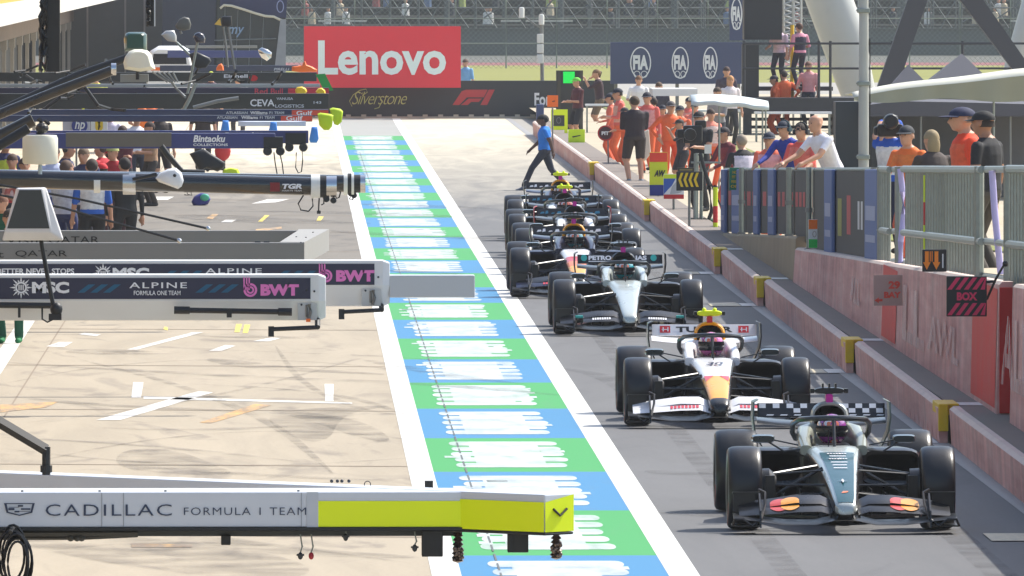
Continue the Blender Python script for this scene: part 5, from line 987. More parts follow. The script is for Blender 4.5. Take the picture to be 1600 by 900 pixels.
# gantry posts hanging from the roof line with bundled cables
for x0, x1, yb, Z, l in ((72, 94, 112, 118, 'thick black hanging post wrapped in cables at the upper left'), (234, 243, 41, 125, 'slim black hanging post with a white edge')):
    root = thing('hanging_post', l, 'post', (lx((x0+x1)/2, Z), Z, lz(yb, Z)), 'black posts hanging from the garage roof'); mb = MB(); mb.box(lx(x0, Z), lx(x1, Z), Z, Z+.12, lz(yb, Z), lz(-90, Z)); mb.build('post', black, root, bev=.006)
    mb = MB(); rr = random.Random(x0)
    for k in range(9): mb.tube([(lx(x0-rr.uniform(-2, 10)*(x1-x0)/22, Z), Z-.05+rr.uniform(-.05,.05), lz(yb*t-12*(1-t), Z)) for t in np.linspace(-.1, .98 if k < 4 else .8, 9)], .014, n=5)
    mb.build('cable_bundle', black, root, smooth=True)
    if x0 > 200: fpatch(root, 'white_edge', white, x1-2, x1, -80, yb, Z, .004)
mb = MB(); mb.box(-9, -1.3, 117.9, 118.3, lz(-96, 118), lz(-90, 118)); mb.box(-9, -1.2, 125, 125.3, lz(-96, 125), lz(-90, 125)); o = mb.build('roof_rail', dark); origin(o, (-5, 118, 5.6)); tag(o, 'dark roof rail carrying the hanging posts above the picture', 'rail')
# boards and loose kit at the garages
board('emblem_board', 'pale grey board with a blue round emblem behind the crew', 'sign', 98, 141, 182, 212, 252, M('board_pale', (190,190,198), .5), .05, pole=0)
mb = MB(); Zx = 251.95; disc(mb, (lx(124.5, Zx), Zx, lz(196, Zx)), UX, UZ, .165, .165, off=.004); root = bpy.data.objects['emblem_board']; mb.build('blue_emblem', M('emblem_blue', (40,50,130), .5), root); words(root, 'hp', 117, 133, 186, 206, Zx, white, .02, .25, off=.01)
board('shield_board', 'white board with a yellow shield beside the blue emblem board', 'sign', 142, 168, 183, 209, 251, whitep, .05, [('yellow_shield', yellowp, [[(149,185),(161,185),(161,200),(158,205),(155,207),(152,205),(149,200)]]), ('dark_figure', blk, [[(153,202),(154,194),(153,190),(156,187),(157,191),(156,195),(158,198),(156,199),(155,203)]])], pole=0)
for l, prof, Z, m in (('blue bag with green end lying on the apron', [(299,315),(303,307),(314,301),(325,303),(329,311),(325,319),(312,323),(302,321)], 236, M('bag_blue', (40,44,130), .5)), ('lime jacket lying on the apron behind the black tube', [(347,272),(350,264),(360,262),(372,264),(376,273)], 268, lime)):
    o = housing(l, prof, Z, m, None, None, .2); o['category'] = 'bag' if 'bag' in l else 'jacket'; o.name = 'bag' if 'bag' in l else 'jacket'; del o['group']
    if 'bag' in l: mb = MB(); mb.ball((lx(320, Z), Z-.2, lz(308, Z)), .09, .04, .07); mb.build('green_end', M('bag_green', (80,190,150), .5), o, smooth=True)

Zv = 299; root = thing('van', 'white rounded van parked behind the upper gantries', 'van', (lx(265, Zv), Zv, 0)); mb = MB(); pv = [(229,150),(229,92),(234,80),(246,73),(284,73),(294,79),(299,94),(299,150)]
mb.loft([[Vector((lx(264+(x-264)*k, Zv), Zv+d, lz(150+(y-150)*k2, Zv))) for x, y in pv] for d, k, k2 in ((0,.94,.94),(.15,1,1),(3.5,1,1))]); mb.build('body', white, root, smooth=True, ang=50)
mb = MB(); mb.add([Vector((lx(x, Zv), Zv-.01, lz(y, Zv))) for x, y in ((238,100),(240,84),(290,84),(292,100))], [(0,1,2,3)]); mb.build('windscreen', glassd, root)
mb = MB(); mb.add([Vector((lx(x, Zv), Zv-.01, lz(y, Zv))) for x, y in ((236,110),(292,110),(292,105),(236,105))], [(0,1,2,3)]); mb.build('orange_band', orange, root)

rr = random.Random(12)
for k in range(30):                                                    # loose struts and hoses between the upper gantries
    Z = rr.uniform(150, 235); x = rr.uniform(20, 430); y = 125+rr.uniform(-40, 60); dx = rr.uniform(-40, 60); dy = rr.uniform(-30, 30)
    o = thing('gantry_stay', 'one of the thin dark struts crisscrossing between the upper gantries', 'stay', (lx(x, Z), Z, lz(y, Z)), 'thin dark struts between the upper gantries'); mb = MB()
    mb.tube([(lx(x, Z), Z, lz(y, Z)), (lx(x+dx*.5, Z), Z+.3, lz(y+dy*.5+3, Z)), (lx(x+dx, Z), Z, lz(y+dy, Z))], .022, n=6); mb.build('rod', rr.choice((dark, dark, grey, black)), o, smooth=True)
# ------------------------------------------------------------------ single-seater racing cars
def sring(y, w, zb, zt, p=3.0, cx=0, n=20, taper=1.0):
    zc, hh = (zb+zt)/2, (zt-zb)/2; out = []
    for k in range(n):
        a = 2*math.pi*(k+.5)/n; c, s = math.cos(a), math.sin(a)
        x = w*math.copysign(abs(c)**(2/p), c); z = hh*math.copysign(abs(s)**(2/p), s)
        f = 1+(taper-1)*(z/hh*.5+.5)
        out.append(Vector((cx+x*f, y, zc+z)))
    return out
gloss = {}
def paint(name, col, metal=0):
    return M('car_'+name, col, .3, metal, var=.05, coat=.4 if max(col) > 80 else .2)
p_silver = paint('silver', (188,196,192), .3); p_teal = paint('teal', (8,72,80)); p_aqua = paint('aqua', (30,170,160)); p_wht = paint('white', (228,228,230)); p_yel = paint('yellow', (255,168,0))
p_red = paint('red', (206,36,40)); p_blk = paint('black', (17,18,21)); p_ora = paint('orange', (240,120,30)); p_nav = paint('navy', (22,30,60)); p_cyan = paint('cyan', (40,120,150)); p_pnk = paint('pink', (226,120,190))
susp = M('suspension_carbon', (44,46,48), .35, coat=.3)
rimm = M('wheel_rim', (40,42,45), .35, .5)
tyre_red = M('tyre_band', (150,40,40), .6)
mirror_m = M('mirror_shell', (26,40,42), .3, coat=.6)
haloM = M('halo_titanium', (52,54,54), .3, .3, coat=.3)
def airfoil(mb, stations, chord, thick, m=0, rake=.25):
    rings = []
    for (x, y, z, c, r) in stations:                      # span station: leading edge, chord, upward rake
        prof = [(0, 0), (.25, thick*.5), (.6, thick*.5), (1, .01), (.6, -thick*.35), (.2, -thick*.5)]
        rings.append([Vector((x, y+c*chord*u*math.cos(r)-c*chord*w*math.sin(r), z+c*chord*u*math.sin(r)+w)) for u, w in prof])
    mb.loft(rings, m)
def race_car(label, X, Z, st):
    car = thing('race_car', label, 'race car', (X, Z, 0), 'race cars queueing in the pit lane')
    B = lambda mb, name, mats, parent=car, **k: mb.build(name, mats, parent, world=False, **k)
    # body: nose, tub and engine cover in one shell
    secs = [(-1.06,.065,.17,.235,2.8), (-1.02,.092,.165,.27,3), (-.9,.105,.17,.315,3.4), (-.6,.122,.20,.385,3.8), (-.3,.142,.235,.45,4), (0,.162,.26,.51,4), (.35,.182,.27,.565,4.4), (.75,.21,.27,.615,4.5), (1.1,.235,.25,.65,4.5), (1.3,.25,.2,.655,5),
            (1.7,.27,.15,.60,5), (2.05,.28,.12,.60,5), (2.5,.26,.1,.66,3), (3.0,.18,.1,.58,3), (3.5,.1,.12,.48,3), (3.9,.05,.2,.40,3)]
    names = st['body']                                  # list of (y limit, material) from nose to tail
    mats = []; idx = []
    for lim, m in names:
        if m not in mats: mats.append(m)
        idx.append((lim, mats.index(m)))
    side = st.get('side'); sidx = None
    if side: mats.append(side); sidx = len(mats)-1
    def mf(i, j):
        y = (secs[i][0]+secs[i+1][0])/2
        if sidx is not None and (j in (0, 1, 8, 9) or 10 <= j < 20) and y > -1.0: return sidx
        for lim, k in idx:
            if y < lim: return k
        return idx[-1][1]
    B(MB().loft([sring(*s) for s in secs], mf=mf), 'body', mats, smooth=True, ang=50)
    if st.get('nose_panel'):                            # coloured upper face of the nose, 3 mm proud, with its printed rows
        pm = st['nose_panel']; mb = MB(); rows = []
        for (y, w, zb, zt, p) in secs[1:8]: rows.append([Vector((sx*w*.70, y, zt+.003-(.004 if abs(sx) == 1 else 0))) for sx in (-1, -.4, .4, 1)])
        mb.loft(rows, cap=False, closed=False)
        pan = B(mb, 'nose_panel', pm, smooth=True)
        mb = MB()
        for y, w, h in ((.62,.17,.05), (.50,.14,.022), (.36,.16,.055), (.22,.14,.02), (.10,.12,.022), (-.02,.115,.022)):
            zt = np.interp(y, [s[0] for s in secs], [s[3] for s in secs])+.009
            k = 7 if h > .04 else 1
            for q in range(k): mb.quad((-w/2+w*q/k, y, zt), (-w/2+w*(q+.75)/k if k > 1 else w/2, y, zt), (-w/2+w*(q+.75)/k if k > 1 else w/2, y+h, zt+.005), (-w/2+w*q/k, y+h, zt+.005))
        zt = np.interp(-.45, [s[0] for s in secs], [s[3] for s in secs])+.012
        mb.add([(0,-.55,zt-.012),(.012,-.46,zt),(.05,-.45,zt),(.012,-.44,zt),(0,-.33,zt+.014),(-.012,-.44,zt),(-.05,-.45,zt),(-.012,-.46,zt)], [list(range(8))])
        B(mb, 'white_print', p_wht)
        mb = MB(); zt = np.interp(-.78, [s[0] for s in secs], [s[3] for s in secs])+.008
        mb.add([(-.03,-.82,zt-.01),(.02,-.80,zt-.006),(.035,-.76,zt+.004),(-.01,-.76,zt+.004)], [[0,1,2,3]]); B(mb, 'red_emblem', p_ora)
    if st.get('number'):
        mb = MB(); s = st['number']; lettering(mb, s, (-.09, .55, .592), (1,0,0), (0,.97,.14), .18, .16, off=.012, bold=.03, shear=.2); B(mb, 'lettering', p_nav)
    if st.get('flash'):
        mb = MB()
        for q in (-1, 1):
            zt = lambda y: np.interp(y, [t[0] for t in secs], [t[3] for t in secs])+.006
            mb.add([(q*.115, -.22, zt(-.22)-.012), (q*.13, .0, zt(.0)-.012), (q*.03, -.02, zt(-.02))], [(0,1,2)])
        B(mb, 'red_flash', st['flash'])
    # airbox and engine cover
    mb = MB()
    mb.loft([sring(2.5,.06,.74,.9,2.2), sring(2.22,.10,.715,.945,2.4), sring(2.10,.135,.70,.965,2.6)], m=1)
    mb.loft([sring(2.10,.135,.70,.965,2.6), sring(2.085,.15,.685,.985,2.6), sring(2.12,.168,.66,1.0,2.6), sring(2.4,.16,.58,.985,2.6), sring(2.9,.12,.5,.9,2.5), sring(3.5,.05,.45,.74,2.4), sring(3.9,.02,.4,.6,2.4)], m=0)
    B(mb, 'engine_cover', [st['cover'], p_blk], smooth=True, ang=60)
    # headrest around the cockpit
    mb = MB()
    for s in (-1, 1): mb.loft([sring(1.25,.05,.57,.655,3,cx=s*.235), sring(1.5,.055,.56,.72,3,cx=s*.24), sring(2.0,.08,.56,.80,3,cx=s*.21), sring(2.15,.06,.6,.82,3,cx=s*.13)])
    B(mb, 'headrest', [st.get('rest', st['cover'])], smooth=True)
    B(MB().loft([sring(1.28,.17,.50,.662,5), sring(2.0,.17,.50,.665,5)]), 'cockpit_opening', p_blk)
    # sidepods with dark intakes
    for s in (-1, 1):
        mb = MB()
        mb.loft([sring(1.75,.14,.36,.50,4,cx=s*.5), sring(1.42,.22,.345,.575,5,cx=s*.5)], m=1)
        mb.loft([sring(1.42,.22,.345,.575,5,cx=s*.5), sring(1.40,.245,.32,.605,5,cx=s*.49), sring(1.46,.26,.28,.625,5,cx=s*.485), sring(2.0,.28,.16,.62,4,cx=s*.46), sring(2.6,.22,.1,.5,3,cx=s*.4), sring(3.2,.12,.08,.32,3,cx=s*.3)])
        B(mb, 'sidepod', [st['pod'], p_blk], smooth=True, ang=55)
    mb = MB(); mb.prism([(-.16,.75),(.16,.75),(.75,1.35),(.78,3.1),(.5,3.55),(-.5,3.55),(-.78,3.1),(-.75,1.35)], (0,0,.05), UX, UY, .03)
    for s in (-1, 1):
        for k in range(3): mb.box(s*(.3+.13*k)-.008, s*(.3+.13*k)+.008, .85+.15*k, 1.5, .08, .30-.04*k)
        mb.box(s*.77-.012, s*.77+.012, 1.45, 3.1, .06, .17)
    B(mb, 'floor', carbon, bev=.004)
    # front wing
    fw = st['wing']; mb = MB()
    span = [(-.93,.135),(-.75,.115),(-.5,.085),(-.25,.085),(-.1,.12),(0,.125),(.1,.12),(.25,.085),(.5,.085),(.75,.115),(.93,.135)]
    airfoil(mb, [(x, -1.06+.10*(abs(x)/.93)**2, z, 1, .10) for x, z in span], .26, .022, 0)
    wing = B(mb, 'front_wing', [st.get('plane', carbon)], smooth=True)
    for s in (-1, 1):
        for k in range(2):
            mb = MB(); sp = [(.09,.155+.045*k),(.2,.19+.06*k),(.4,.185+.065*k),(.65,.165+.05*k),(.88,.15+.03*k)]
            airfoil(mb, [(s*x, -.93+.12*k+.09*(x/.9)**2, z, 1, .34) for x, z in sp], .17, .014)
            B(mb, 'flap', [fw[k]], parent=wing, smooth=True)
        mb = MB()                                         # end plate, foot plate and the blade ahead of the tyre
        mb.prism([(-1.02,.06),(-.58,.06),(-.60,.30),(-.70,.335),(-.98,.2)], (s*.70,0,0), UY, UZ, s*.014)
        mb.tube([(s*.71,-.63,.36),(s*.66,-.70,.34),(s*.665,-.8,.25),(s*.70,-.95,.13),(s*.78,-1.0,.075),(s*.85,-1.0,.13),(s*.92,-1.0,.13),(s*.945,-1.0,.07)], .012, n=6)
        mb.box(min(s*.70, s*.94), max(s*.70, s*.94), -.97, -.6, .065, .078); mb.box(min(s*.70, s*.93), max(s*.70, s*.93), -.62, -.56, .325, .34); mb.box(min(s*.74, s*.92), max(s*.74, s*.92), -.60, -.585, .1, .325)
        B(mb, 'endplate', [st.get('endplate', carbon)], parent=wing, smooth=True, ang=30)
    mb = MB()
    for s in (-1, 1): mb.tube([(s*.05,-.95,.19),(s*.075,-1.0,.12)], .014, n=6); mb.tube([(s*.10,-.85,.22),(s*.13,-.95,.10)], .01, n=6)
    B(mb, 'wing_pylon', susp)
    if st.get('wing_deco'): st['wing_deco'](B, wing)
    # wheels
    for (s, y, R, W, xc) in ((-1,0,.350,.285,.81), (1,0,.350,.285,.81), (-1,3.4,.355,.375,.755), (1,3.4,.355,.375,.755)):
        w2 = W/2; mb = MB()
        mb.lathe([(.02,-s*w2*.55),(.06,-s*w2*.6),(.12,-s*w2*.45),(.20,-s*w2*.5),(.222,-s*w2*.9),(.228,-s*w2*.9),(.228,s*w2*.9),(.222,s*w2*.9),(.205,s*w2*.7),(.05,s*w2*.6),(.02,s*w2*.7)], (s*xc, y, R), 'X', 28)
        wh = B(mb, 'wheel', rimm, smooth=True, ang=35)
        mb = MB(); pr = [(.226,-w2*.82),(.235,-w2*.95),(.29,-w2*1.0),(.315,-w2*.985),(R*.955,-w2*.9),(R*.985,-w2*.72),(R,-w2*.35),(R,0)]
        pr = pr+[(r, -h) for r, h in pr[-2::-1]]
        mb.lathe(pr, (s*xc, y, R), 'X', 48, mf=lambda i, j: 1 if (i == 2 or i == len(pr)-4) and (j % 24) in range(3, 11) else 0)
        B(mb, 'tyre', [rubber, tyre_red], parent=wh, smooth=True, ang=70)
    # suspension
    for s in (-1, 1):
        mb = MB(); h = (s*.64, 0, .46)
        mb.tube([(s*.15,-.12,.50),h],.016,n=6,sy=.6); mb.tube([(s*.17,.42,.52),h],.015,n=6,sy=.6)
        mb.tube([(s*.14,-.15,.31),(s*.66,0,.24)],.016,n=6,sy=.6); mb.tube([(s*.2,.45,.29),(s*.66,0,.24)],.014,n=6,sy=.6)
        mb.tube([(s*.15,.02,.515),(s*.62,0,.25)],.014,n=6); mb.tube([(s*.13,-.22,.38),(s*.66,-.12,.38)],.012,n=6)
        B(mb, 'front_suspension', susp, smooth=True)
        mb = MB(); mb.lathe([(.05,-.05),(.16,-.05),(.165,.03),(.11,.09),(.05,.09)], (s*.63,0,.35), 'X', 18)
        mb.box(s*.60-.04, s*.60+.04, -.2, .12, .27, .46); B(mb, 'brake_duct', carbon, smooth=True)
        mb = MB(); mb.tube([(s*.1,3.1,.36),(s*.6,3.4,.42)],.016,n=6); mb.tube([(s*.1,3.6,.36),(s*.6,3.4,.42)],.016,n=6); mb.tube([(s*.12,3.2,.2),(s*.6,3.4,.24)],.016,n=6); mb.tube([(s*.1,3.75,.22),(s*.6,3.4,.24)],.014,n=6)
        B(mb, 'rear_suspension', susp, smooth=True)
    # halo
    mb = MB(); top = [(-.29,2.1,.68),(-.325,1.95,.74),(-.325,1.78,.82),(-.28,1.52,.865),(-.18,1.36,.878),(-.07,1.29,.885)]
    mb.tube(top+[(0,1.28,.885)]+[(-x, y, z) for x, y, z in top[::-1]], .024, n=8)
    mb.tube([(0,1.29,.88),(0,1.22,.80),(0,1.12,.64)], [.02,.015,.014], n=8); B(mb, 'halo', [st.get('halo', haloM)], smooth=True)
    # mirrors
    for s in (-1, 1):
        mb = MB(); mb.loft([sring(1.28,.088,.682,.735,4,cx=s*.60), sring(1.36,.10,.67,.745,4,cx=s*.60)]); mi = B(mb, 'mirror', mirror_m, smooth=True)
        mb = MB(); mb.tube([(s*.55,1.33,.68),(s*.42,1.35,.60),(s*.26,1.3,.62)], .009, n=6); mb.tube([(s*.52,1.33,.70),(s*.3,1.3,.655)], .007, n=6); B(mb, 'stalk', susp, parent=mi)
    mb = MB(); mb.tube([(-.06,.95,.655),(-.06,.95,.80)] if st.get('ant') else [(0,.95,.64),(0,.95,.78)], .005, n=5); B(mb, 'antenna', p_blk)
    # roll hoop camera
    mb = MB(); mb.loft([sring(2.1,.03,.98,1.06,4), sring(2.3,.03,.98,1.06,4)]); B(mb, 'camera_stem', [st.get('stem', magenta)])
    mb = MB(); mb.loft([sring(2.12,.125,1.062,1.112,3), sring(2.15,.13,1.055,1.118,3), sring(2.28,.12,1.06,1.11,3)])
    if not st.get('tcam_yellow'):
        for x in (-.055, 0, .055): mb.box(x-.008, x+.008, 2.14, 2.2, 1.115, 1.15)
    else:
        for x in (-.055, .055): mb.ball((x, 2.16, 1.125), .022, .03, .02)
    tc = B(mb, 'roll_hoop_camera', [fluoro if st.get('tcam_yellow') else p_blk], smooth=True)
    mb = MB()
    for s in (-1, 1): mb.box(s*.145-.018, s*.145+.018, 2.15, 2.22, 1.065, 1.105)
    B(mb, 'camera_lens', p_blk, parent=tc, bev=.006)
    # rear wing
    mb = MB()
    airfoil(mb, [(x, 3.62-.05*(1-abs(x)/.56), .755-.035*(1-(abs(x)/.56)**2), 1, .12) for x in (-.56,-.4,-.2,0,.2,.4,.56)], .28, .028, 0)
    rw = B(mb, 'rear_wing', [st['rw_main']], smooth=True)
    mb = MB(); th = .55; y0, z0 = 3.74, .80; u, v = UX, Vector((0, math.cos(1.0), math.sin(1.0)))
    mb.prism([(-.555,0),(.555,0),(.555,.135),(-.555,.135)], (0,y0,z0), u, v, .016); B(mb, 'flap', [st['rw_flap']], parent=rw, bev=.004)
    if st.get('rw_deco'):
        mbs = st['rw_deco'](lambda x, h: Vector((0,y0,z0))+u*x+v*h, u, v)
        for nm, m_, mt in mbs: B(m_, nm, mt, parent=rw)
    for s in (-1, 1):
        mb = MB(); rings = []
        for x, z, ya, yb in ((.545,.955,3.62,4.0), (.585,.935,3.60,4.02), (.59,.80,3.58,4.02), (.575,.68,3.6,4.0), (.52,.56,3.62,3.95), (.45,.48,3.64,3.9), (.40,.38,3.64,3.84)):
            rings.append([Vector((s*x, ya, z)), Vector((s*(x+.014), ya, z)), Vector((s*(x+.014), yb, z)), Vector((s*x, yb, z))])
        mb.loft(rings); B(mb, 'endplate', [st.get('rw_end', carbon)], parent=rw, smooth=True, ang=50)
    mb = MB(); mb.box(-.1,-.075,3.4,3.8,.35,.75); mb.box(.075,.1,3.4,3.8,.35,.75); B(mb, 'wing_support', carbon, parent=rw)
    mb = MB(); mb.box(-.28,.28,3.55,3.9,.14,.26); mb.box(-.05,.05,3.85,4.0,.24,.34); B(mb, 'rear_light_and_diffuser', carbon, bev=.02)
    return car
# --- liveries
def deco_checker(pt, u, v):
    mb = MB()
    for k in range(18):
        x = -.54+k*.06
        if abs(x+.03) < .13: continue
        for r in range(2):
            if (k+r) % 2 and not (k < 4 and r == 0): patch(mb, [(0,0),(.058,0),(.058,.045),(0,.045)], pt(x, .035+r*.047), u, v, off=.019)
        if k % 2: patch(mb, [(0,0),(.06,.0),(.07,.012),(.01,.012)], pt(x, .006), u, v, off=.019)
    return [('white_checker', mb, p_wht)]
def deco_word(s, m, blocks=None, bm_=None, w=.84, x0=-.42, split=None):
    def f(pt, u, v):
        mb = MB(); lettering(mb, s, pt(x0, .035), u, v, w, .07, off=.021, bold=.04); out = [('lettering', mb, m)]
        if blocks:
            b = MB()
            for x in blocks: patch(b, [(0,0),(.11,0),(.11,.085),(0,.085)], pt(x, .03), u, v, off=.019)
            out.append(('emblem_block', b, bm_))
            b2 = MB()
            for x in blocks:
                for q in (0, .05): patch(b2, [(0,0),(.012,0),(.012,.05),(0,.05)], pt(x+.03+q, .045), u, v, off=.021)
                patch(b2, [(0,0),(.07,0),(.07,.008),(0,.008)], pt(x+.02, .065), u, v, off=.021)
            out.append(('emblem_bars', b2, p_wht))
        return out
    return f
def deco_blobs(m, word=None):
    def f(pt, u, v):
        mb = MB()
        for x, w, h in ((-.50,.07,.04), (-.42,.05,.06), (-.33,.06,.025), (-.24,.07,.05), (.17,.07,.05), (.26,.06,.03), (.34,.09,.055)):
            patch(mb, [(0,0),(w,.01),(w*.9,h),(w*.25,h*.9)], pt(x, .03), u, v, off=.019)
        return [('pale_emblem', mb, m)]
    return f
def deco_petronas(pt, u, v):
    mb = MB(); lettering(mb, 'PETRO', pt(-.41,.045), u, v, .30, .07, off=.021, bold=.05); lettering(mb, 'NAS', pt(.15,.045), u, v, .2, .07, off=.021, bold=.05)
    patch(mb, [(0,0),(.3,0),(.3,.012),(0,.012)], pt(-.41,.02), u, v, off=.021); patch(mb, [(0,0),(.2,0),(.2,.012),(0,.012)], pt(.15,.02), u, v, off=.021)
    g = MB()
    for x in (-.47, .44): disc(g, pt(x, .08), u, v, .04, .05, off=.021)
    return [('lettering', mb, p_wht), ('teal_emblem', g, p_aqua)]
def on_flap(k, s, x, u):
    X = [.09,.2,.4,.65,.88]; z = np.interp(x, X, [a+b*k for a, b in ((.155,.045),(.19,.06),(.185,.065),(.165,.05),(.15,.03))]); y = -.93+.12*k+.09*(x/.9)**2; c = .17*u; r = .34
    th = .014*np.interp(u, [0,.25,.6,1], [0,.5,.5,.01])+.004
    return Vector((s*x, y+c*math.cos(r)-th*math.sin(r), z+c*math.sin(r)+th))
def fw_circles(B, wing):
    for m, dx, e in ((paint('coral', (206,74,66)), -.045, 0), (paint('amber', (236,160,60)), .045, .002)):
        mb = MB()
        for s in (-1, 1):
            for k in (0, 1):
                cols = []
                for q in range(15):
                    t = -1+2*q/14; hh = .82*math.sqrt(max(0, 1-t*t)); lo, hi = max(k+.03, 1-hh), min(k+.97, 1+hh)
                    if hi > lo: cols.append([on_flap(k, s, .5+s*dx+.088*t, u-k)+UZ*e for u in np.linspace(lo, hi, 6)])
                mb.loft(cols, cap=False, closed=False)
        B(mb, 'round_emblem', m, parent=wing)
def fw_dashes(m, w=.3):
    def f(B, wing):
        mb = MB()
        for s in (-1, 1):
            for k in range(8):
                x = .36-w/2+w*k/8; a = [on_flap(0, s, x+dx_, u) for dx_, u in ((0,.25),(w/11,.25),(w/11,.7),(0,.7))]; mb.add(a, [(0,1,2,3)])
        B(mb, 'printed_word', m, parent=wing)
    return f
def fw_tips(m, pm):
    g = fw_dashes(pm, .24)
    def f(B, wing):
        g(B, wing); mb = MB()
        for s in (-1, 1): mb.box(s*.64-.05, s*.64+.05, -.9, -.75, .225, .26)
        B(mb, 'coloured_tip', m, parent=wing, bev=.01)
    return f
S1 = dict(body=[(-.95,p_silver),(9,p_silver)], side=p_blk, nose_panel=p_teal, cover=p_silver, pod=p_blk, wing=[p_blk,p_blk], rest=M('car_olive_silver', (150,154,140), .35, .3, coat=.5), wing_deco=fw_circles, rw_main=p_blk, rw_flap=p_blk, rw_deco=deco_checker, rw_end=M('grey_green_carbon',(96,108,100),.4), halo=haloM, ant=1)
S2 = dict(body=[(-.93,p_blk),(-.02,p_yel),(9,p_wht)], flash=p_red, side=p_blk, number='30', cover=p_yel, pod=p_blk, wing=[p_wht,p_wht], rest=p_wht, wing_deco=fw_dashes(p_red), rw_main=p_wht, rw_flap=p_wht, rw_deco=deco_word('TUDOR', p_blk, (-.47,.36), p_red, .6, -.3), tcam_yellow=1, stem=p_red)
SA = dict(body=[(9,p_silver)], side=p_blk, cover=p_blk, pod=p_blk, wing=[p_blk,p_blk], rest=p_silver, wing_deco=fw_tips(p_aqua, p_wht), rw_main=p_blk, rw_flap=p_blk, rw_deco=deco_petronas)
SB = dict(body=[(-.9,p_blk),(-.35,p_yel),(.0,p_ora),(.25,p_red),(1.0,p_wht),(9,p_nav)], side=p_nav, cover=p_yel, pod=p_nav, wing=[p_nav,p_blk], rest=p_nav, wing_deco=fw_dashes(p_red), rw_main=p_nav, rw_flap=p_blk, rw_deco=deco_blobs(p_wht))
SE = dict(body=[(9,p_blk)], cover=p_blk, pod=p_blk, wing=[p_blk,p_red], rest=p_wht, rw_main=p_blk, rw_flap=p_blk, rw_deco=deco_blobs(p_cyan), rw_end=p_red)
SC = dict(body=[(9,p_blk)], cover=p_blk, pod=p_blk, wing=[p_blk,p_blk], rest=p_wht, rw_main=p_blk, rw_flap=p_blk, rw_deco=deco_blobs(p_cyan), tcam_yellow=1)
SD = dict(body=[(-.3,p_yel),(9,p_nav)], side=p_nav, cover=p_yel, pod=p_nav, wing=[p_nav,p_nav], rest=p_nav, rw_main=p_nav, rw_flap=p_blk, rw_deco=deco_blobs(p_wht), tcam_yellow=1)
def zfront(y): return F*H/(y-VY)
CARS = []
for lab, px, Z, st, hel, col in (
    ('silver race car with teal nose panel and black and white checked rear wing', 1314, zfront(828), S1, (150,60,150), 'orange and purple'),
    ('white race car with yellow nose tip and yellow airbox, fluorescent roll hoop camera', 1120, zfront(665), S2, (226,120,190), 'pink'),
    ('black race car with silver nose and teal lettered rear wing', 981, zfront(522), SA, (30,150,160), 'turquoise'),
    ('dark race car with orange and yellow nose behind the silver nosed car', 902, zfront(464), SB, (60,130,140), 'blue green'),
    ('black race car with red rear wing endplates and dark roll hoop camera', 903, 184.5, SE, (200,190,190), 'pale'),
    ('black race car with fluorescent roll hoop camera and blue wing emblems', 887, 194.8, SC, (180,60,60), 'red'),
    ('rearmost race car, navy with yellow airbox and yellow roll hoop camera', 880, 206.5, SD, (200,170,120), 'sand')):
    CARS.append((race_car(lab, (px-VX)*Z/F, Z, st), hel, col))
# ------------------------------------------------------------------ people
REG = ['skin','top','legs','shoes','vest']
def ik(a, b, l1, l2, hint):
    a, b = Vector(a), Vector(b); d = b-a; L = min(d.length, (l1+l2)*.995); dn = d.normalized()
    x = (l1*l1-l2*l2+L*L)/(2*L); h = math.sqrt(max(0, l1*l1-x*x)); hv = Vector(hint); hv = (hv-dn*hv.dot(dn)).normalized()
    return a+dn*x+hv*h, a+dn*L
POSES = dict(
    stand=dict(l=(-.27,.05,.80), r=(.27,.05,.80)), relaxed=dict(l=(-.26,.10,.83), r=(.22,.24,1.06)), hold=dict(l=(-.10,.30,1.12), r=(.10,.30,1.10)), hips=dict(l=(-.22,.02,.98), r=(.24,.0,.98), out=1),
    photo=dict(l=(-.07,.24,1.54), r=(.08,.20,1.55)), lens=dict(l=(-.05,.36,1.46), r=(.10,.16,1.52), lean=6), arms=dict(l=(.12,.20,1.20), r=(-.12,.22,1.16)), lean=dict(l=(-.2,.52,1.02), r=(.2,.52,1.02), lean=26), rail=dict(l=(-.18,.42,1.0), r=(.16,.42,1.0), lean=14),
    walk=dict(l=(-.26,-.16,.84), r=(.25,.26,.92), fl=(-.09,.40), fr=(.09,-.34)), step=dict(l=(-.26,.16,.84), r=(.26,-.12,.84), fl=(-.09,-.15), fr=(.09,.2)), wave=dict(l=(-.27,.05,.80), r=(.42,.34,1.30)), bend=dict(l=(-.15,.62,.75), r=(.18,.62,.70), lean=48), crouch=dict(l=(-.2,.40,.55), r=(.2,.40,.55), lean=22, drop=.38),
    drive=dict(l=(-.14,.42,1.20), r=(.14,.42,1.20), drive=1))
cloth_cache = {}
def cloth(col, v=.16): return M('cloth_%d_%d_%d' % col, col, .8, var=v, scale=14, bump=.3, fine=30)
def vestcloth(col): return M('vest_%d_%d_%d' % col, col, .8, var=.45, scale=17, bump=.3, fine=30)
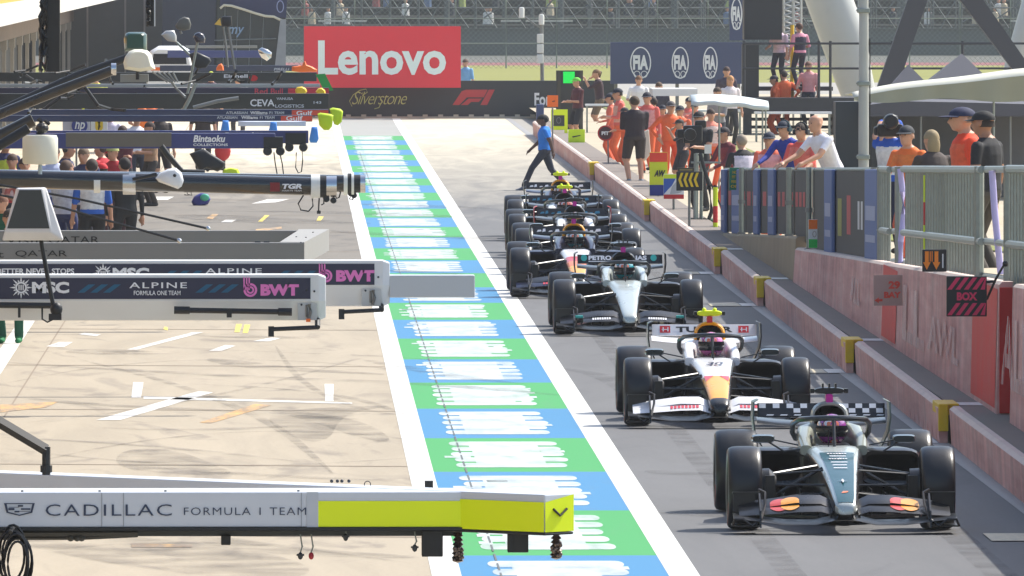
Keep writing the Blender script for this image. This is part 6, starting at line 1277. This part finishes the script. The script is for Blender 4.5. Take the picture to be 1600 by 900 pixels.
def helmet_mat(col):
    nm = 'helmet_%d_%d_%d' % col
    if nm in MATS: return MATS[nm]
    m = M(nm, col, .2, coat=1); n = m.node_tree.nodes; l = m.node_tree.links; r = n.new('ShaderNodeValToRGB'); r.color_ramp.interpolation = 'CONSTANT'; t = n.new('ShaderNodeTexNoise'); t.inputs['Scale'].default_value = 9; t.inputs['Distortion'].default_value = 1.5
    tc = n.new('ShaderNodeTexCoord'); l.new(tc.outputs['Object'], t.inputs['Vector']); l.new(t.outputs[0], r.inputs[0]); e = r.color_ramp.elements; e[0].color = rgb(*col); e[1].position = .58; e[1].color = rgb(236,120,70); k = e.new(.64); k.color = rgb(220,222,226); k = e.new(.5); k.color = rgb(*[int(v*.35) for v in col]); k = e.new(.54); k.color = rgb(*col)
    l.new(r.outputs[0], n['Principled BSDF'].inputs['Base Color']); return m
skins = [skin, M('skin_tan', (170,120,92), .55, var=.1), M('skin_dark', (92,62,48), .5, var=.1)]
def caps(mb, a, b, r0, r1, n=9):
    a, b = Vector(a), Vector(b); d = (b-a).normalized(); u = d.orthogonal().normalized(); w = d.cross(u); L = (b-a).length; rings = []
    for t, off, k in ((-1,.999,.05),(-.7,.7,.7),(0,0,1),(.5,0,1),(1,0,1),(1.7,.7,.7),(2,.999,.05)):
        if t < 0: c = a-d*r0*off; r = r0*k
        elif t <= 1: c = a+d*L*t; r = (r0+(r1-r0)*t)*k
        else: c = b+d*r1*off; r = r1*k
        rings.append([c+u*r*math.cos(2*math.pi*j/n)+w*r*math.sin(2*math.pi*j/n) for j in range(n)])
    mb.loft(rings)
def body_mesh(pose, sleeve, shorts, female, voxel):
    p = POSES[pose]; mb = MB(); drop = p.get('drop', 0); lean = math.radians(p.get('lean', 0))
    pel = Vector((0, -.22*math.sin(lean), .94-drop)); Rl = Matrix.Rotation(-lean, 3, 'X'); T = lambda x, y, z: pel+Rl@Vector((x, y, z))
    bones = []
    def el(c, w, d, n=14): return [c+Rl@Vector((w*math.cos(2*math.pi*k/n), d*math.sin(2*math.pi*k/n), 0)) for k in range(n)]
    k = .92 if female else 1
    mb.loft([el(T(0,0,-.10),.06,.05), el(T(0,0,-.08),.15,.105), el(T(0,0,0),.172,.122), el(T(0,0,.10),.158*k,.112), el(T(0,0,.22),.165*k,.118), el(T(0,.005,.36),.185*k,.125), el(T(0,0,.45),.18*k,.105), el(T(0,-.005,.50),.12,.08), el(T(0,0,.545),.062,.062)])
    bones += [(T(0,0,.02), T(0,0,.35), 'top', .165), (T(-.13,0,.45), T(.13,0,.45), 'top', .06), (T(0,0,-.06), T(0,0,-.02), 'legs', .16)]
    hx = T(0,.02,.53); hc = hx+Vector((0,.02,.145)); caps(mb, T(0,0,.50), hx+Vector((0,.01,.09)), .056, .052)
    bones += [(T(0,.0,.56), hx+Vector((0,.01,.08)), 'skin', .05), (hc, hc+Vector((0,0,.02)), 'skin', .105)]
    hd = []                                                     # head: skull, jaw, nose, brow and ears
    for z, w, d, y in ((-.118,.030,.035,.030),(-.105,.046,.055,.022),(-.07,.060,.075,.008),(-.03,.069,.088,.002),(.01,.075,.096,-.002),(.05,.076,.099,-.006),(.085,.066,.085,-.008),(.11,.042,.055,-.01),(.12,.012,.016,-.01)):
        hd.append([hc+Vector((w*math.cos(2*math.pi*q/16), y+d*math.sin(2*math.pi*q/16), z)) for q in range(16)])
    mb.loft(hd); caps(mb, hc+Vector((0,.088,.012)), hc+Vector((0,.105,-.03)), .009, .015, 6); caps(mb, hc+Vector((-.035,.08,.03)), hc+Vector((.035,.08,.03)), .012, .012, 6)
    for s in (-1, 1): mb.ball(hc+Vector((s*.077,-.008,-.005)), .014, .024, .033, n=8, k=6); 
    caps(mb, hc+Vector((-.02,.082,-.062)), hc+Vector((.02,.082,-.062)), .011, .011, 6)
    for s, key in ((-1,'l'), (1,'r')):
        sh = T(s*.185*k, 0, .445); hand = Vector(p[key]); hand.z -= drop*.0
        hint = (s*.9 if p.get('out') else s*.45, -1, -.5)
        e, wv = ik(sh, hand, .29, .255, hint); d = (wv-e).normalized()
        caps(mb, sh, e, .056, .043); caps(mb, e, wv, .042, .029)
        pm = wv+d*.05; caps(mb, wv, pm, .030, .036, 8)
        side = d.cross(Vector((0,0,1))); side = side.normalized() if side.length > .1 else Vector((0,1,0)); dn = side.cross(d)
        for q, ln in ((-.027,.070), (-.009,.082), (.009,.076), (.027,.058)):
            b0 = pm+side*q+d*.025; b1 = b0+d*ln*.55+dn*-.012; b2 = b1+d*ln*.40-dn*.022; caps(mb, b0, b1, .0095, .009, 6); caps(mb, b1, b2, .009, .0075, 6)
        t0 = wv+d*.03+side*(-s)*.03; t1 = t0+d*.035+side*(-s)*.025; caps(mb, t0, t1, .012, .010, 6); caps(mb, t1, t1+d*.03, .010, .008, 6)
        bones += [(sh, sh.lerp(e, .55), 'top', .056), (sh.lerp(e, .62), e, 'top' if sleeve > 0.9 else 'skin', .045), (e.lerp(wv,.05), e.lerp(wv, .93), 'top' if sleeve > 1.5 else 'skin', .037), (wv, wv+d*.16, 'skin', .035)]
        hp = T(s*.088, 0, -.04)
        if p.get('drive'): ft = Vector((s*.1, .9, 1.02)); kn, an = ik(hp, ft, .44, .43, (0,.2,1))
        else:
            f = p.get('f'+key, (s*.10, 0)); ft = Vector((f[0] if abs(f[0]) > .01 else s*.1, f[1]-.03, .085 if f[1] >= -.2 else .13)); kn, an = ik(hp, ft, .445, .425, (s*.15, 1, .1))
        caps(mb, hp, kn, .092 if not shorts else .10, .062 if not shorts else .074); caps(mb, kn, an, .060 if not shorts else .054, .040 if shorts else .056)
        toe = Vector((0, 1, 0 if an.z < .11 else -.5)).normalized()
        caps(mb, an+Vector((0,-.03,-.045)), an+toe*.15+Vector((0,0,-.05)), .042, .036, 8)
        bones += [(hp, hp.lerp(kn, .8), 'legs', .088), (hp.lerp(kn, .9), kn.lerp(an,.25), 'skin' if shorts else 'legs', .06), (kn.lerp(an, .3), kn.lerp(an, .93), 'skin' if shorts else 'legs', .05), (an+Vector((0,-.03,-.05)), an+toe*.17+Vector((0,0,-.05)), 'shoes', .05)]
    me = bpy.data.meshes.new('person'); me.from_pydata(mb.v, [], mb.f)
    bm = bmesh.new(); bm.from_mesh(me); bmesh.ops.recalc_face_normals(bm, faces=bm.faces); bm.to_mesh(me); bm.free()
    tmp = bpy.data.objects.new('tmp', me); COL.objects.link(tmp)
    r = tmp.modifiers.new('r', 'REMESH'); r.mode = 'VOXEL'; r.voxel_size = voxel; sm = tmp.modifiers.new('s', 'SMOOTH'); sm.iterations = 2; sm.factor = .4
    out = bpy.data.meshes.new_from_object(tmp.evaluated_get(bpy.context.evaluated_depsgraph_get()))
    bpy.data.objects.remove(tmp); bpy.data.meshes.remove(me)
    n = len(out.polygons); c = np.zeros(n*3); out.polygons.foreach_get('center', c); c = c.reshape(-1, 3)
    best = np.full(n, 9e9); reg = np.zeros(n, int)
    for a, b, rg, rad in bones:
        a = np.array(a); b = np.array(b); d = b-a; t = np.clip(((c-a)@d)/max(1e-9, d@d), 0, 1); dist = np.linalg.norm(c-(a+t[:, None]*d), axis=1)-rad
        k_ = dist < best; best[k_] = dist[k_]; reg[k_] = REG.index(rg)
    return out, reg, c, hc, T
bodies = {}
def person(label, loc, height=1.74, face=180, pose='stand', top=(240,110,60), legs=(40,40,44), sleeve=1, shorts=False, shoes=(40,40,42), vest=None, hat=None, hatcol=(30,34,50), hair=(50,38,30), sk=0, headset=None, female=False, group=None, voxel=.017, long=False, g=1.1):
    key = (pose, sleeve, shorts, female, voxel)
    if key not in bodies: bodies[key] = body_mesh(*key)
    me0, reg, cen, hc, T = bodies[key]; me = me0.copy(); reg = reg.copy()
    if vest is not None:
        inv = [i for i in range(len(reg)) if reg[i] == 1 and abs(cen[i][0]) < .165 and 1.0 < cen[i][2] < 1.36]
        if POSES[pose].get('lean', 0) < 20: reg[inv] = 4
    for m in (skins[sk], cloth(top), cloth(legs), cloth(shoes), vestcloth(vest or top)): me.materials.append(m)
    me.polygons.foreach_set('material_index', reg.astype(np.int32)); me.polygons.foreach_set('use_smooth', [True]*len(reg))
    o = bpy.data.objects.new('person', me); COL.objects.link(o); s = height/1.74
    o.location = loc; o.rotation_euler = (0, 0, math.radians(face)); o.scale = (s*g, s*g, s); tag(o, label, 'person', group)
    B = lambda mb, name, m, **k: mb.build(name, m, o, world=False, smooth=True, **k)
    mb = MB()
    for q in (-1, 1): mb.ball(hc+Vector((q*.03,.087,.012)), .010, .007, .007, n=8, k=5)
    B(mb, 'eyes', black)
    def dome(z0, rx, ry, rz, y=-.006):
        mb = MB(); rings = []
        for i in range(7):
            t = (math.pi/2)*i/6*.98; rings.append([hc+Vector((rx*math.cos(t)*math.cos(2*math.pi*j/18), y+ry*math.cos(t)*math.sin(2*math.pi*j/18), z0+rz*math.sin(t))) for j in range(18)])
        return mb.loft(rings)
    if hat == 'helmet':
        mb = MB(); mb.ball(hc+Vector((0,-.005,.0)), .122, .135, .138, n=20, k=12); h = B(mb, 'helmet', helmet_mat(hatcol))
        mb = MB(); rings = []
        for z, r in ((-.055,.124),(-.01,.141),(.04,.136)):
            rings.append([hc+Vector((r*.92*math.sin(math.radians(a)), -.005+r*1.01*math.cos(math.radians(a)), z)) for a in range(-75, 76, 15)])
        mb.loft(rings, cap=False, closed=False); mb.build('visor', glassd, h, world=False, smooth=True)
    elif hat in ('cap', 'peak'):
        mb = dome(.035, .088, .110, .098); bk = 1
        pts = [hc+Vector((.085*math.sin(math.radians(a)), .09*math.cos(math.radians(a))+.0, .045)) for a in range(-70, 71, 14)]; out = [hc+Vector((.10*math.sin(math.radians(a)), .09*math.cos(math.radians(a))+.10*max(.1, math.cos(math.radians(a*1.1))), .030)) for a in range(-70, 71, 14)]
        mb.loft([pts, out], cap=False, closed=False); mb.loft([[p-Vector((0,0,.008)) for p in pts], [p-Vector((0,0,.008)) for p in out]], cap=False, closed=False); B(mb, 'cap', cloth(hatcol))
        mb = dome(-.035, .083, .080, .14, -.028); B(mb, 'hair', cloth(hair)) if hair else None
    elif hat == 'hood': B(dome(.02, .092, .116, .115), 'helmet', cloth(hatcol))
    elif hair:
        mb = dome(.02, .085, .107, .112, -.012)
        if long:
            mb.ball(hc+Vector((0,-.075,-.06)), .075, .05, .15)
            if long == 2: mb.ball(hc+Vector((0,-.13,-.12)), .04, .04, .14)
        else: mb.ball(hc+Vector((0,-.045,.02)), .08, .075, .085)
        B(mb, 'hair', cloth(hair))
    if headset:
        mb = MB(); mb.tube([hc+Vector((.096*math.sin(a), -.01, .03+.108*math.cos(a))) for a in np.linspace(-1.6, 1.6, 11)], .011, n=6)
        for q in (-1, 1): mb.lathe([(.002,-.02),(.036,-.02),(.042,0),(.036,.02),(.002,.02)], hc+Vector((q*.095,-.01,-.005)), 'X', 12)
        B(mb, 'headset', cloth(headset))
    return o
def stand_at(px, top, foot=None, z=None, height=1.72):
    """ground point and height of a figure whose head reaches the row `top` and feet the row `foot`"""
    if foot is not None:
        fz = 0 if z is None else z; Z = F*(H-fz)/(foot-VY); return Vector(((px-VX)*Z/F, Z, fz)), (foot-top)*Z/F
    Z = 150
    for _ in range(40):
        fz = floorR(Z) if z is None else z; Z = .5*Z+.5*F*(H-fz-height)/(top-VY)
    return Vector(((px-VX)*Z/F, Z, fz)), height
# ------------------------------------------------------------------ drivers, pit crew, marshals, photographers
car_names = ['silver', 'white and yellow', 'black and silver', 'orange nosed', 'red tailed', 'blue emblemed', 'rearmost']
for (car, hel, col), cn in zip(CARS, car_names):
    l = car.location; s = 1.0
    person('driver in %s helmet seated in the %s race car' % (col, cn), (l.x, l.y+1.72, -.845), 1.74, 180, 'drive', top=(40,44,60) if cn != 'silver' else (60,50,70), legs=(40,40,50), sleeve=2, hat='helmet', hatcol=hel, hair=None, group='drivers', voxel=.02)
ORG = (236,104,54); CORAL = (226,104,92); PNKV = (240,150,140)
def put(label, px, ytop, foot=None, z=None, height=1.72, **k):
    loc, h = stand_at(px, ytop, foot, z, height); return person(label, loc, min(1.95, max(1.35, h)), **k)
put('person in bright blue shirt and dark trousers walking across the lane', 851, 179, 297, face=88, pose='walk', top=(24,122,214), legs=(40,46,62), hair=(30,30,32), sk=2, g=1.3, sleeve=.8, shoes=(120,124,134))
gm = 'people behind the kerb at the end of the lane'
put('person in maroon top, black shorts and green cap facing the green light', 903, 121, 224, face=120, pose='hold', top=(86,36,44), legs=(36,36,40), shorts=True, hat='cap', hatcol=(110,190,60), group=gm)
put('photographer in dark maroon vest and khaki shorts raising a long lens', 936, 108, 208, face=100, pose='lens', top=(58,36,46), legs=(110,92,70), shorts=True, hair=(120,90,60), group=gm)
put('person in white shirt behind the photographers, under the emblem banner', 998, 118, None, z=.32, height=1.6, face=180, pose='relaxed', top=(236,232,232), legs=(60,60,64), hair=(120,84,56), group=gm)
put('marshal in coral overalls and dark cap beside the round sign', 968, 138, 262, z=.2, face=100, pose='hold', top=CORAL, legs=ORG, sleeve=2, hat='cap', vest=(236,170,150), group=gm)
put('crouching marshal in orange behind the round sign', 978, 168, 268, z=.2, face=110, pose='hold', top=ORG, legs=ORG, sleeve=2, hat='cap', hatcol=(40,40,46), group=gm)
put('tall person in black and maroon shirt and shorts with their back to the camera', 992, 150, 286, z=.32, face=10, pose='hold', g=1.25, top=(44,34,42), legs=(52,44,44), shorts=True, hair=(70,56,40), shoes=(120,130,140), group=gm)
put('marshal in coral overalls right behind the black shirted photographer', 1012, 144, 272, z=.3, face=160, pose='stand', top=CORAL, legs=ORG, sleeve=2, hat='cap', vest=(238,150,150), group=gm)
put('marshal in bright orange overalls with hands on hips', 1047, 158, 290, z=.32, face=200, pose='hips', top=ORG, legs=(228,84,40), sleeve=2, hat='cap', hatcol=(90,84,84), group=gm)
put('marshal in orange overalls carrying a dark bag', 1064, 165, 285, z=.32, face=150, pose='stand', top=(230,110,70), legs=ORG, sleeve=2, hat='cap', vest=(240,190,180), group=gm)
put('marshal in pink orange vest further back under the small canopy', 1076, 152, 262, z=.32, face=200, pose='stand', top=CORAL, legs=ORG, sleeve=2, hat='cap', vest=PNKV, group=gm)
put('marshal in coral vest half hidden by the white shelter post', 1036, 164, 268, z=.32, face=170, pose='hold', top=CORAL, legs=ORG, sleeve=2, hat='cap', hair=(60,40,34), group=gm)
put('camera operator in black behind the broadcast camera', 1094, 174, 330, z=.32, face=150, pose='hold', top=(32,34,38), legs=(36,36,40), sleeve=.9, hat='cap', hatcol=(34,34,38), group=gm)
put('person in white top standing under the blue grey banner', 1141, 118, None, z=.32, height=1.68, face=190, pose='stand', top=(236,224,226), legs=(52,50,54), sleeve=.6, hair=(190,140,90), female=True, long=True, group=gm)
put('dark haired person in dark vest behind the person in white', 1135, 104, None, z=.32, height=1.75, face=190, pose='stand', top=(70,60,76), legs=(52,50,54), hair=(70,50,44), group=gm)
put('marshal in orange overalls between the round sign and the shoulder bag, facing left', 956, 146, 258, z=.2, face=80, pose='relaxed', top=(222,108,84), legs=(226,96,54), sleeve=2, hat='cap', hatcol=(52,50,60), group=gm)
put('marshal with dark backpack straps under the left edge of the white shelter', 1022, 152, 266, z=.32, face=30, pose='stand', top=(224,90,70), vest=(70,50,56), legs=ORG, sleeve=2, hair=(56,44,40), group=gm)
put('marshal with a dark cap and crossed arms right of the white shelter', 1086, 160, 270, z=.32, face=170, pose='arms', top=(228,120,100), legs=ORG, sleeve=2, hat='cap', hatcol=(44,46,56), vest=(214,150,146), group=gm)
put('photographer in dark clothes beside the orange marshal with hands on hips', 1066, 186, 298, z=.32, face=120, pose='lens', top=(50,48,56), legs=(58,52,54), shorts=True, hat='cap', hatcol=(50,46,44), group=gm)
put('marshal in pale pink vest seen between the camera operator and the canopy pole', 1110, 170, 296, z=.32, face=200, pose='relaxed', top=(232,140,120), vest=(240,196,190), legs=ORG, sleeve=2, hair=(70,56,48), group=gm)
put('person in dark navy shirt under the blue grey banner, right of the white shirt', 1030, 128, None, z=.32, height=1.6, face=170, pose='stand', top=(60,56,70), legs=(60,60,64), hair=(90,70,54), group=gm)
put('person in grey shirt standing at the white table under the small canopy', 1122, 136, None, z=.32, height=1.66, face=150, pose='hold', top=(150,146,150), legs=(60,60,70), hair=(70,56,46), group=gm)
mb = MB(); Zq_ = 243; mb.loft([[Vector((lx(x, Zq_), Zq_+d, lz(y, Zq_))) for x, y in ((1005,206),(1014,202),(1017,240),(1008,252),(1000,246))] for d in (0, .12)]); o = mb.build('tote_bag', M('canvas_cream', (222,214,200), .8), bev=.02); origin(o, (lx(1008, Zq_), Zq_, lz(252, Zq_))); tag(o, 'cream tote bag hanging beside the black shirted person', 'bag')
mb = MB(); Zq_ = 147; pbox(mb, 1372, 1412, 194, 214, Zq_, .35); pbox(mb, 1384, 1404, 180, 196, Zq_+.05, .25); pbox(mb, 1366, 1376, 198, 212, Zq_+.08, .2); mb.lathe([(.02,-.2),(.09,-.2),(.10,-.02),(.06,.02)], (lx(1392, Zq_), Zq_, lz(190, Zq_)), 'Y', 14); o = mb.build('video_camera', black, bev=.03); origin(o, (lx(1392, Zq_), Zq_, lz(214, Zq_))); tag(o, 'bulky black shoulder video camera held above the fence', 'camera')
gp = 'marshals leaning on the pit wall fence'
def rail(label, px, ytop, h=1.70, dz=0, **k):
    X = 7.42+dz; Z = X*F/(px-VX); loc = Vector((X, Z, lz(ytop, Z)-h*k.pop('hs', .985 if k.get('pose', 'rail') != 'lean' else .93))); k.setdefault('pose', 'rail'); k.setdefault('group', gp); return person(label, loc, h, voxel=.014, **k)
rail('marshal in dark vest with brown hair beside the camera frame', 1140, 199, face=120, top=(110,40,52), legs=ORG, sleeve=1.8, vest=(150,60,66), hair=(60,40,36), hat='cap', hatcol=(40,36,44))
rail('grey haired person in black sleeves and white patterned vest', 1163, 211, face=20, top=(38,36,40), legs=(50,50,54), sleeve=1.8, vest=(216,206,226), hair=(150,136,120))
rail('marshal in orange vest and dark cap with a diagonal strap', 1205, 207, face=165, top=(236,112,84), legs=ORG, sleeve=1, vest=(240,160,170), hat='cap', hatcol=(46,54,70))
rail('marshal with royal blue sleeves and pink vest leaning over the fence', 1237, 195, face=140, pose='lean', top=(30,52,150), legs=(40,44,60), sleeve=2, vest=(246,190,196), hat='cap', hatcol=(40,50,66), headset=(60,84,90))
rail('dark haired marshal in coral vest with headset', 1258, 193, face=150, top=(226,90,80), legs=ORG, sleeve=1, vest=(236,120,110), hair=(52,42,38), headset=(50,52,56))
rail('bald person in white polo shirt leaning on the fence', 1292, 186, 1.78, face=125, pose='lean', top=(232,230,238), legs=(60,64,72), sleeve=.8, hair=None)
rail('person with a black shoulder camera in blue and white shirt', 1392, 186, face=150, pose='photo', top=(40,90,190), legs=(40,44,70), vest=(228,228,236), sleeve=1, hair=(40,36,34))
rail('marshal in orange vest and dark cap with a long brown ponytail', 1424, 197, face=150, top=(238,116,48), legs=ORG, sleeve=1, vest=(240,124,60), hat='cap', hatcol=(48,52,58), hair=(110,84,66), long=2, female=True)
rail('long blonde haired person behind the ponytailed marshal', 1462, 204, face=20, top=(70,60,56), legs=(50,50,54), sleeve=1.8, hair=(150,132,100), long=True, female=True)
rail('broad person in orange jacket and navy cap standing upright', 1511, 172, 1.84, face=100, pose='stand', g=1.35, vest=(240,96,60), top=(236,72,34), legs=(60,60,66), sleeve=2, hat='cap', hatcol=(34,40,72), hair=(150,120,100))
rail('person in black shirt and black cap beside the orange jacket', 1543, 178, 1.82, face=60, g=1.2, pose='stand', top=(34,34,38), legs=(70,64,56), sleeve=.9, hat='cap', hatcol=(28,28,30), sk=1)
gt = 'people on the raised platform'
for l, x, top, k in (('person in pink white top on the upper platform, left one', 1218, 36, dict(top=(216,190,206), legs=(44,44,56), vest=(226,190,200), hair=(70,52,44), face=150)), ('person in dark vest over pink shirt on the upper platform', 1250, 36, dict(top=(226,150,170), vest=(50,44,64), legs=(48,50,62), hair=(90,60,46), face=30))):
    Z = ZP+2.2; h = 1.62; zt = lz(top, Z); person(l, (lx(x, Z), Z, zt-h), h, group=gt, sleeve=1, pose='relaxed', **k)
mb = MB(); Z = ZP+2.2; mb.box(lx(1160, Z), lx(1300, Z), Z-.7, Z+.8, lz(36, Z)-1.62-.1, lz(36, Z)-1.62); o = mb.build('upper_deck', pf); origin(o, (lx(1230, Z), Z, lz(36, Z)-1.72)); tag(o, 'dark upper deck carrying the two standing people behind the rails', 'platform')
for l, x, top, k in (('marshal in bright orange jacket behind the platform rail', 1226, 110, dict(top=ORG, legs=ORG, sleeve=2, hair=(60,50,46), face=20, pose='hips')), ('second orange jacketed marshal bending on the platform', 1212, 118, dict(top=(240,110,60), legs=ORG, sleeve=2, hat='cap', face=100, pose='hold')), ('person in pink shirt behind the platform rail', 1264, 96, dict(top=(232,160,160), legs=(50,54,66), hair=(110,76,60), face=160, pose='relaxed'))):
    Z = ZP+1.2; h = 1.66; person(l, (lx(x, Z), Z, min(pz1, lz(top, Z)-h) if False else lz(top, Z)-h if lz(top, Z)-h < pz1 else pz1), h, group=gt, **k)
put('person in light blue shirt standing behind the black barrier', 728, 92, None, z=0, height=1.66, face=150, pose='stand', top=(130,180,220), legs=(50,54,64), hair=(90,70,60))
# garage side
gl = 'pit crew on the apron'
put('crew member in blue and white shirt with red chest print, back to the camera', 144, 248, 432, face=8, pose='stand', top=(40,96,190), legs=(30,30,34), shorts=True, vest=(226,228,236), hair=(60,50,44), sleeve=1, group=gl)
put('crew member in blue and white shirt on the left, half hidden', 102, 250, 430, face=-30, pose='hold', top=(200,206,226), legs=(40,50,100), vest=(200,206,230), hair=(90,70,60), group=gl)
put('crew member all in black beside the blue and white shirt', 196, 246, 425, face=20, pose='stand', top=(32,34,36), legs=(36,38,40), sleeve=2, hair=(40,34,32), group=gl)
put('person in white shirt and dark trousers walking by the garages', 213, 176, 312, face=200, pose='stand', top=(226,226,236), legs=(40,42,58), sleeve=2, hair=(80,60,50), group=gl)
put('crew member in red top and red cap, back to the camera', 181, 214, 372, face=20, pose='bend', top=(200,34,46), legs=(60,20,26), hat='cap', hatcol=(200,30,44), vest=(226,210,214), group=gl)
put('crew member in red shirt resting on equipment', 160, 222, 378, face=60, pose='hold', top=(196,40,52), legs=(60,26,30), hair=(70,56,46), group=gl)
put('shaven headed crew member with a headset looking right', 103, 221, 392, face=250, pose='arms', top=(46,50,90), legs=(40,40,50), hair=None, headset=(60,56,54), group=gl)
put('crew member with bowed bare head below the white drum', 104, 252, 420, face=220, pose='hold', top=(96,100,150), legs=(40,40,46), hair=None, group=gl)
put('lime helmeted crew member among the red shirts', 178, 226, 388, face=150, pose='stand', top=(180,40,50), legs=(40,40,44), hat='hood', hatcol=(176,180,110), group=gl)
put('crew member in pink red top left of the drum', 38, 246, 410, face=190, pose='relaxed', top=(196,110,100), legs=(40,40,50), hair=(70,50,44), group=gl)
put('crew member in dark blue top with lime sleeves at the left edge', 8, 213, 380, face=200, pose='stand', top=(40,44,90), legs=(40,40,50), vest=(190,200,60), hair=(60,50,44), group=gl)
put('crew member in green overalls at the left frame edge', 4, 303, 498, face=160, pose='stand', top=(14,80,56), legs=(12,72,52), sleeve=2, hair=(120,80,60), group=gl)
put('green overalled crew member in green shoes standing below the gantries', 16, 326, 536, face=175, pose='stand', top=(14,90,66), legs=(14,84,64), sleeve=2, hair=(60,50,44), shoes=(20,120,70), group=gl)
put('crew member in black shorts with bare legs near the white shirt', 250, 168, 301, face=200, pose='stand', top=(44,36,36), legs=(46,36,34), shorts=True, hair=(80,60,50), group=gl)
put('crew member in black standing beside the dark box on the apron', 317, 148, 268, face=180, pose='stand', top=(44,34,34), legs=(40,32,32), sleeve=1, hair=(50,40,36), group=gl)
put('crew member in orange shirt in front of the far garages', 222, 152, 262, face=190, pose='relaxed', top=(236,120,40), legs=(40,40,44), hair=(70,50,40), group=gl)
put('second orange shirted crew member further along the garages', 234, 150, 258, face=170, pose='stand', top=(230,110,40), legs=(50,50,56), hat='cap', hatcol=(230,110,30), group=gl)
put('crew member in white overalls behind the shield board', 172, 172, 292, face=170, pose='stand', top=(214,206,226), legs=(60,60,80), sleeve=2, hair=(60,50,44), group=gl)
put('crew member in lime vest among the far equipment', 372, 118, 222, face=180, pose='hold', top=(60,60,64), vest=(206,220,40), legs=(50,50,54), hair=(60,50,44), group=gl)
put('crew member in dark top and lime helmet near the orange ball cap', 330, 112, 216, face=180, pose='relaxed', top=(70,44,60), legs=(60,40,50), hat='hood', hatcol=(200,214,50), group=gl)
put('crew member in yellow jacket below the slanted booms', 150, 110, 232, face=180, pose='stand', top=(206,216,30), legs=(40,40,44), sleeve=2, hair=(60,50,44), group=gl)
# black equipment box frame on the apron
Ze = F*H/(272-VY); root = thing('equipment_trolley', 'black angular equipment trolley on the apron behind the tubes', 'trolley', (lx(332, Ze), Ze, 0)); mb = MB(); pbox(mb, 312, 352, 244, 266, Ze, .5); mb.build('box', dark, root, bev=.03)
mb = MB()
for x in (314, 350): mb.tube([(lx(x, Ze), Ze, 0), (lx(x, Ze), Ze, lz(226, Ze))], .02, n=6); mb.lathe([(.01,-.03),(.09,-.03),(.09,.03),(.01,.03)], (lx(x, Ze), Ze, .09), 'X', 12)
mb.build('frame', black, root); mb = MB(); mb.ball((lx(348, Ze), Ze, lz(236, Ze)), .18, .12, .22); mb.build('red_cover', redp, root, smooth=True)

put('crew member in bright red cap bending in front of the white shirt', 172, 238, 396, face=30, pose='bend', top=(206,40,50), vest=(230,214,216), legs=(70,30,34), hat='cap', hatcol=(206,36,46), group=gl)
put('crew member in navy top crouching beside the red shirts', 132, 230, 400, face=160, pose='hold', top=(50,54,90), legs=(44,44,56), hair=(110,90,70), group=gl)
put('crew member in blue trousers and white top near the drum pole', 84, 228, 398, face=200, pose='stand', top=(190,200,230), legs=(50,70,140), sleeve=1, hair=(80,60,50), group=gl)
put('crew member in red and white top at the left edge behind the drum', 20, 240, 404, face=170, pose='relaxed', top=(200,60,60), vest=(226,190,190), legs=(40,40,50), hair=(80,60,50), group=gl)
put('crew member in dark maroon top under the green box', 192, 196, 340, face=170, pose='arms', top=(96,40,50), legs=(40,40,44), hair=(60,44,40), group=gl)
put('crew member in tan top carrying kit behind the white shirt', 236, 190, 322, face=120, pose='hold', top=(176,140,110), legs=(60,54,50), hair=(60,44,40), group=gl)
